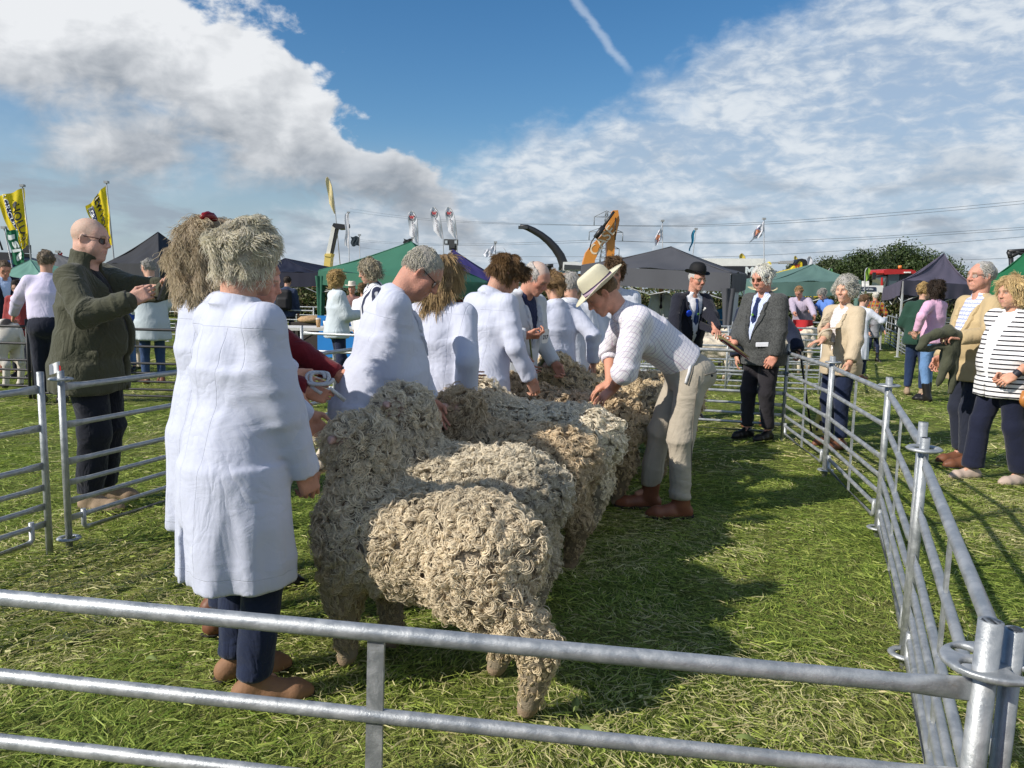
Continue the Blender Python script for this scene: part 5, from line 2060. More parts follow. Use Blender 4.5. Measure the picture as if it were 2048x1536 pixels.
def feather(label, base, tip, foot, w, col, Y, text=None, tcol=None, emblem=None, group='feather flags above the machinery stands', bend=1.0):
    """curved sail flag on a bent pole: base = foot of the pole, foot = lower end of the sail, tip = top, all photo places; w = width in metres"""
    b, t, ft = P(*base, Y), P(*tip, Y), P(*foot, Y)
    root = empty('feather_flag', (b[0], b[1], 0), 0, label, 'flag', group)
    n = 18
    H = t - ft
    h = np.linalg.norm(H)
    ax = H / h
    side = np.array([ax[2], 0, -ax[0]])
    edge = lambda u: ft + H * u + side * bend * w * (.42 * math.sin(u * math.pi * .62) - .30 * max(0, u - .72) / .28 * (max(0, u - .72) / .28) - .13 * u)
    m = MB()
    m.tube(np.concatenate([[[b[0], b[1], 0]], [edge(i / n) for i in range(n + 1)]]), [.035] + [.024] * n + [.012], 6)
    local(m.obj('pole', paint('pole', (.30, .31, .32)), None), root)
    prof = lambda u: w * min(1, .22 + 2.6 * u) * (1 if u < .72 else math.sqrt(max(0, 1 - ((u - .72) / .285) ** 2)))

    def fn(u, v):
        return edge(u) - side * bend * prof(u) * v + np.array([0, .04 * math.sin(5 * v + 7 * u), -.06 * v * w])
    m = MB()
    m.sheet(fn, 30, 6)
    local(m.obj('sail', mat('sail_' + label[:24].replace(' ', '_'), col, rough=.7, var=.08, vscale=2, translucent=.2), None), root)
    if text:
        V, Fs = text_mesh(text, w * .30, .002)
        V2 = [fn(min(max(.42 - q[0] / h, 0), 1), min(1, max(0, .5 + bend * q[1] / w))) + np.array([0, -.09, 0]) for q in V]
        local(link('lettering', np_mesh('lettering', V2, Fs), paint('ink_' + str(tcol), tcol or (.02, .02, .03)), None), root)
    if emblem:
        c = fn(.80, .5) + np.array([0, -.08, 0])
        m = MB()
        r = w * .33
        m.tube([c + np.array([r * math.cos(q), 0, r * math.sin(q)]) for q in np.linspace(0, 2 * np.pi, 25)], .022, 5, cap=False)
        local(m.obj('emblem_ring', paint('ink_dark', (.03, .03, .05)), None), root)
        V, Fs = text_mesh(emblem, w * .48, .012)
        local(link('emblem', np_mesh('emblem', [c + np.array([q[0], -.03, q[1]]) for q in V], Fs), paint('ink_red', (.5, .03, .03)), None), root)
    return root


def flag(label, top, bot, Y, shape, col, group='flags on poles over the stands', prints=(), pole_r=.025, name='flag_on_pole', seed=1, mname=None, wave=.10):
    """cloth hanging from a pole: shape = photo outline as (u across, v down) grid corners: attach top, attach bottom, free bottom, free top"""
    t, b = P(*top, Y), P(*bot, Y)
    root = empty('flag_on_pole', (b[0], b[1], 0), 0, label, 'flag', group)
    m = MB()
    m.tube([(b[0], Y, 0), b, t], [pole_r * 1.3, pole_r, pole_r * .7], 7)
    m.box(t + np.array([0, 0, .03]), (.14, .14, .08))
    local(m.obj('pole', paint('pole', (.30, .31, .32)), None), root)
    A, Bq, Cq, Dq = [P(*q, Y) for q in shape]

    def fn(u, v):
        p = (A * (1 - v) + Bq * v) * (1 - u) + (Dq * (1 - v) + Cq * v) * u
        y = wave * math.sin(7 * u + 2.2 * v + seed) * (.3 + u) + wave * .5 * math.sin(15 * u - 5 * v + seed * 2)
        return p + np.array([.03 * math.sin(9 * v + seed), y, .03 * math.sin(8 * u + seed)])
    m = MB()
    m.sheet(fn, 18, 22)
    local(m.obj('cloth', mat('flag_' + (mname or label[:20].replace(' ', '_')), col, rough=.7, var=.10, vscale=2.5, translucent=.3), None), root)
    for s, size, u0, v0, rot, c, bold in prints:
        V, Fs = text_mesh(s, size, bold)
        w, h = np.linalg.norm(Dq - A), np.linalg.norm(Bq - A)
        V2 = []
        for q in V:
            x, y = q[0] * math.cos(rot) - q[1] * math.sin(rot), q[0] * math.sin(rot) + q[1] * math.cos(rot)
            p = fn(min(max(u0 - x / w, 0), 1), min(max(v0 - y / h, 0), 1))
            V2.append(p + np.array([0, -.035, 0]))
        local(link('lettering', np_mesh('lettering', V2, Fs), paint('ink_' + '_'.join(str(k) for k in c), c), None), root)
    return root, fn


def wheel(m_t, m_r, c, r, w, root):
    m = MB()
    M = np.array([[1, 0, 0], [0, 0, 1], [0, -1, 0]], float)
    m.lathe([(r * .55, -w / 2), (r * .93, -w / 2), (r, -w * .35), (r, w * .35), (r * .93, w / 2), (r * .55, w / 2)], c, 20, M)
    t = local(m.obj('wheel', m_t, None), root)
    m = MB()
    m.lathe([(.01, -w * .3), (r * .56, -w * .42), (r * .56, w * .42), (.01, w * .3)], c, 16, M)
    k = m.obj('rim', m_r, None)
    k.parent = t
    k.matrix_parent_inverse = Matrix.Translation(root.location).inverted()


def build_machines():
    blk, dk = paint('black', (.018, .018, .020), .45), paint('dark', (.05, .052, .055), .5)
    rub = mat('rubber', (.02, .02, .02), rough=.9)
    glass = mat('cab_glass', (.05, .08, .09), rough=.08, var=.0, spec=.8)
    steel = paint('chrome', (.6, .6, .6), .25, .8)
    # excavator
    Y = 52.0
    ora = paint('orange', (.62, .24, .035), .4)
    b = P(1170, 600, Y)
    r = empty('excavator', (b[0], Y, 0), 0, 'orange excavator with its long boom raised above the grey tent', 'excavator')
    m = PB()
    m.pp([(1168, 560), (1166, 525), (1172, 505), (1182, 492), (1204, 470), (1219, 442), (1226, 421), (1236, 420), (1238, 431), (1228, 452), (1214, 478), (1200, 500), (1190, 520), (1189, 560)], Y, .9)
    local(m.obj('boom', ora, None), r)
    m = PB()
    m.pp([(1221, 440), (1228, 420), (1237, 420), (1240, 440), (1231, 480), (1228, 540), (1214, 540), (1214, 480)], Y, .7, .15)
    local(m.obj('dipper_arm', ora, None), r)
    m = PB()
    m.tube([P(1190, 476, Y) + [0, -.25, 0], P(1206, 454, Y) + [0, -.25, 0]], .17, 8)
    m.tube([P(1206, 454, Y) + [0, -.25, 0], P(1227, 424, Y) + [0, -.25, 0]], .09, 8)
    m.tube([P(1178, 500, Y) + [0, -.3, 0], P(1182, 484, Y) + [0, -.3, 0], P(1190, 473, Y) + [0, -.3, 0]], .045, 6)
    m.tube([P(1231, 436, Y) + [0, -.1, 0], P(1229, 452, Y) + [0, -.3, 0], P(1230, 480, Y) + [0, -.1, 0]], .045, 6)
    local(m.obj('ram', blk, None), r)
    V, Fs = text_mesh('CASE', .95, .01)
    c0 = P(1205, 482, Y)
    ca, sa = math.cos(R(52)), math.sin(R(52))
    local(link('lettering', np_mesh('lettering', [c0 + np.array([q[0] * ca - q[1] * sa, -.02, q[0] * sa + q[1] * ca]) for q in V], Fs), paint('pale', (.75, .62, .45)), None), r)
    m = PB()
    m.box((b[0] + .4, Y + 1.2, 1.9), (4.0, 2.4, 1.3))
    local(m.obj('engine_housing', ora, None), r)
    m = PB(); m.box((b[0] - 1.2, Y + .3, 2.1), (1.3, 1.2, 1.7))
    local(m.obj('cab', glass, None), r)
    for dy in (0, 2.2):
        m = PB(); m.prism([(b[0] - 2.2, .25), (b[0] - 1.9, 0), (b[0] + 2.2, 0), (b[0] + 2.5, .25), (b[0] + 2.5, .65), (b[0] + 2.2, .95), (b[0] - 1.9, .95), (b[0] - 2.2, .65)], 'y', Y + dy, Y + dy + .6)
        local(m.obj('track', rub, None), r)
    # forage harvester with its spout
    Y = 46.0
    b = P(1130, 600, Y)
    r = empty('forage_harvester', (b[0], Y, 0), 0, 'green forage harvester with a long curved black spout', 'harvester')
    path = [(1129, 545), (1127, 528), (1121, 512), (1110, 496), (1097, 482), (1082, 470), (1067, 461), (1054, 455), (1040, 452)]
    m = PB(); m.tube([P(x, y, Y) for x, y in path], [.30, .28, .26, .24, .22, .20, .19, .17, .12], 8)
    s = local(m.obj('spout', blk, None), r)
    m = PB(); m.box(P(1046, 455, Y), (.55, .4, .16))
    local(m.obj('spout_flap', dk, None), r)
    green = paint('harvester_green', (.10, .30, .03), .35)
    m = PB(); m.pp([(1080, 600), (1082, 548), (1092, 543), (1110, 543), (1118, 551), (1120, 600)], Y, 2.6)
    local(m.obj('body', green, None), r)
    m = PB(); m.pp([(1117, 600), (1119, 541), (1150, 541), (1162, 600)], Y - .4, 2.2)
    local(m.obj('cab', glass, None), r)
    m = PB(); m.pp([(1126, 541), (1127, 524), (1150, 523), (1164, 526), (1164, 541)], Y - .6, 2.4)
    local(m.obj('roof', paint('cab_white', (.72, .72, .70)), None), r)
    m = PB(); m.pp([(1128, 539), (1129, 529), (1163, 531), (1163, 539)], Y - .7, .3)
    local(m.obj('light_bar', dk, None), r)
    m = PB(); m.tube([P(1098, 545, Y), P(1098, 530, Y)], .16, 8); m.tube([P(1098, 535, Y), P(1098, 528, Y)], .26, 8)
    local(m.obj('exhaust', blk, None), r)
    for px in (1092, 1150):
        q = P(px, 590, Y)
        wheel(rub, green, (q[0], Y - .8, .85), .85, .6, r)
    # telescopic handler
    Y = 44.0
    b = P(655, 600, Y)
    yel, wht = paint('handler_cream', (.72, .55, .16)), paint('handler_white', (.72, .72, .68))
    r = empty('telescopic_handler', (b[0], Y, 0), 0, 'telescopic handler with a white boom raised above the green tent', 'handler')
    m = PB(); m.pp([(644, 560), (650, 507), (662, 507), (658, 560)], Y, .7); m.pp([(650, 507), (648, 512), (661, 514), (663, 507)], Y - .05, .8)
    local(m.obj('lower_boom', yel, None), r)
    m = PB(); m.pp([(652, 507), (664, 450), (671, 452), (660, 507)], Y + .1, .45)
    local(m.obj('upper_boom', wht, None), r)
    m = PB(); m.pp([(659, 507), (670, 455), (675, 457), (664, 507)], Y + .12, .4)
    local(m.obj('boom_inner', blk, None), r)
    m = PB(); m.pp([(664, 452), (667, 446), (676, 447), (690, 449), (693, 446), (694, 452), (690, 457), (676, 458), (670, 456)], Y - .2, .9)
    local(m.obj('carriage', blk, None), r)
    m = PB(); m.box((b[0] + .5, Y + .8, 1.2), (4.2, 2.0, .9)); m.box((b[0] + .3, Y + .3, 1.35), (1.3, 1.0, .5))
    local(m.obj('body', yel, None), r)
    for dx in (-1.2, 2.0):
        wheel(rub, yel, (b[0] + dx, Y - .1, .6), .6, .4, r)
    # red loader
    Y = 50.0
    b = P(908, 600, Y)
    red = paint('machine_red', (.42, .02, .02))
    r = empty('front_loader', (b[0], Y, 0), 0, 'red loader arm holding a dark fork carriage above the purple tent', 'loader')
    m = PB(); m.pp([(904, 560), (905, 499), (911, 499), (913, 560)], Y, .5)
    local(m.obj('mast', red, None), r)
    m = PB()
    m.pp([(888, 478), (916, 479), (916, 490), (910, 491), (909, 496), (900, 496), (899, 490), (888, 489)], Y - .2, .25)
    m.pp([(898, 490), (914, 490), (914, 500), (898, 500)], Y - .05, .5)
    local(m.obj('fork_carriage', dk, None), r)
    m = PB(); m.pp([(890, 481), (895, 481), (895, 487), (890, 487)], Y - .23, .02); m.pp([(909, 481), (914, 481), (914, 487), (909, 487)], Y - .23, .02)
    local(m.obj('carriage_sky_plate', paint('pale_sky', (.5, .55, .6)), None), r)  # solid plates coloured like bright sky showing through the carriage
    m = PB(); m.box((b[0], Y + 1.5, 1.1), (2.0, 3.0, 1.4))
    local(m.obj('body', red, None), r)
    for dx in (-1.0, 1.0):
        wheel(rub, red, (b[0] + dx, Y + .6, .6), .6, .4, r)
    # trailer with the dark sign, white lorry roof behind
    Y = 40.0
    wm = paint('trailer_white', (.80, .79, .74))
    b = P(1470, 600, Y + 3)
    r = empty('box_trailer', (b[0], Y + 3, 0), 0, 'long white box trailer behind the dark sign board', 'trailer')
    m = PB(); m.pp([(1380, 578), (1380, 517), (1531, 517), (1531, 578)], Y + 3, 2.4)
    local(m.obj('body', wm, None), r)
    for px in (1420, 1500):
        q = P(px, 590, Y + 3); wheel(rub, dk, (q[0], Y + 3, .5), .5, .35, r)
    b = P(1480, 600, Y)
    r = empty('sign_board', (b[0], Y, 0), 0, 'dark M&M sign board with a white edge behind the bowler hatted steward', 'sign')
    m = PB(); m.pp([(1420, 580), (1420, 529), (1543, 529), (1541, 580)], Y, .5)
    local(m.obj('frame', wm, None), r)
    m = PB(); m.pp([(1423, 578), (1423, 532), (1539, 532), (1538, 578)], Y - .03, .03)
    local(m.obj('panel', paint('sign_black', (.022, .022, .026)), None), r)
    tw = paint('sign_white', (.7, .75, .75))
    for ch, px in (('M', 1498), ('M', 1525)):
        V, Fs = text_mesh(ch, .56, .03); c = P(px, 543, Y)
        local(link('lettering', np_mesh('lettering', [c + np.array([q[0], -.05, q[1]]) for q in V], Fs), tw, None), r)
    m = PB(); m.pp([(1506, 551), (1506, 541), (1513.5, 535), (1521, 541), (1521, 551)], Y - .045, .01)
    local(m.obj('house_emblem', paint('sign_brick', (.42, .13, .09)), None), r)
    V, Fs = text_mesh('&', .42, .02); c = P(1513.5, 546, Y)
    local(link('lettering', np_mesh('lettering', [c + np.array([q[0], -.06, q[1]]) for q in V], Fs), tw, None), r)
    for px in (1424, 1538):
        m = PB(); q = P(px, 578, Y); m.box((q[0], Y + .25, q[2] / 2), (.1, .1, q[2])); local(m.obj('support', dk, None), r)
    # yellow wheeled excavator arm
    Y = 45.0
    yl = paint('digger_yellow', (.78, .60, .02))
    b = P(1590, 600, Y)
    r = empty('yellow_digger', (b[0], Y, 0), 0, 'yellow digger boom with a red W above the sage green tent', 'digger')
    m = PB(); m.pp([(1544, 566), (1544, 549), (1562, 543), (1584, 537), (1592, 528), (1598, 521), (1604, 519), (1606, 525), (1604, 536), (1598, 544), (1584, 548), (1562, 552), (1548, 556), (1548, 566)], Y, .6)
    m.pp([(1536, 528), (1540, 523), (1543, 528), (1543, 534), (1536, 534)], Y + .1, .4)
    local(m.obj('boom', yl, None), r)
    m = PB(); m.pp([(1543, 524.5), (1562, 523.5), (1562, 526), (1543, 526)], Y + .2, .2); m.pp([(1560, 522), (1588, 521), (1586, 527), (1560, 527)], Y + .15, .3)
    local(m.obj('ram', paint('ram_grey', (.35, .36, .37), .3), None), r)
    m = PB(); m.pp([(1588, 530), (1596, 519), (1604, 517), (1612, 519), (1617, 527), (1615, 538), (1606, 540), (1605, 524), (1600, 521), (1594, 529)], Y - .05, .7)
    local(m.obj('cover', blk, None), r)
    V, Fs = text_mesh('W', .30, .012); c = P(1594, 532, Y)
    local(link('lettering', np_mesh('lettering', [c + np.array([q[0], -.02, q[1]]) for q in V], Fs), paint('ink_red', (.5, .03, .03)), None), r)
    m = PB(); m.box((b[0], Y + 1.2, 1.2), (3.2, 2.2, 1.4)); m.box((b[0] - .4, Y + .9, 2.2), (1.3, 1.2, 1.0))
    local(m.obj('body', yl, None), r)
    for dx in (-1.1, 1.1):
        wheel(rub, yl, (b[0] + dx, Y - .1, .5), .5, .4, r)
    # red tractor
    Y = 38.0
    b = P(1810, 600, Y)
    r = empty('tractor', (b[0], Y, 0), 0, 'red roofed tractor between the trees and the purple grey tent', 'tractor')
    m = PB(); m.pp([(1767, 546), (1768, 540), (1776, 538), (1824, 539), (1832, 542), (1832, 547), (1800, 548), (1770, 549)], Y - .2, 1.9)
    local(m.obj('roof', red, None), r)
    m = PB(); m.pp([(1771, 578), (1775, 548), (1800, 548), (1798, 578)], Y, 1.5)
    local(m.obj('cab', glass, None), r)
    m = PB()
    for px0, px1 in ((1771, 1775), (1799, 1801), (1826, 1828)):
        m.pp([(px0, 580), (px1, 548), (px1 + 2, 548), (px0 + 2, 580)], Y - .05, .1)
    m.pp([(1802, 560), (1802, 548), (1827, 548), (1827, 560)], Y, 1.4)
    local(m.obj('cab_frame', blk, None), r)
    for px in (1806, 1813):
        m = PB(); m.box(P(px, 545, Y) + [0, -.25, 0], (.14, .06, .06)); local(m.obj('work_light', paint('lamp_white', (.85, .85, .8)), None), r)
    m = PB(); m.tube([P(1800, 537, Y), P(1800, 531, Y)], .09, 8); local(m.obj('beacon', paint('amber', (.7, .22, .05)), None), r)
    m = PB(); m.tube([P(1748, 553, Y), P(1775, 550, Y)], .05, 6); m.box(P(1748, 552, Y), (.14, .1, .35)); local(m.obj('mirror', blk, None), r)
    m = PB(); m.pp([(1763, 575), (1764, 555), (1766, 555), (1766, 575)], Y - .3, .1); m.pp([(1745, 590), (1748, 578), (1768, 574), (1768, 590)], Y - .2, 1.3)
    local(m.obj('bonnet', red, None), r)
    wheel(rub, red, (b[0] + .4, Y - .3, .85), .85, .5, r)
    wheel(rub, red, (b[0] - 1.4, Y - .2, .6), .6, .45, r)
    # white van strip with lettering
    Y = 36.0
    b = P(1740, 600, Y)
    r = empty('exhibition_trailer', (b[0], Y, 0), 0, 'white trailer with a dark lettered strip beside the red tractor', 'trailer')
    m = PB(); m.pp([(1722, 590), (1722, 571), (1767, 571), (1767, 590)], Y, 2); m.pp([(1725, 571), (1725, 562), (1738, 562), (1738, 571)], Y + .1, 1)
    local(m.obj('body', wm, None), r)
    m = PB(); m.pp([(1723, 582), (1723, 574), (1752, 574), (1752, 582)], Y - .03, .03); local(m.obj('name_strip', paint('strip_navy', (.02, .03, .06)), None), r)
    V, Fs = text_mesh('or of tibs', .13, .003); c = P(1735, 578, Y)
    local(link('lettering', np_mesh('lettering', [c + np.array([q[0], -.05, q[1]]) for q in V], Fs), tw, None), r)
    # dark lattice crane top at the right edge
    Y = 36.0
    b = P(2030, 600, Y)
    r = empty('bale_loader', (b[0], Y, 0), 0, 'dark loader frame poking up behind the bright green tent', 'loader')
    m = PB()
    for q0, q1 in (((2016, 503), (2060, 500)), ((2017, 503), (2022, 516)), ((2018, 515), (2040, 503)), ((2030, 503), (2060, 512)), ((2022, 516), (2024, 580))):
        m.tube([P(*q0, Y), P(*q1, Y)], .10, 6)
    local(m.obj('lifting_frame', blk, None), r)
    m = PB(); m.box((b[0] + .3, Y + .5, .9), (2.4, 1.6, 1.3)); local(m.obj('body', dk, None), r)
    for dx in (-.6, 1.0):
        wheel(rub, dk, (b[0] + dx, Y - .3, .5), .5, .35, r)
    # orange and dark stuff on the hedge line: covered stand with an orange cover
    Y = 35.0
    b = P(610, 600, Y)
    r = empty('covered_stand', (b[0], Y, 0), 0, 'low stand under an orange cover just behind the hedge', 'stand')
    m = PB(); m.pp([(585, 600), (598, 553), (722, 562), (724, 600)], Y, 2.0); local(m.obj('cover', mat('orange_cover', (.62, .20, .08), rough=.7, bump=.6, bscale=3), None), r)
    m = PB(); m.box((b[0] + 1.2, Y + 1, .35), (3.2, 1.8, .7)); local(m.obj('bench', dk, None), r)
    # dark machine left
    Y = 33.5
    b = P(20, 600, Y)
    r = empty('crop_sprayer', (b[0], Y, 0), 0, 'dark farm machine at the left edge behind the lettered green flag', 'machine')
    m = PB(); m.pp([(-30, 545), (-30, 503), (20, 505), (20, 512), (48, 520), (52, 545)], Y, 1.5); local(m.obj('body', blk, None), r)
    m = PB(); m.tube([P(-6, 470, Y), P(0, 485, Y), P(5, 500, Y)], .04, 5); m.tube([P(30, 520, Y), P(56, 495, Y)], .07, 6); m.box(P(54, 498, Y), (.25, .2, .35)); local(m.obj('boom', blk, None), r)
    m = PB(); m.pp([(0, 540), (4, 522), (24, 520), (26, 540)], Y - .1, .3); local(m.obj('blue_panel', paint('blue', (.02, .06, .25)), None), r)
    wheel(rub, dk, (b[0] - .3, Y - .3, .7), .7, .4, r)


def build_flags():
    yel = (.80, .62, .02)
    navy = (.015, .02, .10)
    blk = (.02, .02, .025)
    for lab, tp, bt, shp, sd, pr in (
        ('yellow flag with a navy strip on the leftmost pole', (45, 373), (62, 520), [(45, 377), (58, 492), (34, 502), (-12, 395)], 1,
         [('AGRICULTURE', .30, .60, .47, -1.5, (.75, .77, .8), .003), ('HOLLAND', .38, .26, .68, -1.5, blk, .008)]),
        ('yellow flag with black lettering behind the bald man', (213, 366), (228, 520), [(212, 370), (226, 488), (196, 498), (176, 412)], 4,
         [('AGRICULTURE', .26, .80, .50, -1.5, (.75, .77, .8), .003), ('NEW HOLLAND', .34, .45, .55, -1.5, blk, .008)])):
        r, fn = flag(lab, tp, bt, 28, shp, yel, 'yellow flags at the left', pr, seed=sd, mname='yellow', wave=.08)
        m = MB()
        u0 = .60 if sd == 1 else .80
        def strip(u, v):
            q = fn(u0 + .115 * (u - .5) * 2 * math.sin(math.pi * min(1, v + .15)) ** .5 + (.10 * (.5 - v) if sd == 1 else 0), .10 + .75 * v)
            return q + np.array([0, -.022, 0])
        m.sheet(strip, 3, 18)
        local(m.obj('navy_strip', paint('navy_print', navy), None), r)
        m = MB()
        c = (.33, .22) if sd == 1 else (.85, .16)
        m.sheet(lambda u, v: fn(min(1, max(0, c[0] + .09 * u * math.cos(v * 6.283))), c[1] + .045 * u * math.sin(v * 6.283)) + np.array([0, -.03, 0]), 2, 14)
        local(m.obj('leaf_emblem', paint('ink_black', blk), None), r)
    r, fn = flag('green banner with white letters at the left edge', (8, 457), (30, 560), 26, [(10, 458), (28, 530), (52, 526), (34, 462)], (.02, .16, .08), 'banners at the left', (), seed=2, wave=.03)
    m = MB()
    local(m.obj('x', paint('pale', (.75, .62, .45)), None), r) if False else None
    V, Fs = text_mesh('als', .75, .02)
    V2 = []
    for q in V:
        V2.append(fn(min(1, max(0, .55 - q[1] / .9)), min(.99, max(0.01, .62 - q[0] / 1.35))) + np.array([0, -.04, 0]))
    local(link('lettering', np_mesh('lettering', V2, Fs), paint('banner_white', (.75, .78, .76)), None), r)
    m = MB()
    m.sheet(lambda u, v: fn(.2 + .5 * u, .14 + .14 * v) + np.array([0, -.03, 0]), 4, 4)
    local(m.obj('white_patch', paint('banner_white', (.75, .78, .76)), None), r)
    wh = (.74, .75, .80)
    feather('white feather flag with a round red W, left of the pair', (836, 560), (825, 421), (836, 486), .52, wh, 46, 'MACHINERY', (.05, .05, .08), 'W')
    feather('white feather flag with a round red W, middle of three', (893, 560), (868, 413), (886, 476), .52, wh, 48, 'MACHINERY', (.05, .05, .08), 'W')
    feather('white feather flag with a round red W, above the fork carriage', (917, 560), (898, 413), (914, 477), .52, wh, 49, 'MACHINERY', (.05, .05, .08), 'W')
    feather('tall gold and white feather flag above the handler boom', (688, 560), (656, 353), (671, 427), .30, (.66, .56, .30), 46, 'STONE', (.03, .03, .04))
    flag('tall white banner with a brown picture at its foot', (697, 426), (699, 560), 42, [(697, 427), (699, 497), (690, 490), (690, 427)], (.70, .71, .76), prints=(), seed=3, wave=.02)
    r, fn = flag('small dark flag beside the tall white banner', (719, 471), (720, 560), 42, [(719, 473), (719, 492), (702, 492), (702, 473)], (.03, .045, .06), seed=5, wave=.02)
    r, fn = flag('dark sign flag on top of the green tent', (825, 477), (826, 560), 42, [(825, 478), (825, 492), (807, 492), (807, 478)], (.03, .035, .04), seed=6, wave=.02)
    flag('small white flag above the boy in the middle', (991, 486), (991, 560), 34, [(991, 487), (990, 504), (969, 518), (967, 503)], (.72, .73, .80), seed=7, wave=.08)
    for lab, q, sd in (('white printed flag on the pole left of the grey tent top', ((1325, 443), (1325, 560), [(1325, 445), (1323, 480), (1306, 500), (1312, 470)]), 8),
                       ('white printed flag flying above the sign board', ((1528, 439), (1528, 560), [(1528, 441), (1526, 471), (1499, 485), (1508, 461)]), 9)):
        r, fn = flag(lab, q[0], q[1], 34, q[2], (.74, .74, .80), 'white printed flags', seed=sd, wave=.06)
        for (u, v, s, c) in ((.55, .45, .20, (.45, .18, .10)), (.60, .68, .16, (.25, .10, .10)), (.45, .25, .12, (.12, .12, .22))):
            m = MB()
            m.sheet(lambda a, bq: fn(min(1, max(0, u + s * a * math.cos(bq * 6.283) * (1 + .4 * math.sin(3 * bq * 6.28)))), min(1, max(0, v + s * .8 * a * math.sin(bq * 6.283)))) + np.array([0, -.03, 0]), 2, 16)
            local(m.obj('printed_picture', paint('print_%d' % int(c[0] * 100), c), None), r)
    flag('teal pennant beside the top of the grey tent', (1392, 459), (1379, 560), 36, [(1392, 460), (1381, 502), (1378, 502), (1385, 461)], (.02, .20, .34), seed=3, wave=.02)
    feather('yellow feather flag behind the white trailer', (1494, 560), (1484, 506), (1493, 540), .36, (.62, .48, .08), 50)
    feather('yellow feather flag tip above the digger', (1596, 560), (1591, 511), (1597, 540), .22, (.62, .48, .08), 52)
    feather('white and black feather flag behind the sage green tent', (1627, 560), (1619, 512), (1626, 545), .26, (.6, .6, .64), 40, 'E', (.35, .03, .1))
    feather('lime and navy feather flag in front of the trees', (1733, 590), (1735, 535), (1730, 562), .20, (.25, .42, .06), 34, bend=-1)
    feather('faint green feather flag behind the sage green tent', (1660, 590), (1660, 536), (1659, 560), .22, (.10, .26, .10), 44, bend=-1)
    flag('red pennant behind the collar of the olive jacket', (116, 505), (118, 560), 30, [(116, 506), (118, 516), (127, 516), (124, 506)], (.5, .02, .03), seed=2, wave=.01)


def build_pylon():
    Y = 430.0
    gm = paint('pylon_grey', (.20, .22, .24))
    b = P(1208, 578, Y)
    r = empty('pylon', (b[0], Y, 0), 0, 'grey lattice electricity pylon behind the excavator boom', 'pylon')
    m = MB()
    H = P(1208, 422, Y)[2]
    wf = lambda t: 4.2 * (1 - t) ** 1.3 + .55
    N = 16
    for i in range(N):
        t0, t1 = i / N, (i + 1) / N
        for sx in (-1, 1):
            for sy in (-1, 1):
                m.tube([(sx * wf(t0), sy * wf(t0), H * t0), (sx * wf(t1), sy * wf(t1), H * t1)], .22, 4)
            m.tube([(sx * wf(t0), -wf(t0), H * t0), (-sx * wf(t1), -wf(t1), H * t1)], .15, 4)
            m.tube([(sx * wf(t0), wf(t0), H * t0), (sx * wf(t1), -wf(t1), H * t1)], .15, 4)
        m.tube([(-wf(t1), -wf(t1), H * t1), (wf(t1), -wf(t1), H * t1)], .13, 4)
    local(m.obj('lattice_tower', gm, r), r) if False else m.obj('lattice_tower', gm, r)
    ends = []
    for py, hw in ((434, 24), (464, 33), (497, 27)):
        z = P(1208, py, Y)[2]
        w = hw / 1539 * Y
        for sx in (-1, 1):
            a = MB()
            a.tube([(0, -.5, z), (sx * w, 0, z)], .2, 4)
            a.tube([(0, -.5, z + 3.4), (sx * w, 0, z)], .17, 4)
            a.obj('cross_arm', gm, r)
            a = MB()
            a.tube([(sx * w, 0, z), (sx * w, 0, z - 4.6)], .28, 5)
            a.obj('insulator', gm, r)
            ends.append(np.array([b[0] + sx * w, Y, z - 4.6]))
    # the cables come towards the camera's right and pass high over the field
    for i, e in enumerate(ends):
        py = [377, 383, 437, 441, 452, 505][i]
        q = P(2300, py, 175)
        m = MB()
        pts = []
        for t in np.linspace(0, 1, 26):
            p = e * (1 - t) + q * t
            p[2] -= 3.0 * math.sin(math.pi * t)
            pts.append(p)
        m.tube(pts, [.10 - .06 * t for t in np.linspace(0, 1, 26)], 4)
        o = m.obj('power_cable', paint('cable', (.10, .11, .12)), None)
        tag(o, 'thin dark power cable from the %s pylon arm, running to the right' % ['top left', 'top right', 'middle left', 'middle right', 'lowest left', 'lowest right'][i], 'cable', 'power cables from the pylon')
        pts = []
        q = P(700, py + 40, 900)
        m = MB()
        for t in np.linspace(0, 1, 12):
            p = e * (1 - t) + q * t
            p[2] -= 4.0 * math.sin(math.pi * t)
            pts.append(p)
        m.tube(pts, .09, 4)
        o = m.obj('power_cable', paint('cable', (.10, .11, .12)), None)
        tag(o, 'faint far power cable from the %s pylon arm, running to the left' % ['top left', 'top right', 'middle left', 'middle right', 'lowest left', 'lowest right'][i], 'cable', 'far power cables')


build_machines()
build_flags()
build_pylon()
for lab, px, py_t, Y, w, sd, tint in (('tall dark broadleaf tree right of the gap, behind the red tractor', 1790, 505, 88, 12.5, 3, 0), ('rounded tree left of the tall one behind the lime flag', 1722, 513, 86, 9.5, 4, 0),
                                ('broad dark tree whose crown runs behind the purple grey tent', 1846, 520, 92, 11, 5, 0), ('low tree behind the sage green tent', 1655, 524, 90, 8, 6, 1),
                                ('low tree behind the yellow digger boom', 1590, 532, 95, 5.5, 7, 1), ('low tree behind the end of the sign board', 1552, 545, 96, 5, 8, 1),
                                ('small tree between the tents in the far right corner', 1960, 545, 95, 7, 9, 0)):
    q = P(px, 590, Y)
    tree(lab, (q[0], Y, 0), P(px, py_t, Y)[2] + .2, w, sd, tint=tint, ncl=60)
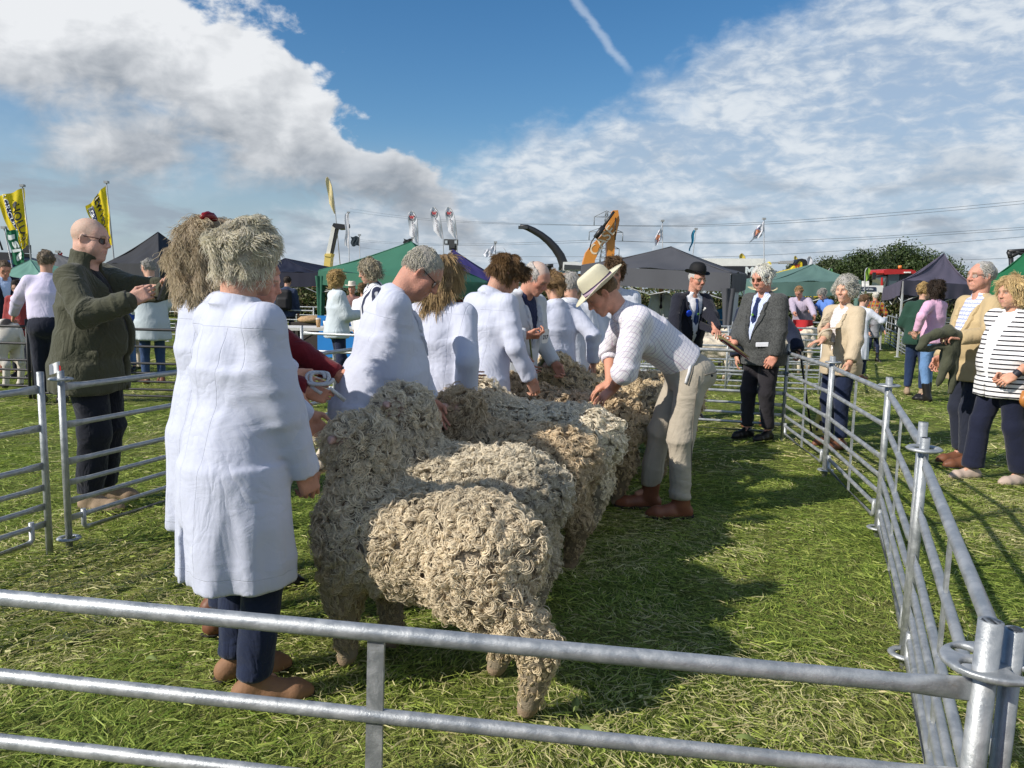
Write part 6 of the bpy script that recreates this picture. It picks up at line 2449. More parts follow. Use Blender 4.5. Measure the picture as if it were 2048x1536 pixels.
# ------------------------------------------------------------------ sheep of the row
def place_sheep():
    def org(px, Y, hd, back=.55):
        t = P(px, 580, Y)
        return t[0] + math.cos(R(hd)) * back, Y + math.sin(R(hd)) * back
    SH = []
    specs = [
        # label, tail px, Y, heading, kw
        ('nearest longwool sheep, hind leg stepped back behind the near rail', 1094, 2.60, 153, dict(n_lock=7600, fib=9, pts=10, seed=1, tint=0, legs={'hl': (-.525, .085), 'hr': (-.29, -.12), 'fl': (.27, .103), 'fr': (.20, -.11)}, hdx=-.20, head_up=-.03, curl_r=.0152, rad=.00095, lockw=.0105, sc=.96)),
        ('second longwool sheep from the near rail, pale back in full sun', 1170, 3.34, 166, dict(n_lock=6800, fib=8, pts=10, seed=2, tint=2, hdx=-.20, head_up=.0, curl_r=.0155, rad=.0010, lockw=.0105, sc=.97, legs={'hl': (-.40, .12)})),
        ('brownish longwool sheep led by the man in glasses, third in the row', 1230, 3.95, 166, dict(n_lock=4600, fib=8, pts=8, seed=3, tint=1, hdx=-.20, head_up=-.10, curl_r=.018, rad=.0012, lockw=.012, sc=.97, legs={'hl': (-.40, .13)})),
        ('longwool sheep in front of the boy, fourth in the row', 1268, 4.58, 166, dict(n_lock=4600, fib=7, pts=8, seed=4, tint=2, hdx=-.10, head_up=-.15, curl_r=.017, rad=.0016, lockw=.011)),
        ('dark fleeced longwool sheep under the hands of the judge', 1312, 5.18, 166, dict(n_lock=4200, fib=6, pts=8, seed=5, tint=1, hdx=-.05, head_up=-.18, curl_r=.017, rad=.0018, lockw=.011)),
        ('longwool sheep showing its pale face in profile beside the old man', 1386, 5.85, 168, dict(n_lock=3600, fib=6, pts=7, seed=6, tint=3, hdx=0, head_up=-.08, curl_r=.018, rad=.002, lockw=.012)),
        ('farthest longwool sheep, its head turned up by the dark haired youth', 1426, 6.55, 166, dict(n_lock=3200, fib=6, pts=7, seed=7, tint=3, hdx=-.10, head_up=-.06, head_turn=25, curl_r=.018, rad=.0022, lockw=.012)),
    ]
    for lab, px, Y, hd, kw in specs:
        x, y = org(px, Y, hd)
        if not SH:
            x, y = -.330, 2.765
        SH.append(make_sheep(lab, x, y, hd, **kw))
    return SH


SHEEP = place_sheep()

# ------------------------------------------------------------------ clothes
WC = cloth('white_coat', (.51, .54, .655), wr=.55, wscale=3.4, var=.03, seams=True)
WC2 = cloth('white_coat_far', (.56, .59, .66), wr=.5, seams=True, wscale=4.0, var=.04)
DENIM = cloth('dark_denim', (.010, .017, .045), pattern=('denim', (.022, .036, .09)), wr=.5)
JEANS = cloth('blue_jeans', (.07, .14, .30), pattern=('denim', (.12, .22, .40)), wr=.5)
NAVY = cloth('navy_cloth', (.008, .011, .024), wr=.4)
BLACK = cloth('black_cloth', (.009, .009, .011), wr=.45)
TAN = mat('boot_tan', (.24, .13, .07), rough=.7, var=.2, bump=.3, bscale=60)
BRN = mat('boot_brown', (.16, .065, .035), rough=.5, var=.2)
BLKS = mat('shoe_black', (.012, .011, .011), rough=.35, var=.1)
SUEDE = mat('suede', (.30, .22, .15), rough=.9, var=.25, vscale=20, bump=.3)
SHIRT_W = cloth('shirt_white', (.76, .76, .78), wr=.2)
DKLENS = mat('dark_lens', (.008, .007, .006), rough=.06, var=0, spec=.6)
CLENS = mat('clear_lens', (.35, .27, .22), rough=.06, var=0, spec=.6)
DKF = mat('dark_frame', (.012, .010, .010), rough=.3, var=0)
GR_R, GR_T = (.20, .19, .17), (.62, .60, .55)
WH_R, WH_T = (.42, .41, .40), (.82, .82, .80)
BRH_R, BRH_T = (.045, .025, .012), (.20, .115, .05)
BLD_R, BLD_T = (.20, .12, .045), (.62, .44, .20)
DKH_R, DKH_T = (.012, .008, .006), (.05, .03, .02)
LIGHT, RUDDY, PALE = (.56, .33, .24), (.53, .265, .185), (.60, .38, .29)


def at(px, Y):
    return P(px, 580, Y)[0], Y


def brim_hat(p, material, band=None, band2=None, crown=.115, top=.10, brim=.075, pos=(-.01, 0, .075), tilt=0, curl=.02, name='hat', dome=False, pinch=True):
    m = MB()
    prof = []
    rx, ry = .098, .080
    rings = []
    if dome:
        prof = [(1.0, 0), (1.02, .03), (1.0, .06), (.90, .09), (.68, .112), (.35, .124), (.02, .126)]
    else:
        prof = [(1.0, 0), (.985, .04), (.95, .08), (.90, .105), (.80, .118), (.55, .114), (.02, .104)]
    n = 32
    a = np.linspace(0, 2 * np.pi, n, endpoint=False)
    prof_out = [(1 + brim / rx * k, curl * k ** 2) for k in (1, .66, .33)]
    allp = [(1 + brim / rx, curl - .004)] + prof_out + prof
    V = []
    for i, (k, z) in enumerate(allp):
        for t in a:
            zz = z * (crown / .115 if i > 3 else 1)
            if i <= 3:
                zz += (k - 1) * rx * (.14 * math.sin(t) ** 2 - .26 * max(0, math.cos(t)))
                if dome:
                    zz = z + (k - 1) * rx * (.65 * math.sin(t) ** 2 - .22 * math.cos(t) ** 2)
            x, y = rx * 1.08 * k * math.cos(t), ry * 1.10 * k * math.sin(t)
            if i <= 3:
                x, y = (rx * 1.08 + (k - 1) * rx) * math.cos(t), (ry * 1.10 + (k - 1) * rx) * math.sin(t)
            if pinch and not dome and i > 5:
                zz -= .016 * math.exp(-(y / .022) ** 2) * (z > .08)
            V.append(p.HL(np.array(pos) + rotm('Y', tilt) @ np.array([x, y, zz])))
    Fs = [(i * n + j, i * n + (j + 1) % n, (i + 1) * n + (j + 1) % n, (i + 1) * n + j) for i in range(len(allp) - 1) for j in range(n)]
    m.add(V, Fs, True)
    h = m.obj(name, material, p.o)
    if band is not None:
        def bandmesh(z0, z1, off, mt):
            m = MB()
            V = []
            for z in (z0, z1):
                k = np.interp(z, [q[1] for q in prof[:4]], [q[0] for q in prof[:4]])
                for t in a:
                    V.append(p.HL(np.array(pos) + rotm('Y', tilt) @ np.array([(rx * 1.08 * k + off) * math.cos(t), (ry * 1.10 * k + off) * math.sin(t), z * crown / .115])))
            m.add(V, [(j, (j + 1) % n, n + (j + 1) % n, n + j) for j in range(n)], True)
            ob = m.obj('hat_band', mt, None)
            ob.parent = h
        bandmesh(.004, .034, .003, band)
        if band2 is not None:
            bandmesh(.012, .026, .0045, band2)
    return h


def disc(p, c, r, t, nrm_, material, name, parent=None):
    m = MB()
    m.lathe([(.0005, -t / 2), (r, -t / 2), (r, t / 2), (r * .8, t * .8), (.0005, t * .8)], c, 18, frame(nrm_))
    return m.obj(name, material, parent or p.o)


def judge_pockets(p):
    """pocket welt, button and side pocket with its white lining, laid on the trousers"""
    from mathutils.bvhtree import BVHTree
    ob = [c for c in p.o.children if c.name.startswith('trousers')][0]
    me = ob.data
    bvh = BVHTree.FromPolygons([v.co[:] for v in me.vertices], [list(q.vertices) for q in me.polygons])

    def hit(a, dr, off=.003):
        loc, n, i, dd = bvh.ray_cast(Vector(a), Vector(dr))
        return None if loc is None else np.array(loc) + np.array(n) * off
    dkm = mat('seam_shadow', (.20, .18, .15), rough=.9)
    px, py, pz = p.pel

    def line(pts, dr, r, material, name):
        h = [hit(q, dr) for q in pts]
        h = [q for q in h if q is not None]
        if len(h) > 2:
            m = MB()
            m.tube(h, r, 6)
            m.obj(name, material, ob)
    line([(px - .16 + .115 * t, py + .5, pz - .035 - .012 * t) for t in np.linspace(0, 1, 9)], (-.0, -1, 0), .0045, dkm, 'back_pocket')
    line([(px + .035 + .035 * t, py + .5, pz + .045 - .15 * t) for t in np.linspace(0, 1, 9)], (0, -1, 0), .010, mat('pocket_lining', (.62, .62, .64), rough=.8), 'side_pocket')
    line([(px + .020 + .035 * t, py + .5, pz + .045 - .16 * t) for t in np.linspace(0, 1, 9)], (0, -1, 0), .004, dkm, 'pocket_edge')
    line([(px - .005 + .02 * math.sin(3 * t), py + .5, pz - .05 - .62 * t) for t in np.linspace(0, 1, 24)], (0, -1, 0), .0022, dkm, 'side_seam')
    q = hit((px - .10, py + .5, pz - .055), (0, -1, 0), .003)
    if q is not None:
        m = MB()
        m.lathe([(.0005, -.002), (.008, -.002), (.008, .003), (.0005, .003)], q, 12, frame((0, 1, .1)))
        m.obj('button', mat('button_dark', (.02, .02, .03), rough=.4), ob)


def build_people():
    # ---------------- handlers along the row
    p = Person('person with curly grey hair, long white coat and dark jeans, nearest the camera', -.945, 2.62, 48, H=1.655, girth=1.10, vs=.0085, hvs=.0045, lean=2,
               head=(8, -14, 0), stance=[(.02, .09, -18), (-.02, -.11, -38)], sh=.93,
               arms={'R': {'to': (-.705, 2.60, .79), 'pole': (-.6, -.8, 0), 'curl': 1.0}, 'L': {'to': (-.80, 2.98, .92), 'curl': .9}}, face=dict(tone=(.50, .27, .19), fat=.2))
    p.body()
    p.top('white_coat', WC, hem=.46, flare=1.10, split=True, grow=.018, slen=1.06, arm=1.0, folds=.009, seed=12)
    p.trousers(DENIM, w=1.12, hemz=.03)
    p.shoes(TAN)
    p.hair('cap', (.33, .29, .22), (.86, .80, .67), n=12000, L=.060, lift=.03, curl=6.0, cr=.008, t=.015, flow='crown', rad=.00062, noise=.010, nscale=45, seed=3, pts=8)
    p.glasses(DKF, DKLENS)
    q = Person('person with long frizzy hair and a red clip, behind the nearest handler', *at(420, 3.15), 40, H=1.69, girth=1.0, vs=.011, hvs=.006, female=True, head=(2, -6, 0),
               arms={'R': {'to': (-.95, 3.35, .95)}, 'L': {'to': (-.9, 3.6, .95)}})
    q.body()
    q.top('white_coat', WC, hem=.46, flare=1.1, grow=.018)
    q.trousers(DENIM)
    q.shoes(BRN)
    q.hair('cap', (.19, .135, .08), (.62, .51, .37), n=11000, L=.085, lift=.24, curl=11, cr=.006, t=.024, flow='down', rad=.0006, seed=9, pts=12, noise=.014, nscale=40,
           extra=[('ell', (-.035, 0, -.03), (.115, .125, .13), .04), ('ell', (-.06, 0, -.12), (.075, .11, .08), .04)])
    m = MB()
    m.tube([q.HL((-.03 + .03 * math.cos(t), -.05 + .045 * math.cos(t) * .6, .130 + .02 * math.sin(t))) for t in np.linspace(0, 3.1, 9)], [.010, .016, .018, .019, .019, .018, .017, .014, .008], 7)
    m.obj('hair_clip', mat('clip_red', (.20, .012, .014), rough=.25), q.o)
    r = Person('person in a dark red jacket and black trousers, mostly hidden behind the nearest handler', -1.40, 3.66, 4, H=1.58, girth=1.05, vs=.012, hvs=.006, head=(12, 0, 0), stance=[(.10, .10, 5), (.22, -.11, -4)],
               arms={'R': {'to': (-.915, 3.42, .975), 'curl': 1.2, 'pole': (-.6, -.6, -.5)}, 'L': {'to': (-.82, 3.72, 1.0)}}, face=dict(tone=RUDDY))
    r.body()
    r.top('jacket', cloth('dark_red', (.13, .008, .014), wr=.4), hem=.80, grow=.02, collar='stand')
    r.trousers(BLACK, w=1.1)
    r.shoes(BLKS, boot=.8)
    r.hair('cap', GR_R, GR_T, n=800, L=.03, seed=5)
    m = MB()
    t = np.linspace(0, 4 * np.pi, 50)
    m.tube([(-.885 + .046 * math.cos(k) + .003 * k, 3.42 + .02 * math.sin(k), 1.035 + .028 * math.sin(k) + .003 * math.sin(3 * k)) for k in t], .0085, 7)
    m.tube([(-.90, 3.41, 1.00), (-.86, 3.42, .97), (-.82, 3.45, .985), (-.76, 3.47, .93)], .010, 7)
    o = m.obj('halter_rope', mat('white_rope', (.62, .63, .66), rough=.9, bump=.8, bscale=140))
    tag(o, 'coiled white halter rope held beside the nearest handler', 'rope')

    p = Person('man with cropped grey hair and glasses, white coat, head bowed in profile', *at(768, 3.82), 8, H=1.71, girth=1.16, belly=.05, lean=12, vs=.009, hvs=.0046, head=(42, -2, 0),
               arms={'R': {'to': (-.50, 3.72, .74), 'pole': (-1, -.35, -.2), 'curl': 1}, 'L': {'to': (-.40, 4.0, .78)}}, face=dict(tone=(.50, .25, .18), fat=.7, jaw=1.1, nose=1.15, scalp=(.38, .30, .24), red=.7))
    p.body()
    p.top('shirt', cloth('tattersall', (.66, .63, .52), pattern=('check', .021, .07, (.10, .10, .10), (.25, .2, .1)), wr=.15), hem=.85, g=.93, sleeve=0, collar='shirt', folds=.002)
    p.top('white_coat', WC, hem=.46, flare=1.08, grow=.018, folds=.007, seed=21, open_v=(.22, .48, .085, .0))
    p.lapels(p.o.children[-1], WC, .24, .46, .075, lw=.055)
    p.trousers(NAVY)
    p.shoes(BLKS)
    p.hair('cap', (.24, .22, .19), (.66, .62, .55), n=6500, L=.017, lift=.85, t=.003, flow='crown', rad=.0007, noise=.002, seed=4, top_cut=((.112, 0, .07), (.055, .07, .07)))
    p.glasses(DKF, CLENS)
    p = Person('woman with long blond brown hair in a white coat, back turned', *at(884, 4.38), 66, H=1.63, female=True, girth=1.05, vs=.010, hvs=.006, head=(8, -5, 0),
               arms={'R': {'to': (-.25, 4.26, .84), 'curl': 1}, 'L': {'to': (-.3, 4.6, .95)}})
    p.body()
    p.top('white_coat', WC, hem=.48, flare=1.08, grow=.016, folds=.008, seed=31)
    p.trousers(DENIM)
    p.shoes(TAN)
    p.hair('cap', (.10, .06, .03), (.50, .35, .18), n=5200, L=.10, lift=.05, t=.012, flow='down', rad=.001, seed=12, pts=8, extra=[('ell', (-.055, 0, -.06), (.065, .088, .11), .04), ('ell', (-.065, 0, -.15), (.05, .080, .08), .04)], noise=.006)
    p = Person('boy with a brown mop of hair in a white coat, looking down', *at(978, 5.14), 42, H=1.695, girth=.93, vs=.010, hvs=.005, head=(30, -34, 0), lean=4,
               arms={'R': {'to': (.12, 5.0, .86), 'pole': (-1, -.5, -.3), 'curl': 1}, 'L': {'to': (.05, 5.4, .95)}}, face=dict(tone=(.50, .28, .20), jaw=.9, red=.4), sh=.98)
    p.body()
    p.top('white_coat', WC, hem=.44, flare=1.08, grow=.018, folds=.009, seed=41)
    p.trousers(NAVY)
    p.shoes(BRN)
    p.hair('cap', BRH_R, BRH_T, n=8000, L=.055, lift=.10, curl=1.0, cr=.006, t=.014, flow='crown', rad=.0008, seed=6, noise=.008, cut=[('ell', (-.05, 0, -.085), (.14, .12, .075))],
           extra=[('ell', (.075, 0, .075), (.045, .062, .04))])
    p = Person('bald old man in a white coat and navy tie with a number badge, looking down', *at(1040, 5.80), -38, H=1.70, girth=1.0, vs=.011, hvs=.0055, lean=8, head=(34, 6, 0),
               arms={'R': {'to': (.10, 5.52, 1.12), 'pole': (-.5, -.8, -.5), 'curl': 1.1, 'palm': (-.5, .3, .6)}, 'L': {'to': (.33, 5.90, .88), 'pole': (-1, .4, -.3), 'curl': 1}}, face=dict(tone=RUDDY, scalp=(.52, .42, .36), red=.7))
    p.body()
    p.top('shirt', cloth('navy_shirt', (.012, .018, .06)), hem=.85, g=.93, sleeve=0, collar='shirt', folds=.002)
    p.top('white_coat', cloth('white_coat_grey', (.52, .55, .59), wr=.3, wscale=4), hem=.5, flare=1.06, grow=.016, open_v=(.12, .48, .075, .0), seed=51)
    p.lapels(p.o.children[-1], MATS['white_coat_grey'], .14, .46, .066, lw=.05)
    p.trousers(NAVY)
    p.shoes(BLKS)
    p.hair('cap', (.35, .32, .30), (.72, .70, .68), n=1800, L=.022, lift=.3, t=.003, flow='crown', seed=8, noise=.002, top_cut=((.03, 0, .105), (.12, .075, .075)))
    c = p.up(.155, .085, .245)
    m = MB()
    M = p.Ms
    fc = lambda x, y, z: p.up(.158 + z - .05 * abs(y - .09), .085 + x, .245 + y - .09)
    pts = [(.043 * math.cos(t) if abs(math.sin(t)) < 2 else 0, .058 * math.sin(t)) for t in np.linspace(0, 2 * np.pi, 20, endpoint=False)]
    sq = lambda v, e: math.copysign(abs(v) ** e, v)
    pts = [(.044 * sq(math.cos(t), .5), .058 * sq(math.sin(t), .5)) for t in np.linspace(0, 2 * np.pi, 28, endpoint=False)]
    m.add([p.up(.172, .09 + x, .235 + y) for x, y in pts] + [p.up(.176, .09 + x, .235 + y) for x, y in pts], [tuple(range(28)), tuple(range(55, 27, -1))] + [(i, (i + 1) % 28, 28 + (i + 1) % 28, 28 + i) for i in range(28)])
    bd = m.obj('number_badge', mat('badge_white', (.78, .78, .78), rough=.5), p.o)
    V, Fs = text_mesh('217', .045, .0012)
    k = link('lettering', np_mesh('lettering', [p.up(.178, .09 + v[0], .225 + v[1]) for v in V], Fs), mat('ink_navy', (.01, .012, .05)), None)
    k.parent = bd
    p = Person('woman with a brown ponytail in a white coat, back to the camera', *at(1112, 6.28), 108, H=1.61, female=True, girth=1.05, vs=.011, hvs=.0055, head=(14, 4, 0), arms={'R': {'to': (.66, 6.25, .86), 'curl': 1}})
    p.body()
    p.top('white_coat', WC, hem=.45, flare=1.08, grow=.018, folds=.008, seed=61)
    p.trousers(DENIM)
    p.shoes(TAN)
    p.hair('cap', (.08, .045, .02), (.34, .22, .11), n=3200, L=.07, lift=.03, t=.006, flow='knot', rad=.001, seed=13, noise=.002,
           extra=[('rc', (-.10, -.01, .02), (-.135, -.012, -.01), .028, .034), ('rc', (-.135, -.012, -.01), (-.125, -.015, -.12), .034, .016)])
    p = Person('grey haired person in a white coat beyond the woman with the ponytail', *at(1139, 6.75), 95, H=1.61, girth=1.1, vs=.013, hvs=.007, head=(14, -20, 0))
    p.body()
    p.top('white_coat', WC2, hem=.5, grow=.016, seed=71)
    p.trousers(NAVY)
    p.shoes(BLKS)
    p.hair('cap', (.30, .28, .26), (.60, .58, .55), n=1500, L=.04, t=.008, seed=14)
    p = Person('bald man in dark clothes far behind the woman with the ponytail', *at(1130, 9.4), -60, H=1.66, vs=.016, hvs=.008, face=dict(tone=RUDDY, scalp=(.35, .22, .16)))
    p.body(); p.top('jacket', NAVY, hem=.8); p.trousers(NAVY); p.shoes(BLKS)
    p = Person('blond person in white seen beyond the panama hat', *at(1150, 8.2), 70, H=1.56, female=True, vs=.016, hvs=.008, face=dict(tone=LIGHT))
    p.body(); p.top('white_coat', WC2, hem=.6); p.trousers(JEANS); p.shoes(BRN)
    p.hair('cap', (.22, .16, .10), (.52, .42, .30), n=900, L=.05, t=.012, seed=15)
    p = Person('dark haired youth in a white coat facing us behind the judge', *at(1226, 7.0), -92, H=1.75, girth=.95, vs=.011, hvs=.0055, lean=6, head=(16, -6, 0),
               arms={'R': {'to': (.80, 6.72, .90), 'pole': (-.5, -.9, 0), 'curl': 1}, 'L': {'to': (1.08, 6.72, .90), 'curl': 1}}, face=dict(tone=(.54, .30, .22), jaw=.95))
    p.body()
    p.top('white_coat', WC2, hem=.5, grow=.016, open_v=(.34, .48, .05, .0), seed=81)
    p.top('shirt', cloth('pale_grey_shirt', (.5, .52, .56)), hem=.85, g=.92, sleeve=0, collar='shirt', folds=.002)
    p.trousers(NAVY)
    p.shoes(BLKS)
    p.hair('cap', BRH_R, (.17, .10, .05), n=3000, L=.04, lift=.4, curl=5, cr=.006, t=.014, flow='crown', seed=16, noise=.010, rad=.001)

    # ---------------- the judge
    p = Person('judge in a panama hat, checked shirt and stone trousers bending over a sheep', 1.08, 4.95, 183, H=1.86, girth=.98, lean=56, vs=.009, hvs=.0046, head=(40, 0, 0), pelvis_back=-.13,
               stance=[(-.02, .10, 4), (.14, -.13, -6)], arms={'L': {'to': (.66, 4.98, .82), 'pole': (.2, .3, -1), 'dir': (-.75, -.1, -.65), 'palm': (-.45, .1, -.9), 'curl': .45, 'spread': .12},
                                                               'R': {'to': (.66, 5.16, .84), 'pole': (.2, -.3, -1), 'dir': (-.85, -.1, -.5), 'palm': (-.4, 0, -.9), 'curl': .4, 'spread': .12}},
               face=dict(tone=(.55, .28, .19), jaw=1.05, nose=1.1, red=.6))
    p.body(sleeve=.5, forearm=.046)
    SC = cloth('judge_check', (.74, .72, .76), pattern=('check', .022, .05, (.30, .30, .45), (.45, .34, .46)), wr=.25)
    p.top('shirt', SC, hem=.90, sleeve=.62, g=1.0, collar='shirt', folds=.009, grow=.012, arm=1.15, seed=91, tuck=True, hemdir=nrm(p.Ms @ np.array([0, 0, -1.0]) + np.array([0, 0, -.9])))
    for k in 'LR':
        el, wr = p.J['el' + k], p.J['wr' + k]
        d = SDF(.009)
        u = nrm(wr - el)
        c = el + (wr - el) * .20
        d.rc(c - u * .022, c + u * .022, .066, .062, k=.01)
        d.box(c + u * .10, (.1, .1, .058), frame(u), k=.004, sub=True)
        p.part('rolled_cuff', d, SC, .002)
    p.trousers(cloth('stone_chino', (.40, .355, .285), wr=.45, wscale=5), w=1.12, hemz=.05, folds=.010, top=.10)
    judge_pockets(p)
    d = SDF(.008)
    d.ecyl(p.up(0, 0, .055), p.up(0, 0, .09), (.128, .165), (.127, .163), p.Ms[:, 0], k=.004)
    p.part('belt', d, cloth('belt_brown', (.10, .06, .035)), 0)
    p.shoes(mat('boot_red_brown', (.20, .075, .04), rough=.4, var=.2), boot=.22, boot_r=.05)
    p.hair('cap', (.09, .05, .025), (.30, .17, .08), n=2600, L=.02, lift=.15, t=.004, flow='down', seed=17, noise=.002)
    brim_hat(p, mat('panama', (.66, .62, .46), rough=.85, var=.05, bump=.6, bscale=260), mat('band_purple', (.035, .018, .07)), mat('band_lilac', (.50, .38, .52)), tilt=2, pos=(-.010, 0, .040), brim=.078, crown=.112)

    # ---------------- officials at the far end
    p = Person('steward in a black bowler hat and dark suit with a blue rosette', *at(1396, 8.72), -72, H=1.74, girth=1.10, belly=.02, lean=15, vs=.011, hvs=.0055, head=(6, 10, -4),
               arms={'L': {'to': (2.22, 8.33, .955), 'pole': (-.2, 1, .1), 'dir': (.1, -1, -.15), 'palm': (0, -.2, -1), 'curl': .9}, 'R': {'to': (1.78, 8.42, .955), 'pole': (-.2, -1, .1), 'dir': (0, -1, -.15), 'palm': (0, -.2, -1), 'curl': .9}},
               face=dict(tone=RUDDY, smile=.7, red=.8), stance=[(-.16, .10, 8), (-.2, -.1, -8)])
    p.body()
    SUIT = cloth('dark_suit', (.012, .013, .022), wr=.4)
    p.top('shirt', SHIRT_W, hem=.86, g=.95, sleeve=0, collar='shirt', folds=.002)
    p.top('waistcoat', cloth('grey_waistcoat', (.035, .04, .05)), hem=.84, g=.965, sleeve=0, collar='none', folds=.002, open_v=(.20, .48, .08, 0))
    jk = p.top('jacket', SUIT, hem=.74, grow=.016, collar='coat', open_v=(.02, .48, .095, .05), folds=.005)
    p.lapels(jk, SUIT, .06, .46, .088, lw=.06)
    p.tie(cloth('club_tie', (.018, .04, .12)))
    p.trousers(BLACK)
    p.shoes(BLKS)
    p.hair('cap', (.4, .38, .36), (.7, .68, .66), n=500, L=.015, t=.003, seed=18, noise=.002)
    brim_hat(p, mat('bowler', (.008, .008, .009), rough=.75, var=.1), mat('bowler_band', (.004, .004, .005), rough=.4), dome=True, brim=.046, crown=.125, curl=.012, pos=(-.012, 0, .066), name='bowler_hat')
    p.glasses(mat('gold_frame', (.4, .3, .12), rough=.3, metal=.6), CLENS)
    fd = p.Ms[:, 0]
    disc(p, p.up(.148, -.105, .345), .038, .010, fd, mat('rosette_blue', (.01, .07, .62), rough=.5), 'rosette')
    m = MB()
    for k in range(26):
        a, z = k * 2.4, (k / 26) ** .5
        c = p.up(.160 + .014 * (1 - z), .10 + .030 * z * math.cos(a), .40 + .026 * z * math.sin(a))
        M = frame(fd + .9 * z * (p.Ms[:, 1] * math.cos(a) + p.Ms[:, 2] * math.sin(a)))
        m.add([c + M @ np.array([.012 * math.cos(q), .012 * math.sin(q), .003 * math.cos(2 * q)]) for q in np.linspace(0, 2 * np.pi, 8, endpoint=False)], [tuple(range(8))])
    m.obj('buttonhole_flower', mat('flower_white', (.80, .80, .76), rough=.7), p.o)
    m = MB(); m.tube([p.up(.160, .10, .385), p.up(.158, .10, .31)], .004, 5); m.obj('flower_stem', mat('stem_green', (.12, .16, .05)), p.o)
    disc(p, p.up(.170, .004, .345), .013, .004, fd, mat('crest_green', (.12, .30, .04)), 'tie_crest')

    p = Person('white haired man in sunglasses and a grey tweed jacket with folded papers', *at(1536, 7.66), 214, H=1.745, girth=1.10, belly=.035, lean=4, vs=.010, hvs=.005, head=(15, 2, 0), stance=[(.0, .10, 6), (.05, -.11, -6)],
               arms={'L': {'to': (2.52, 7.40, .78), 'pole': (-.6, .8, -.2), 'dir': (-.55, -.15, -.8), 'palm': (.4, .9, 0), 'curl': 1.15}, 'R': {'to': (2.20, 7.62, .965), 'pole': (-.7, -.7, -.2), 'dir': (-.9, .2, .1), 'palm': (.1, -.6, .7), 'curl': 1.0}},
               face=dict(tone=(.56, .27, .19), smile=.75, jaw=1.08, nose=1.15, red=.8, fat=.3))
    p.body()
    p.top('shirt', cloth('blue_stripe_shirt', (.60, .66, .80), pattern=('vstripe', .014, .14, (.25, .32, .6))), hem=.86, g=.95, sleeve=0, collar='shirt', folds=.002)
    TW = cloth('grey_tweed', (.040, .042, .042), pattern=('tweed', (.085, .088, .085)), wr=.4)
    jk = p.top('jacket', TW, hem=.755, grow=.018, open_v=(.06, .49, .085, .0), folds=.005, seed=25, collar='coat')
    p.lapels(jk, TW, .07, .46, .080, lw=.06)
    p.tie(cloth('navy_tie', (.012, .025, .095)), z0=.06)
    p.trousers(cloth('charcoal_trousers', (.020, .018, .022), wr=.5), w=1.12, folds=.009)
    p.shoes(BLKS)
    p.hair('cap', WH_R, (.86, .85, .80), n=3400, L=.055, lift=.14, t=.010, flow='side', part_y=-.035, seed=19, rad=.0011, noise=.006, top_cut=((.112, 0, .05), (.05, .06, .05)))
    p.glasses(DKF, mat('brown_lens', (.05, .022, .012), rough=.08, var=0))
    disc(p, p.up(.178, .006, .335), .013, .004, p.Ms[:, 0], mat('crest_green', (.12, .30, .04)), 'tie_crest')
    from mathutils.bvhtree import BVHTree
    bvh = BVHTree.FromPolygons([v.co[:] for v in jk.data.vertices], [list(q.vertices) for q in jk.data.polygons])
    o_ = p.Rz.T @ (np.array([0, 0, CAMZ]) - p.loc)
    loc, nn, _i, _d = bvh.ray_cast(Vector(o_), Vector(nrm(p.Rz.T @ (P(1524, 689, 7.4) - np.array([0, 0, CAMZ])))))
    if loc is not None:
        nv = np.array(nn)
        sx = nrm(np.cross([0, 0, 1.0], nv))
        Mx = np.stack([sx, np.cross(nv, sx), nv], 1)
        m = MB()
        for i in range(2):
            m.box(np.array(loc) + Mx @ np.array([.004 * i, .006 * i, .010 - .004 * i]), (.115, .036, .003), Mx @ rotm('Z', 4))
        m.obj('folded_paper', mat('paper_white', (.76, .77, .82), rough=.7), p.o)
    # papers in his hand
    hw = p.W(p.J['wrR'])
    root = empty('folded_papers', hw + np.array([-.05, .0, .0]), 0, 'buff folder with white papers held by the man in tweed', 'papers')
    a, b = P(1438, 673, 7.42) - np.array(root.location), P(1497, 714, 7.42) - np.array(root.location)
    d_ = nrm(b - a)
    for i, (nm, c, off, w) in enumerate((('buff_folder', (.52, .44, .22), 0, .105), ('white_sheet', (.78, .77, .80), -.020, .10), ('red_cover', (.42, .03, .06), -.034, .095), ('white_sheet', (.74, .73, .77), -.046, .09))):
        m = MB()
        m.sheet(lambda u, v: a + (b - a) * u * (1 - .03 * i) + np.array([0, (.5 - v) * w, off + .016 * math.sin(3 * u + i) * (v - .5) + (.02 * (1 - u) * math.sin(7 * v) if i == 0 else 0)]) + np.array([.01 * i, 0, 0]), 10, 6)
        m.sheet(lambda u, v: a + (b - a) * u * (1 - .03 * i) + np.array([0, (.5 - v) * w, off - .004 + .016 * math.sin(3 * u + i) * (v - .5) + (.02 * (1 - u) * math.sin(7 * v) if i == 0 else 0)]) + np.array([.01 * i, 0, 0]), 10, 6)
        m.obj(nm, mat('paper_' + nm, c, rough=.8, var=.06), root)
    p = Person('person in a navy jacket and straw hat behind the man in tweed', *at(1523, 8.38), -95, H=1.56, girth=1.12, vs=.013, hvs=.007, head=(8, 0, 0), lean=4,
               arms={'L': {'to': (3.02, 8.12, .86), 'pole': (-.6, .9, 0), 'dir': (0, -.3, -.9), 'curl': 1.2}}, sh=1.1)
    p.body()
    p.top('shirt', SHIRT_W, hem=.86, g=.94, sleeve=0, collar='shirt', folds=.002)
    p.top('jacket', cloth('navy_blouson', (.012, .018, .04), wr=.4), hem=.76, grow=.03, open_v=(.30, .48, .07, 0), arm=1.1)
    m = MB()
    for k in (-1, 1):
        m.tube([p.up(.155, k * .028, .32), p.up(.13, k * .075, .44), p.up(.06, k * .10, .49)], .004, 5)
    m.obj('piping', mat('piping_white', (.7, .72, .74)), p.o)
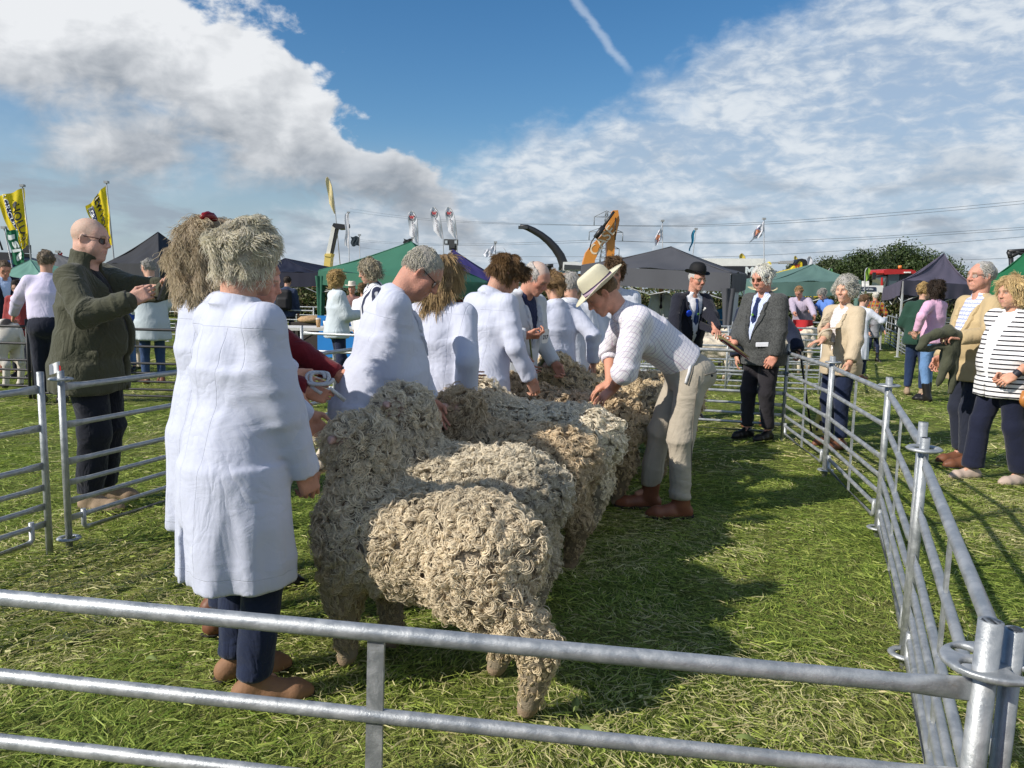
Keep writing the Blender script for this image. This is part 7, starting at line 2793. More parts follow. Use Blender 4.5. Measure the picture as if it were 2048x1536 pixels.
    p.trousers(cloth('grey_trousers', (.07, .075, .085), wr=.4)); p.shoes(BRN)
    p.hair('cap', GR_R, GR_T, n=300, L=.02, t=.004, seed=20)
    brim_hat(p, mat('straw', (.62, .54, .33), rough=.85, bump=.6, bscale=200), brim=.085, tilt=-3, pos=(-.012, 0, .06))
    hw = p.W(p.J['wrL'])
    m = MB()
    tip = np.array([3.10, 7.80, 0.0])
    tp = hw + np.array([0, -.05, -.03])
    m.tube([tp + np.array([-.10, .0, .03]), tp + np.array([-.05, 0, .045]), tp + np.array([0, 0, .03]), tp + (tip - tp) * .5, tip], [.012, .013, .012, .011, .010], 8)
    o = m.obj('walking_stick', mat('stick_black', (.012, .012, .013), rough=.35))
    tag(o, 'black walking stick with a crook handle behind the man in tweed', 'walking stick')

    p = Person('smiling grey haired woman in a beige jacket with one hand on the hurdle', *at(1690, 7.30), 208, H=1.62, female=True, girth=1.08, vs=.010, hvs=.005, head=(2, 12, 0), stance=[(.02, .09, 0), (-.04, -.10, -8)],
               arms={'R': {'to': (2.70, 6.80, .895), 'pole': (-.5, -.7, -.4), 'dir': (-1, -.05, -.3), 'palm': (0, 0, -1), 'curl': .25, 'spread': .14}, 'L': {'to': (3.05, 6.95, .78), 'pole': (-.8, .5, -.2), 'curl': .9}},
               face=dict(tone=(.62, .36, .25), smile=1.0, red=.5, brow=(.45, .33, .25)))
    p.body()
    p.top('shirt', cloth('striped_blouse', (.74, .72, .70), pattern=('stripe', .014, .16, (.35, .30, .34))), hem=.86, g=.95, sleeve=0, collar='shirt', folds=.003, bust=.9)
    BL = cloth('beige_linen', (.50, .41, .285), wr=.5, wscale=5)
    jk = p.top('jacket', BL, hem=.76, grow=.018, open_v=(.06, .48, .075, .04), bust=1.0, folds=.008, slen=.90, seed=35)
    p.lapels(jk, BL, .08, .46, .072, lw=.055)
    p.trousers(DENIM, w=1.05); p.shoes(BRN)
    p.hair('cap', (.26, .25, .24), (.68, .66, .62), n=4200, L=.05, lift=.35, curl=3.5, cr=.009, t=.022, flow='back', rad=.0011, noise=.010, nscale=42, seed=21)
    for k in (-1, 1):
        d = SDF(.004); d.ell(p.HL((-.004, k * .088, -.034)), (.005, .005, .005)); V, Q = d.mesh(0)
        link('earring', np_mesh('earring', V, Q, True), mat('pearl', (.75, .72, .68), rough=.25), p.o)
    b0 = G(1640, 868)
    bag = empty('carrier_bag', b0, R(20), 'yellow and dark patterned bag standing behind the hurdle by the woman in beige', 'bag')
    m = MB()
    m.sheet(lambda u, v: np.array([.085 * math.cos(v * 6.283) * (1 - .6 * u) + .015 * math.sin(5 * u + 9 * v), .05 * math.sin(v * 6.283) * (1 - .5 * u), .36 * u]), 10, 22)
    bm = mat('bag_print', (.55, .47, .12), rough=.5, var=.2)
    nt = bm.node_tree
    m.obj('sack', bm, bag)
    m = MB()
    for k in range(5):
        a = 3.4 + k * .55
        m.sheet(lambda u, v: np.array([(.088 * (1 - .6 * (.15 + .14 * k + .1 * v)) + .004) * math.cos(a + .5 * u), (.053 * (1 - .5 * (.15 + .14 * k + .1 * v)) + .004) * math.sin(a + .5 * u), .36 * (.12 + .14 * k + .16 * v * (1 if k % 2 else .5))]), 3, 3)
    m.obj('printed_patch', mat('bag_dark', (.03, .03, .035), rough=.5), bag)
    m = MB(); m.tube([(0.0, 0, .34), (.01, 0, .40), (.015, .0, .47)], [.03, .022, .015], 8)
    m.obj('wooden_handle', mat('bag_handle', (.30, .10, .04), rough=.5), bag)

    p = Person('man in a beige blazer and glasses with a green coat over his arm', *at(1940, 6.62), 184, H=1.765, girth=1.08, belly=.03, vs=.010, hvs=.005, head=(-2, 6, 0), stance=[(-.05, .10, 4), (-.12, -.10, -6)],
               arms={'L': {'to': (3.64, 6.30, 1.13), 'pole': (-1, .5, -.6), 'dir': (-.9, -.1, .1), 'palm': (.1, .2, -1), 'curl': 1.1}, 'R': {'to': (3.75, 6.75, .92)}}, face=dict(tone=(.56, .29, .21), nose=1.2, smile=.4, red=.7, fat=.25))
    p.body()
    p.top('shirt', cloth('blue_plaid', (.74, .75, .80), pattern=('check', .034, .12, (.16, .22, .48), (.3, .34, .55))), hem=.86, g=.965, sleeve=0, collar='shirt', folds=.003)
    BZ = cloth('beige_blazer', (.47, .36, .20), wr=.35, wscale=5)
    jk = p.top('blazer', BZ, hem=.74, grow=.018, open_v=(-.02, .48, .10, .10), folds=.006, seed=45)
    p.lapels(jk, BZ, .02, .46, .092, lw=.06)
    p.trousers(cloth('slate_trousers', (.018, .022, .038), wr=.4), w=1.08, bell=.3); p.shoes(BRN)
    p.hair('cap', (.28, .27, .26), (.62, .60, .58), n=3600, L=.022, lift=.2, t=.005, flow='back', rad=.0009, seed=22, noise=.003, top_cut=((.105, 0, .085), (.06, .06, .06)))
    p.glasses(mat('thin_frame', (.10, .06, .05), rough=.3), CLENS)
    # coat over the arm
    w0 = p.W(p.J['wrL'])
    root = empty('folded_coat', (w0[0], w0[1], .6), 0, 'dark green coat hanging over the arm of the man in the beige blazer', 'coat')
    gc = cloth('coat_green', (.062, .066, .042), wr=.5)
    d = SDF(.011)
    rl = np.array([w0[0], w0[1], .6])
    q = lambda px, py, dy=0: P(px, py, w0[1] + dy) - rl
    d.chain([q(1838, 697, -.02), q(1850, 682, -.02), q(1872, 668, -.02), q(1900, 662, 0), q(1915, 672, .02)], [.028, .036, .042, .05, .05], k=.02)
    d.chain([q(1838, 697, .0), q(1856, 698, .0), q(1880, 692, .02), q(1905, 690, .03)], [.026, .024, .028, .04], k=.02)
    d.chain([q(1905, 680, .03), q(1893, 722, .03), q(1876, 772, .03)], [.055, .05, .018], k=.02)
    d.chain([q(1912, 690, .04), q(1906, 740, .04), q(1900, 785, .04)], [.045, .035, .014], k=.02)
    V, Q = d.mesh(1)
    N = normals(V, Q)
    V = V + N * (.008 * wob(V, 40, 3))[:, None]
    link('sleeve_and_body', np_mesh('coat_cloth', V, Q, True, {'rest': V}), gc, root)

    p = Person('blond woman in a black and white striped top and navy trousers, hands clasped', *at(2062, 6.05), 192, H=1.625, female=True, girth=1.20, belly=.03, vs=.010, hvs=.005, head=(6, 0, 0), stance=[(.02, .10, 4), (.26, -.13, -8)],
               arms={'L': {'to': (3.80, 5.80, .875), 'pole': (-.9, .7, -.1), 'dir': (-.8, .1, -.5), 'palm': (0, .6, -.5), 'curl': .8}, 'R': {'to': (3.79, 5.90, .865), 'pole': (-.9, -.7, -.1), 'dir': (-.8, -.1, -.55), 'palm': (.3, -.6, .3), 'curl': .9}},
               face=dict(tone=(.58, .32, .22), nose=.95, red=.5, fat=.3))
    p.body(sleeve=.5)
    p.top('vest_top', cloth('white_vest', (.80, .80, .82)), hem=.84, g=.985, sleeve=0, collar='none', folds=.004, bust=1.12)
    p.top('striped_cardigan', cloth('breton', (.78, .77, .77), pattern=('stripe', .036, .13, (.012, .012, .02)), wr=.25), hem=.74, sleeve=.78, grow=.014, collar='none', open_v=(-.05, .50, .085, .06), bust=1.12, folds=.006, arm=1.12, flare=1.05)
    p.trousers(cloth('navy_trousers', (.010, .013, .032), wr=.3), w=1.12, bell=1.2, hemz=.02); p.shoes(mat('sandal', (.46, .36, .30), rough=.6), h=.04)
    p.hair('cap', (.28, .17, .07), (.76, .58, .32), n=4200, L=.07, lift=.06, curl=1.5, cr=.006, t=.020, flow='side', part_y=.02, rad=.0011, seed=23, noise=.007, extra=[('ell', (-.035, 0, -.045), (.085, .092, .075), .04)])
    wl, el = p.J['wrL'], p.J['elL']
    d = SDF(.005); d.rc(wl + (el - wl) * .06, wl + (el - wl) * .15, .030, .032); V, Q = d.mesh(1)
    link('wrist_strap', np_mesh('wrist_strap', V, Q, True), mat('watch_strap', (.02, .02, .03), rough=.5), p.o)
    m = MB(); m.tube([p.HL((.045 * math.cos(t) - .03, .055 * math.sin(t), -.165 - .02 * math.cos(t))) for t in np.linspace(0, 2 * np.pi, 17)], .004, 5); m.obj('necklace', BRN, p.o)
    # handbag
    hb = P(2064, 800, 5.8)
    root = empty('handbag', hb, R(15), 'tan leather handbag with white panels at the hip of the woman in stripes', 'handbag')
    d = SDF(.008); d.ell((0, 0, 0), (.11, .05, .075)); d.box((0, 0, .05), (.075, .03, .02), k=.03); V, Q = d.mesh(1)
    link('bag_body', np_mesh('bag_body', V, Q, True), mat('tan_leather', (.42, .17, .045), rough=.4, var=.12), root)
    m = MB(); m.sheet(lambda u, v: np.array([-.02 + .05 * u, -.053 * math.sqrt(max(.02, 1 - ((-.02 + .05 * u) / .115) ** 2 - ((v - .5) * .12 / .08) ** 2)) - .004, (v - .5) * .12]), 4, 8)
    m.obj('white_panel', mat('bag_white', (.7, .7, .7), rough=.4), root)
    m = MB()
    s0 = p.W(p.up(-.02, .13, .50)) - hb
    s0 = np.array([s0[0] * math.cos(-R(15)) - s0[1] * math.sin(-R(15)), s0[0] * math.sin(-R(15)) + s0[1] * math.cos(-R(15)), s0[2]])
    m.tube([(-.07, 0, .05), (-.075, 0, .16), (-.04, 0, .24)], .009, 6)
    m.tube([(-.04, 0, .24), (.0, -.06, .38), s0 * .75 + np.array([0, -.1, 0]), s0 + np.array([0, 0, .03])], .008, 6)
    m.obj('strap', mat('strap_tan', (.40, .16, .05), rough=.5), root)

    # ---------------- left of the ring
    p = Person('bald man in sunglasses and an olive jacket taking a photo with a phone', -2.66, 4.85, 2, H=1.84, girth=1.10, belly=.05, vs=.0095, hvs=.0046, head=(6, 0, 0), stance=[(-.03, .14, 8), (.0, -.10, -12)],
               arms={'R': {'to': (-2.27, 4.60, 1.335), 'pole': (.1, -.7, -1), 'dir': (.75, .25, .45), 'palm': (.3, .9, .2), 'curl': .95}, 'L': {'to': (-2.16, 4.86, 1.395), 'pole': (.1, .9, -.9), 'dir': (.5, -.5, .65), 'palm': (.3, -.9, .2), 'curl': 1.0}},
               face=dict(tone=(.60, .36, .28), fat=.8, jaw=1.15, nose=1.05, scalp=(.52, .37, .29), stubble=.25, red=.45))
    p.body()
    OL = cloth('olive_jacket', (.062, .063, .040), wr=.7, wscale=7)
    p.top('black_shirt', BLACK, hem=.74, g=1.0, sleeve=0, collar='none', folds=.004)
    p.top('olive_jacket', OL, hem=.715, grow=.022, flare=1.04, collar='stand', crr=.012, ch=.04, open_v=(-.15, .49, .05, .06), folds=.019, arm=1.06, seed=55)
    d = SDF(.008)
    M = p.Ms
    d.box(p.up(.06, -.186, -.05), (.075, .012, .075), M, rnd=.01, k=.01)
    d.box(p.up(.06, -.193, .02), (.082, .012, .026), M, rnd=.01, k=.005)
    p.part('patch_pocket', d, OL, .004)
    for k in 'LR':
        el, wr = p.J['el' + k], p.J['wr' + k]
        u = nrm(wr - el)
        c = el + (wr - el) * .86
        d = SDF(.008); d.rc(c - u * .012, c + u * .012, .060, .058); p.part('cuff', d, OL, .003)
    p.trousers(cloth('dark_navy_trousers', (.009, .011, .020), wr=.6), w=1.24, folds=.013, hemz=.03); p.shoes(SUEDE, boot=.16)
    p.glasses(mat('tortoise', (.05, .015, .012), rough=.25), DKLENS)
    hp = P(331, 576, 4.66)
    m = MB(); m.box((0, 0, 0), (.012, .08, .155), np.array(Matrix.Rotation(R(25), 3, 'Y')))
    o = m.obj('phone', mat('phone_case', (.03, .03, .033), rough=.25), None, hp)
    tag(o, 'dark phone held up in both hands by the man in the olive jacket', 'phone')

    p = Person('man in a lilac shirt and navy trousers leaning on the calf pen', *at(92, 8.95), 112, H=1.80, girth=1.12, vs=.013, hvs=.007, lean=14, head=(8, 0, 0), arms={'L': {'to': (-6.02, 9.22, .93), 'pole': (-.5, 1, 0), 'curl': 1}, 'R': {'to': (-4.9, 9.2, .95)}})
    p.body()
    p.top('shirt', cloth('lilac_shirt', (.60, .56, .72), wr=.3, wscale=5), hem=.88, collar='shirt', grow=.012, folds=.010, tuck=True)
    p.trousers(NAVY, w=1.15, folds=.010, top=.08); p.shoes(BLKS)
    p.hair('cap', (.10, .075, .05), (.30, .24, .18), n=2200, L=.03, t=.007, seed=24, rad=.0012)
    p = Person('man in a pale blue shirt and dark gilet at the far left edge, looking down', *at(10, 12.0), -50, H=1.76, vs=.016, hvs=.008, head=(30, 0, 0), lean=8, face=dict(tone=RUDDY))
    p.body(); p.top('shirt', cloth('pale_blue', (.42, .54, .76)), hem=.86, sleeve=.5, collar='shirt'); p.top('gilet', NAVY, hem=.8, sleeve=0, grow=.012, open_v=(.1, .48, .07, .04)); p.trousers(NAVY); p.shoes(BRN)
    p.hair('cap', (.06, .04, .025), (.20, .14, .09), n=700, L=.025, t=.005, seed=25, rad=.0016)
    p = Person('dark haired boy beside the man in lilac, head and shoulders only', *at(38, 11.3), -80, H=1.45, vs=.016, hvs=.008, head=(24, 0, 0), face=dict(tone=LIGHT))
    p.body(); p.top('shirt', cloth('red_shirt', (.30, .05, .05)), hem=.7); p.trousers(NAVY); p.shoes(BLKS)
    p.hair('cap', DKH_R, DKH_T, n=500, L=.03, t=.010, seed=26, rad=.0016)
    p = Person('person in a white coat and dark trousers bending over the tan calf', -7.05, 11.55, 60, H=1.65, vs=.016, hvs=.008, lean=35, head=(20, 0, 0))
    p.body(); p.top('white_coat', WC2, hem=.62); p.trousers(BLACK); p.shoes(BLKS)
    p.hair('cap', DKH_R, DKH_T, n=300, L=.03, t=.01, seed=27)
    p = Person('grey haired man in a white coat and blue jeans behind the phone', *at(302, 10.9), 128, H=1.77, girth=1.1, vs=.014, hvs=.007, head=(10, 18, 0), face=dict(tone=LIGHT, red=.7), arms={'L': {'lo': (.3, .15, 1.0)}, 'R': {'lo': (.28, -.2, .95)}})
    p.body(); p.top('white_coat', cloth('white_coat_blue', (.44, .50, .53), wr=.35, wscale=4), hem=.62, grow=.02, flare=1.15, folds=.010); p.trousers(cloth('mid_jeans', (.03, .06, .14), pattern=('denim', (.06, .11, .22)))); p.shoes(BRN)
    p.hair('cap', (.16, .15, .14), (.50, .48, .46), n=1600, L=.03, t=.006, seed=28, rad=.0014)
    p = Person('child in a blue top seen under the arms of the man with the phone', *at(252, 12.4), -90, H=1.42, vs=.016, hvs=.008, face=dict(tone=LIGHT))
    p.body(); p.top('shirt', cloth('royal_blue', (.03, .07, .30)), hem=.7); p.trousers(JEANS); p.shoes(BLKS)
    p.hair('cap', BRH_R, BRH_T, n=400, L=.03, t=.01, seed=29, rad=.0016)

    # ---------------- middle distance
    p = Person('person with a dark backpack in front of the hedge', *at(574, 17.2), 85, H=1.63, vs=.018, hvs=.010, head=(14, 0, 0))
    p.body(); p.top('jacket', cloth('blue_grey_jacket', (.03, .045, .09)), hem=.78, grow=.02); p.trousers(NAVY); p.shoes(BLKS)
    p.hair('cap', DKH_R, DKH_T, n=300, L=.03, seed=30, rad=.002)
    d = SDF(.014); d.box(p.up(-.22, 0, .26), (.10, .17, .23), p.Ms, rnd=.07, k=.03); d.box(p.up(-.31, 0, .18), (.04, .12, .12), p.Ms, rnd=.04, k=.02); V, Q = d.mesh(1)
    w = link('backpack', np_mesh('backpack', np.array([p.W(v) for v in V]), Q, True), mat('pack_black', (.018, .018, .022), rough=.7, var=.3, vscale=9))
    tag(w, 'bulky dark backpack on the person in front of the hedge', 'backpack')
    p = Person('woman with curly blond hair in a pale grey sweater under the green tent edge', *at(674, 10.6), 28, H=1.64, female=True, girth=1.1, vs=.013, hvs=.007, head=(0, 20, 0), arms={'R': {'lo': (.33, -.08, 1.12)}, 'L': {'lo': (.33, .05, 1.1)}}, face=dict(tone=LIGHT))
    p.body(); p.top('sweater', cloth('pale_sweater', (.52, .58, .62), wr=.4), hem=.78, grow=.022, collar='none', bust=1, arm=1.15); p.trousers(DENIM); p.shoes(BRN)
    p.hair('cap', BLD_R, BLD_T, n=2200, L=.05, lift=.4, curl=8, cr=.009, t=.024, flow='down', seed=31, rad=.0014, noise=.012, extra=[('ell', (-.03, 0, -.03), (.09, .1, .08), .03)])
    p = Person('woman with a grey blond bob and dark glasses looking down behind the man in glasses', *at(748, 8.3), 205, H=1.745, female=True, girth=1.0, vs=.013, hvs=.006, head=(16, 0, 0), face=dict(tone=LIGHT, red=.6))
    p.body(); p.top('jacket', cloth('white_navy_top', (.62, .63, .68), pattern=('vstripe', .09, .16, (.02, .025, .06))), hem=.8, grow=.014); p.trousers(NAVY); p.shoes(BLKS)
    p.hair('cap', (.17, .14, .10), (.52, .46, .35), n=2600, L=.07, lift=.08, t=.016, flow='side', part_y=-.02, seed=32, rad=.0013, extra=[('ell', (-.04, 0, -.03), (.075, .09, .07), .03)])
    p.glasses(DKF, CLENS)
    p = Person('person in a pale sun hat and brown top sitting by the pens', *at(704, 15.6), -95, H=1.50, vs=.018, hvs=.009, face=dict(tone=RUDDY, smile=.6))
    p.body(); p.top('shirt', cloth('brown_pink_top', (.20, .11, .10)), hem=.7); p.trousers(NAVY); p.shoes(BLKS)
    brim_hat(p, mat('sun_hat', (.62, .56, .48), rough=.85), brim=.07, pos=(-.012, 0, .06))
    p = Person('person with tied brown hair and a white top beyond the man in glasses', *at(727, 12.2), 70, H=1.50, female=True, vs=.016, hvs=.009, face=dict(tone=LIGHT))
    p.body(); p.top('shirt', SHIRT_W, hem=.7); p.trousers(NAVY); p.shoes(BLKS)
    p.hair('cap', BRH_R, (.36, .24, .12), n=700, L=.05, t=.010, flow='knot', seed=33, rad=.0018, extra=[('ell', (-.11, 0, .03), (.035, .035, .035))])
    p = Person('small boy with dark hair far beyond the boy with the mop of hair', *at(931, 19.0), -70, H=1.42, vs=.02, hvs=.010, face=dict(tone=LIGHT))
    p.body(); p.top('shirt', cloth('maroon_top', (.20, .03, .03)), hem=.65); p.trousers(NAVY); p.shoes(BLKS)
    p.hair('cap', DKH_R, DKH_T, t=.01)
    p = Person('white haired man in a white coat and tie standing far off by the hedge', *at(1322, 19.6), -95, H=1.70, girth=1.12, vs=.016, hvs=.009, face=dict(tone=LIGHT, red=.8))
    p.body(); p.top('white_coat', WC2, hem=.6, grow=.016, open_v=(.25, .48, .05, 0)); p.top('shirt', SHIRT_W, hem=.86, g=.93, sleeve=0, collar='shirt'); p.tie(cloth('dark_tie', (.03, .02, .04))); p.trousers(BLACK); p.shoes(BLKS)
    p.hair('cap', WH_R, WH_T, n=300, L=.02, t=.003, seed=34, rad=.002, top_cut=((.05, 0, .11), (.11, .07, .07)))

    # ---------------- right, beyond the ring
    p = Person('man in a lilac check shirt bending over the sheep pen', *at(1606, 17.1), 232, H=1.74, girth=1.1, lean=30, vs=.015, hvs=.008, head=(34, 0, 0), arms={'L': {'to': (6.4, 16.35, .95)}, 'R': {'to': (6.0, 16.45, .95)}}, face=dict(tone=RUDDY))
    p.body(); p.top('shirt', cloth('mauve_shirt', (.42, .36, .46)), hem=.82, collar='shirt', grow=.014, folds=.010); p.trousers(NAVY); p.shoes(BLKS)
    p.hair('cap', (.20, .11, .05), (.42, .27, .14), n=900, L=.03, t=.008, seed=35, rad=.0018)
    p = Person('woman in a bright blue short sleeved shirt leaning on the pen rail', *at(1660, 17.0), 200, H=1.66, female=True, girth=1.05, lean=22, vs=.015, hvs=.008, head=(28, 0, 0), arms={'L': {'to': (6.55, 16.25, .95)}, 'R': {'to': (6.1, 16.45, .95)}}, face=dict(tone=LIGHT))
    p.body(sleeve=.5); p.top('shirt', cloth('bright_blue', (.10, .21, .55)), hem=.80, sleeve=.45, collar='shirt', grow=.012, bust=1); p.trousers(NAVY); p.shoes(BLKS)
    p.hair('cap', (.14, .13, .12), (.46, .44, .42), n=1200, L=.04, t=.014, seed=36, rad=.0018)
    p = Person('boy in a long white coat behind the woman in beige, back turned', *at(1726, 13.4), 35, H=1.49, girth=.95, vs=.013, hvs=.007, head=(14, -25, 0), arms={'R': {'lo': (.36, -.30, 1.25)}, 'L': {'lo': (.34, .1, 1.1)}}, face=dict(tone=LIGHT))
    p.body(); p.top('white_coat', WC2, hem=.42, grow=.016, flare=1.1); p.trousers(DENIM); p.shoes(BRN)
    p.hair('cap', (.06, .035, .02), (.22, .13, .07), n=1500, L=.03, t=.008, seed=37, rad=.0015)
    p = Person('white haired person in a red and yellow tartan shirt by the hedge', *at(1752, 20.5), 80, H=1.57, girth=1.1, vs=.017, hvs=.009, arms={'R': {'lo': (.2, -.3, 1.0)}})
    p.body(); p.top('shirt', cloth('tartan', (.30, .035, .04), pattern=('tartan',)), hem=.75, collar='shirt', grow=.014); p.trousers(NAVY); p.shoes(BLKS)
    p.hair('cap', (.5, .48, .42), (.8, .78, .7), n=600, L=.03, t=.010, seed=38, rad=.002)
    p = Person('small girl in a grey jumper and dark jeans running beside the pens', *at(1757, 17.2), -78, H=1.20, vs=.013, hvs=.008, headscale=1.14, face=dict(tone=LIGHT, smile=.7), stance=[(.06, .06, 0), (-.16, -.06, 0)], arms={'R': {'lo': (.12, -.34, .95)}, 'L': {'lo': (-.05, .36, 1.0)}})
    p.body(); p.top('jumper', cloth('grey_jumper', (.27, .27, .29)), hem=.78, grow=.014, collar='none'); p.trousers(DENIM, w=.9); p.shoes(BLKS, boot=.5)
    p.hair('cap', (.25, .16, .07), (.58, .42, .22), n=700, L=.05, t=.012, flow='knot', seed=39, rad=.002)
    p = Person('blond woman with a hair bun in a dark green top and navy jeans', *at(1846, 11.4), 58, H=1.66, female=True, girth=1.18, vs=.012, hvs=.006, head=(8, -30, 0), arms={'R': {'lo': (.3, -.1, 1.0)}, 'L': {'lo': (.25, .2, 1.0)}}, face=dict(tone=LIGHT))
    p.body(); p.top('jumper', cloth('bottle_green', (.016, .050, .034), wr=.3), hem=.80, grow=.014, collar='none', arm=1.05); p.trousers(cloth('navy_jeans', (.013, .028, .075), pattern=('denim', (.03, .055, .13))), w=1.02); p.shoes(SUEDE)
    p.hair('cap', BLD_R, BLD_T, n=1800, L=.05, lift=.05, t=.008, flow='knot', seed=40, rad=.0013, extra=[('ell', (-.055, 0, .125), (.042, .042, .036))])
    p = Person('dark haired woman in a pink jacket and pale blue jeans with black boots', *at(1874, 10.8), 118, H=1.685, female=True, girth=1.0, vs=.012, hvs=.006, head=(4, -20, 0), stance=[(-.05, .10, 10), (.08, -.10, -10)], arms={'L': {'lo': (.02, .36, 1.02), 'pole': (-.5, 1, 0)}, 'R': {'lo': (.28, -.1, 1.0)}}, face=dict(tone=LIGHT))
    p.body(); p.top('jacket', cloth('pink_jacket', (.68, .40, .56), wr=.4, wscale=5), hem=.90, grow=.014, collar='none', folds=.009, slen=.95); p.trousers(cloth('light_jeans', (.13, .24, .44), pattern=('denim', (.22, .36, .55))), w=.98, hemz=.13, top=.09); p.shoes(BLKS, boot=.42)
    p.hair('cap', DKH_R, (.06, .04, .03), n=2400, L=.06, lift=.35, curl=7, cr=.009, t=.018, flow='down', seed=41, rad=.0014, noise=.012, extra=[('ell', (-.06, 0, .115), (.04, .045, .035)), ('ell', (-.05, 0, -.05), (.06, .085, .08), .03)])
    # a bystander just out of the picture on the right, whose fingers rest on the corner post
    p = Person('person at the right edge, only fingertips and a paper showing', 1.62, 1.62, 182, H=1.66, vs=.014, hvs=.0055, arms={'L': {'to': (1.115, 1.385, .885), 'dir': (-.95, -.1, -.05), 'palm': (0, 0, -1), 'curl': .35}, 'R': {'to': (1.45, 1.9, .9)}})
    p.body(); p.top('shirt', cloth('grey_blue_top', (.3, .34, .42)), hem=.8); p.trousers(NAVY); p.shoes(BLKS)
    p.hair('cap', BRH_R, BRH_T, t=.01)


build_people()
# ------------------------------------------------------------------ table, board, cups, calves, pen sheep, halters
def build_small():
    root = empty('folding_table', P(668, 640, 13.0) * np.array([1, 1, 0]), R(6), 'white folding trestle table with dark legs behind the handlers', 'table')
    tw = mat('table_white', (.66, .64, .60), rough=.5)
    dk = mat('table_leg', (.02, .022, .04), rough=.4)
    m = MB(); m.box((0, 0, .725), (1.83, .76, .045)); m.obj('table_top', tw, root)
    for x in (-.62, .62):
        for y in (-.28, .28):
            m = MB(); m.tube([(x, y * .8, .70), (x, y, .35), (x + (.05 if y > 0 else -.05), y * 1.1, 0)], .016, 6); m.obj('leg', dk, root)
        m = MB(); m.tube([(x, -.27, .22), (x, .27, .22)], .012, 6); m.tube([(x, 0, .45), (x * .35, 0, .70)], .012, 6); m.obj('leg_brace', dk, root)
    for lab, px, r0, c, s in (('tall brown takeaway cup with a pale lid on the table', 641, .042, (.40, .26, .13), 1.1), ('white paper cup on the table, right of the brown one', 655, .038, (.74, .72, .68), .9)):
        q = P(px, 650, 13.0)
        o = empty('paper_cup', (q[0], 12.86, .7475), 0, lab, 'cup')
        m = MB(); m.lathe([(.001, 0), (r0 * .72, 0), (r0, .12 * s), (r0 * .94, .12 * s), (.001, .115 * s)], (0, 0, 0), 14); m.obj('cup', mat('cup_%d' % px, c, rough=.7), o)
        if px == 641:
            m = MB(); m.lathe([(r0 * 1.05, .12 * s), (r0 * 1.05, .132 * s), (r0 * .9, .142 * s), (.001, .142 * s)], (0, 0, 0), 14); m.obj('lid', mat('cup_lid', (.6, .56, .5), rough=.5), o)
    # blue board with hand painted letters
    a = P(634, 712, 15.4)
    root = empty('painted_board', (a[0] + .62, 15.5, 0), R(2), 'bright blue board with hand painted dark letters behind the table', 'board')
    m = MB(); m.box((0, 0, .42), (1.25, .03, .84)); m.obj('panel', mat('board_blue', (.03, .24, .66), rough=.55, var=.08, vscale=4), root)
    V, Fs = text_mesh('CAMEL', .22, .002)
    link('lettering', np_mesh('lettering', [(-.16 + v[0] * 1.05, -.018, .66 + v[1] * 1.2) for v in V], Fs), mat('board_ink', (.01, .02, .10)), root)
    for x in (-.4, .4):
        m = MB(); m.tube([(x, .03, .7), (x, .30, 0)], .015, 6); m.obj('prop', dk, root)
    for px, lab in ((676, 'white roll propped on the top edge of the blue board, left'), (686, 'white roll propped on the top edge of the blue board, right')):
        q = P(px, 637, 15.35)
        m = MB(); m.lathe([(.001, -.06), (.055, -.06), (.06, 0), (.055, .06), (.001, .06)], (0, 0, 0), 12, frame((.3, -1, .2)))
        o = m.obj('paper_roll', mat('roll_white', (.75, .74, .70), rough=.7), None, (q[0], 15.46, .84 + .058)); tag(o, lab, 'paper roll')
    q = P(616, 650, 16)
    m = MB(); m.lathe([(.001, 0), (.28, 0), (.33, .06), (.25, .12), (.001, .15)], (0, 0, 0), 16)
    o = m.obj('straw_heap', mat('straw_heap', (.40, .27, .15), rough=1, var=.4, vscale=20, bump=1, bscale=30), None, (q[0], 16.4, .66))
    tag(o, 'tan basket shaped heap on the stand beyond the table', 'basket')
    m = MB(); m.box((0, 0, .33), (.8, .5, .66)); o = m.obj('crate', mat('crate_dark', (.06, .05, .045), rough=.9), None, (q[0], 16.4, 0)); tag(o, 'dark crate under the tan heap beyond the table', 'crate')

    # calves in the pen at the left
    def calf(label, x, y, hd, c1, c2, seed, sc=1.0, horn=False):
        d = SDF(.02)
        d.ell((-.38, 0, .82), (.25, .21, .25), k=.1); d.ell((0, 0, .80), (.42, .22, .25), k=.1); d.ell((.36, 0, .82), (.24, .19, .25), k=.1)
        d.rc((.5, 0, .92), (.82, 0, 1.08), .15, .10, k=.08); d.rc((.84, 0, 1.10), (1.06, 0, .98), .10, .065, k=.04)
        for sg in (-1, 1):
            d.rc((.80, sg * .08, 1.15), (.74, sg * .20, 1.14), .03, .035, k=.02)
            d.chain([(.38, sg * .12, .66), (.38, sg * .12, .40), (.37, sg * .12, .06)], [.085, .052, .045], k=.04)
            d.chain([(-.42, sg * .13, .72), (-.40, sg * .13, .46), (-.50, sg * .13, .38), (-.46, sg * .13, .06)], [.13, .075, .055, .045], k=.04)
            for xx in (.385, -.45):
                d.rc((xx, sg * .125, .05), (xx + .02, sg * .125, .03), .048, .045, k=.02)
        d.chain([(-.60, 0, .95), (-.68, 0, .75), (-.66, 0, .40)], [.03, .02, .035], k=.02)
        d.box((0, 0, -.05), (2, 1, .05), k=.004, sub=True)
        V, Q = d.mesh(1)
        f = wob(V, 6.5, seed, 4)
        Cc = lerp(np.tile(c1, (len(V), 1)), c2, np.clip((f - .1) / .12, 0, 1) * (V[:, 2] > .35))
        Cc = lerp(Cc, (.03, .03, .03), np.clip((.06 - V[:, 2]) / .01, 0, 1))
        Cc = lerp(Cc, (.25, .14, .12), np.clip((V[:, 0] - 1.08) / .02, 0, 1))
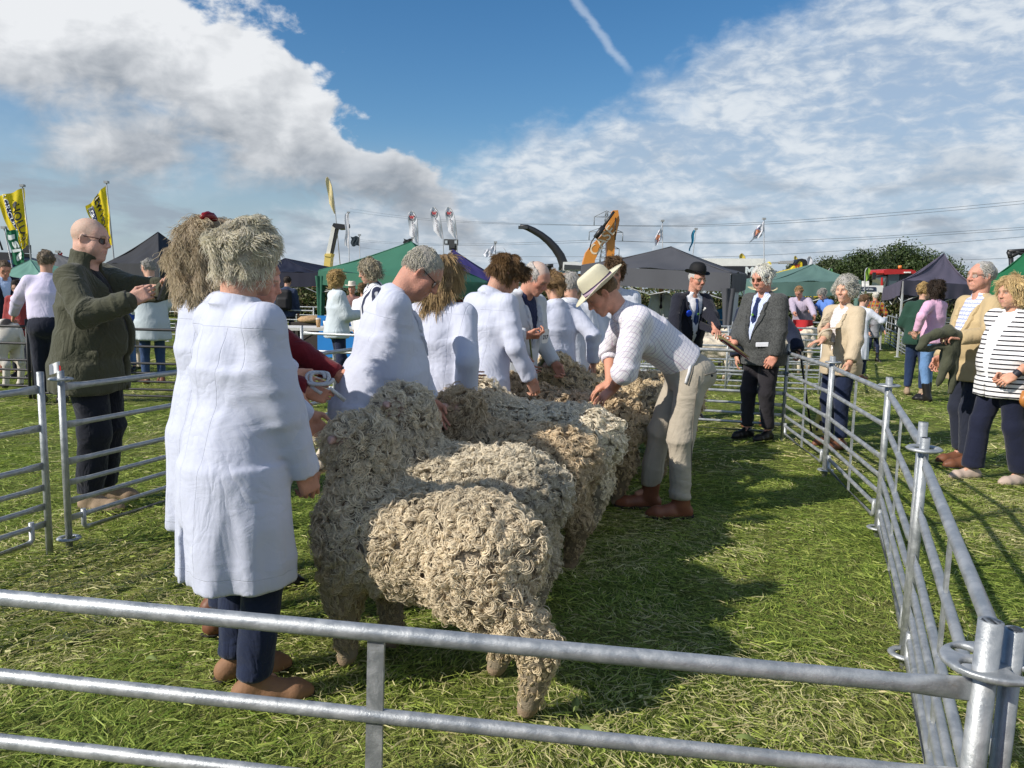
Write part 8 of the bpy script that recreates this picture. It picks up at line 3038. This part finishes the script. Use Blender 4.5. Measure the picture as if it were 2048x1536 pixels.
        o = link('calf', np_mesh('calf', V, Q, True, {'Col': np.concatenate([Cc, np.ones((len(V), 1))], 1)}), mat('calf_coat', (1, 1, 1), rough=.7, var=.1, attr='Col', bump=.3, bscale=80), None, (x, y, 0), R(hd))
        o.scale = (sc,) * 3
        tag(o, label, 'calf', 'calves in the pen at the left')
    calf('black and white calf in the pen at the left edge', -7.05, 10.3, 165, (.62, .58, .52), (.018, .016, .016), 3, .86)
    calf('tan and white calf half hidden behind the man in lilac', -6.35, 12.4, 78, (.55, .48, .38), (.34, .20, .09), 8, .84)

    # short woolled sheep standing in the pens beyond the ring
    def pen_sheep_mesh(seed):
        d = SDF(.02)
        d.ell((-.2, 0, .55), (.28, .20, .20), k=.08); d.ell((.12, 0, .55), (.30, .20, .20), k=.08)
        d.rc((.32, 0, .64), (.50, 0, .80), .12, .09, k=.06); d.rc((.50, 0, .80), (.66, 0, .74), .075, .05, k=.03)
        for sg in (-1, 1):
            d.rc((.48, sg * .06, .84), (.45, sg * .15, .84), .022, .016, k=.015)
            for xx in (.26, -.34):
                d.chain([(xx, sg * .11, .45), (xx, sg * .11, .25), (xx + .01, sg * .11, .02)], [.07, .04, .032], k=.03)
        V, Q = d.mesh(1)
        N = normals(V, Q)
        V = V + N * (.012 * wob(V, 45, seed, 8) * (V[:, 2] > .3))[:, None]
        q = V[:, 0]
        Cc = np.tile((.60, .53, .42), (len(V), 1)) * (1 + .12 * wob(V, 14, seed)[:, None])
        Cc = lerp(Cc, (.66, .60, .52), np.clip((q - .54) / .04, 0, 1))
        Cc = lerp(Cc, (.20, .15, .10), np.clip((.08 - V[:, 2]) / .02, 0, 1))
        return np_mesh('sheep', V, Q, True, {'Col': np.concatenate([np.clip(Cc, 0, 1), np.ones((len(V), 1))], 1)})
    sm = mat('pen_sheep', (1, 1, 1), rough=.95, var=.2, vscale=30, bump=.8, bscale=60, attr='Col')
    for lab, x, y, hd in (('pale sheep lying side on in the pen behind the man in tweed', 3.2, 12.7, 176), ('pale shorn sheep in the pen below the woman in blue', 5.0, 14.2, 4), ('second pale sheep in the pen below the woman in blue', 5.5, 15.2, 172),
                          ('pale sheep in the back pen behind the steward', 3.9, 15.2, 10)):
        o = link('sheep', pen_sheep_mesh(int(x * 10)), sm, None, (x, y, 0), R(hd))
        tag(o, lab, 'sheep', 'sheep in the pens beyond the ring')
    # red jacket hung on the pen
    m = MB(); q = P(1606, 668, 16.2)
    m.sheet(lambda u, v: np.array([(v - .5) * .42 * (1 + .2 * u) + .02 * math.sin(9 * u), .05 * math.sin(7 * v + 3 * u) - .03, -.62 * u * (1 - .15 * math.sin(9 * v))]), 12, 14)
    m.sheet(lambda u, v: np.array([(v - .5) * .38 + .02 * math.sin(9 * u), .05 * math.sin(7 * v + 2 * u) + .05, -.5 * u]), 10, 12)
    o = m.obj('red_jacket', cloth('red_jacket', (.42, .025, .03), wr=.6), None, (q[0], 16.28, .93)); tag(o, 'red jacket hung over the pen rail below the woman in blue', 'jacket')
    # straw coloured bale and blue sheet by the grey tent leg
    q = P(1466, 640, 17)
    m = MB(); m.box((0, 0, .35), (1.1, .6, .7)); o = m.obj('straw_bale', mat('straw', (.42, .36, .18), rough=1, var=.4, vscale=30, bump=1, bscale=50), None, (q[0], 17.8, 0)); tag(o, 'straw bale beside the tied back corner of the grey tent', 'bale')
    m = MB(); m.sheet(lambda u, v: np.array([(v - .5) * .7, .12 * math.sin(6 * u + 4 * v), .75 + .42 * math.sin(math.pi * u) * (1 - .4 * abs(v - .5)) ]), 10, 10)
    o = m.obj('blue_sheet', cloth('blue_sheet', (.03, .18, .42), wr=.6), None, (q[0], 17.8, -.05)); tag(o, 'crumpled blue sheet on the straw bale beside the grey tent', 'sheet')
    # halters
    rope = mat('halter_cord', (.20, .22, .10), rough=.9, bump=.6, bscale=120)
    for i, (s, lab, tgt) in enumerate(((SHEEP[5], 'thin green halter on the sheep with the pale face', (.12, 5.56, 1.10)),)):
        o_, Wf, H = s
        m = MB()
        t = np.linspace(0, 2 * np.pi, 17)
        m.tube([Wf(H((.085, .068 * math.cos(a), -.015 + .066 * math.sin(a)))) for a in t], .008, 6, cap=False)
        m.tube([Wf(H((.085, .062, .02))), Wf(H((.02, .085, .04))), Wf(H((-.03, .07, .075)))], .008, 6)
        m.tube([Wf(H((.085, .05, -.06))), (Wf(H((.085, .05, -.06))) + np.array(tgt)) / 2 + np.array([0, 0, -.06]), np.array(tgt)], .007, 6)
        ob = m.obj('halter', rope); tag(ob, lab, 'halter')
    # wrapper caught between the left posts
    m = MB(); m.sheet(lambda u, v: np.array([(v - .5) * .06, .01 * math.sin(6 * v), .055 * u + .02 * v]), 4, 8)
    o = m.obj('sweet_packet', mat('packet_white', (.72, .72, .74), rough=.5), None, (-2.43, 4.06, .945)); tag(o, 'small white and red packet tucked behind the left hurdle post', 'packet')
    m = MB(); m.sheet(lambda u, v: np.array([.016 + v * .02, -.006, .01 + .05 * u - .01 * v]), 3, 3)
    m.obj('red_print', mat('packet_red', (.5, .03, .03), rough=.5), o)
    # broad weed leaves in the near grass
    rng = np.random.RandomState(5)
    lm = mat('weed_leaf', (.20, .26, .08), rough=.7, translucent=.3)
    for (px, py), wh in (((1150, 1432), 'just right of the nearest hind hoof'), ((1168, 1478), 'in front of the nearest hind hoof, between two rails'), ((795, 1300), 'under the belly of the nearest sheep'), ((300, 1335), 'left of the nearest handler'), ((1500, 1500), 'near the foot of the open grass')):
        g = G(px, py)
        m = MB()
        a = rng.uniform(0, 6.28)
        m.sheet(lambda u, v: np.array([math.cos(a) * (u - .3) * .065 - math.sin(a) * (v - .5) * .028 * math.sin(math.pi * min(1, u * .9 + .1)), math.sin(a) * (u - .3) * .065 + math.cos(a) * (v - .5) * .028 * math.sin(math.pi * min(1, u * .9 + .1)), .035 + .02 * math.sin(2.5 * u) - .01 * abs(v - .5) * 2]), 7, 4)
        o = m.obj('weed_leaf', lm, None, g)
        tag(o, 'small pale green weed leaf ' + wh, 'leaf', 'weed leaves in the near grass')


build_small()
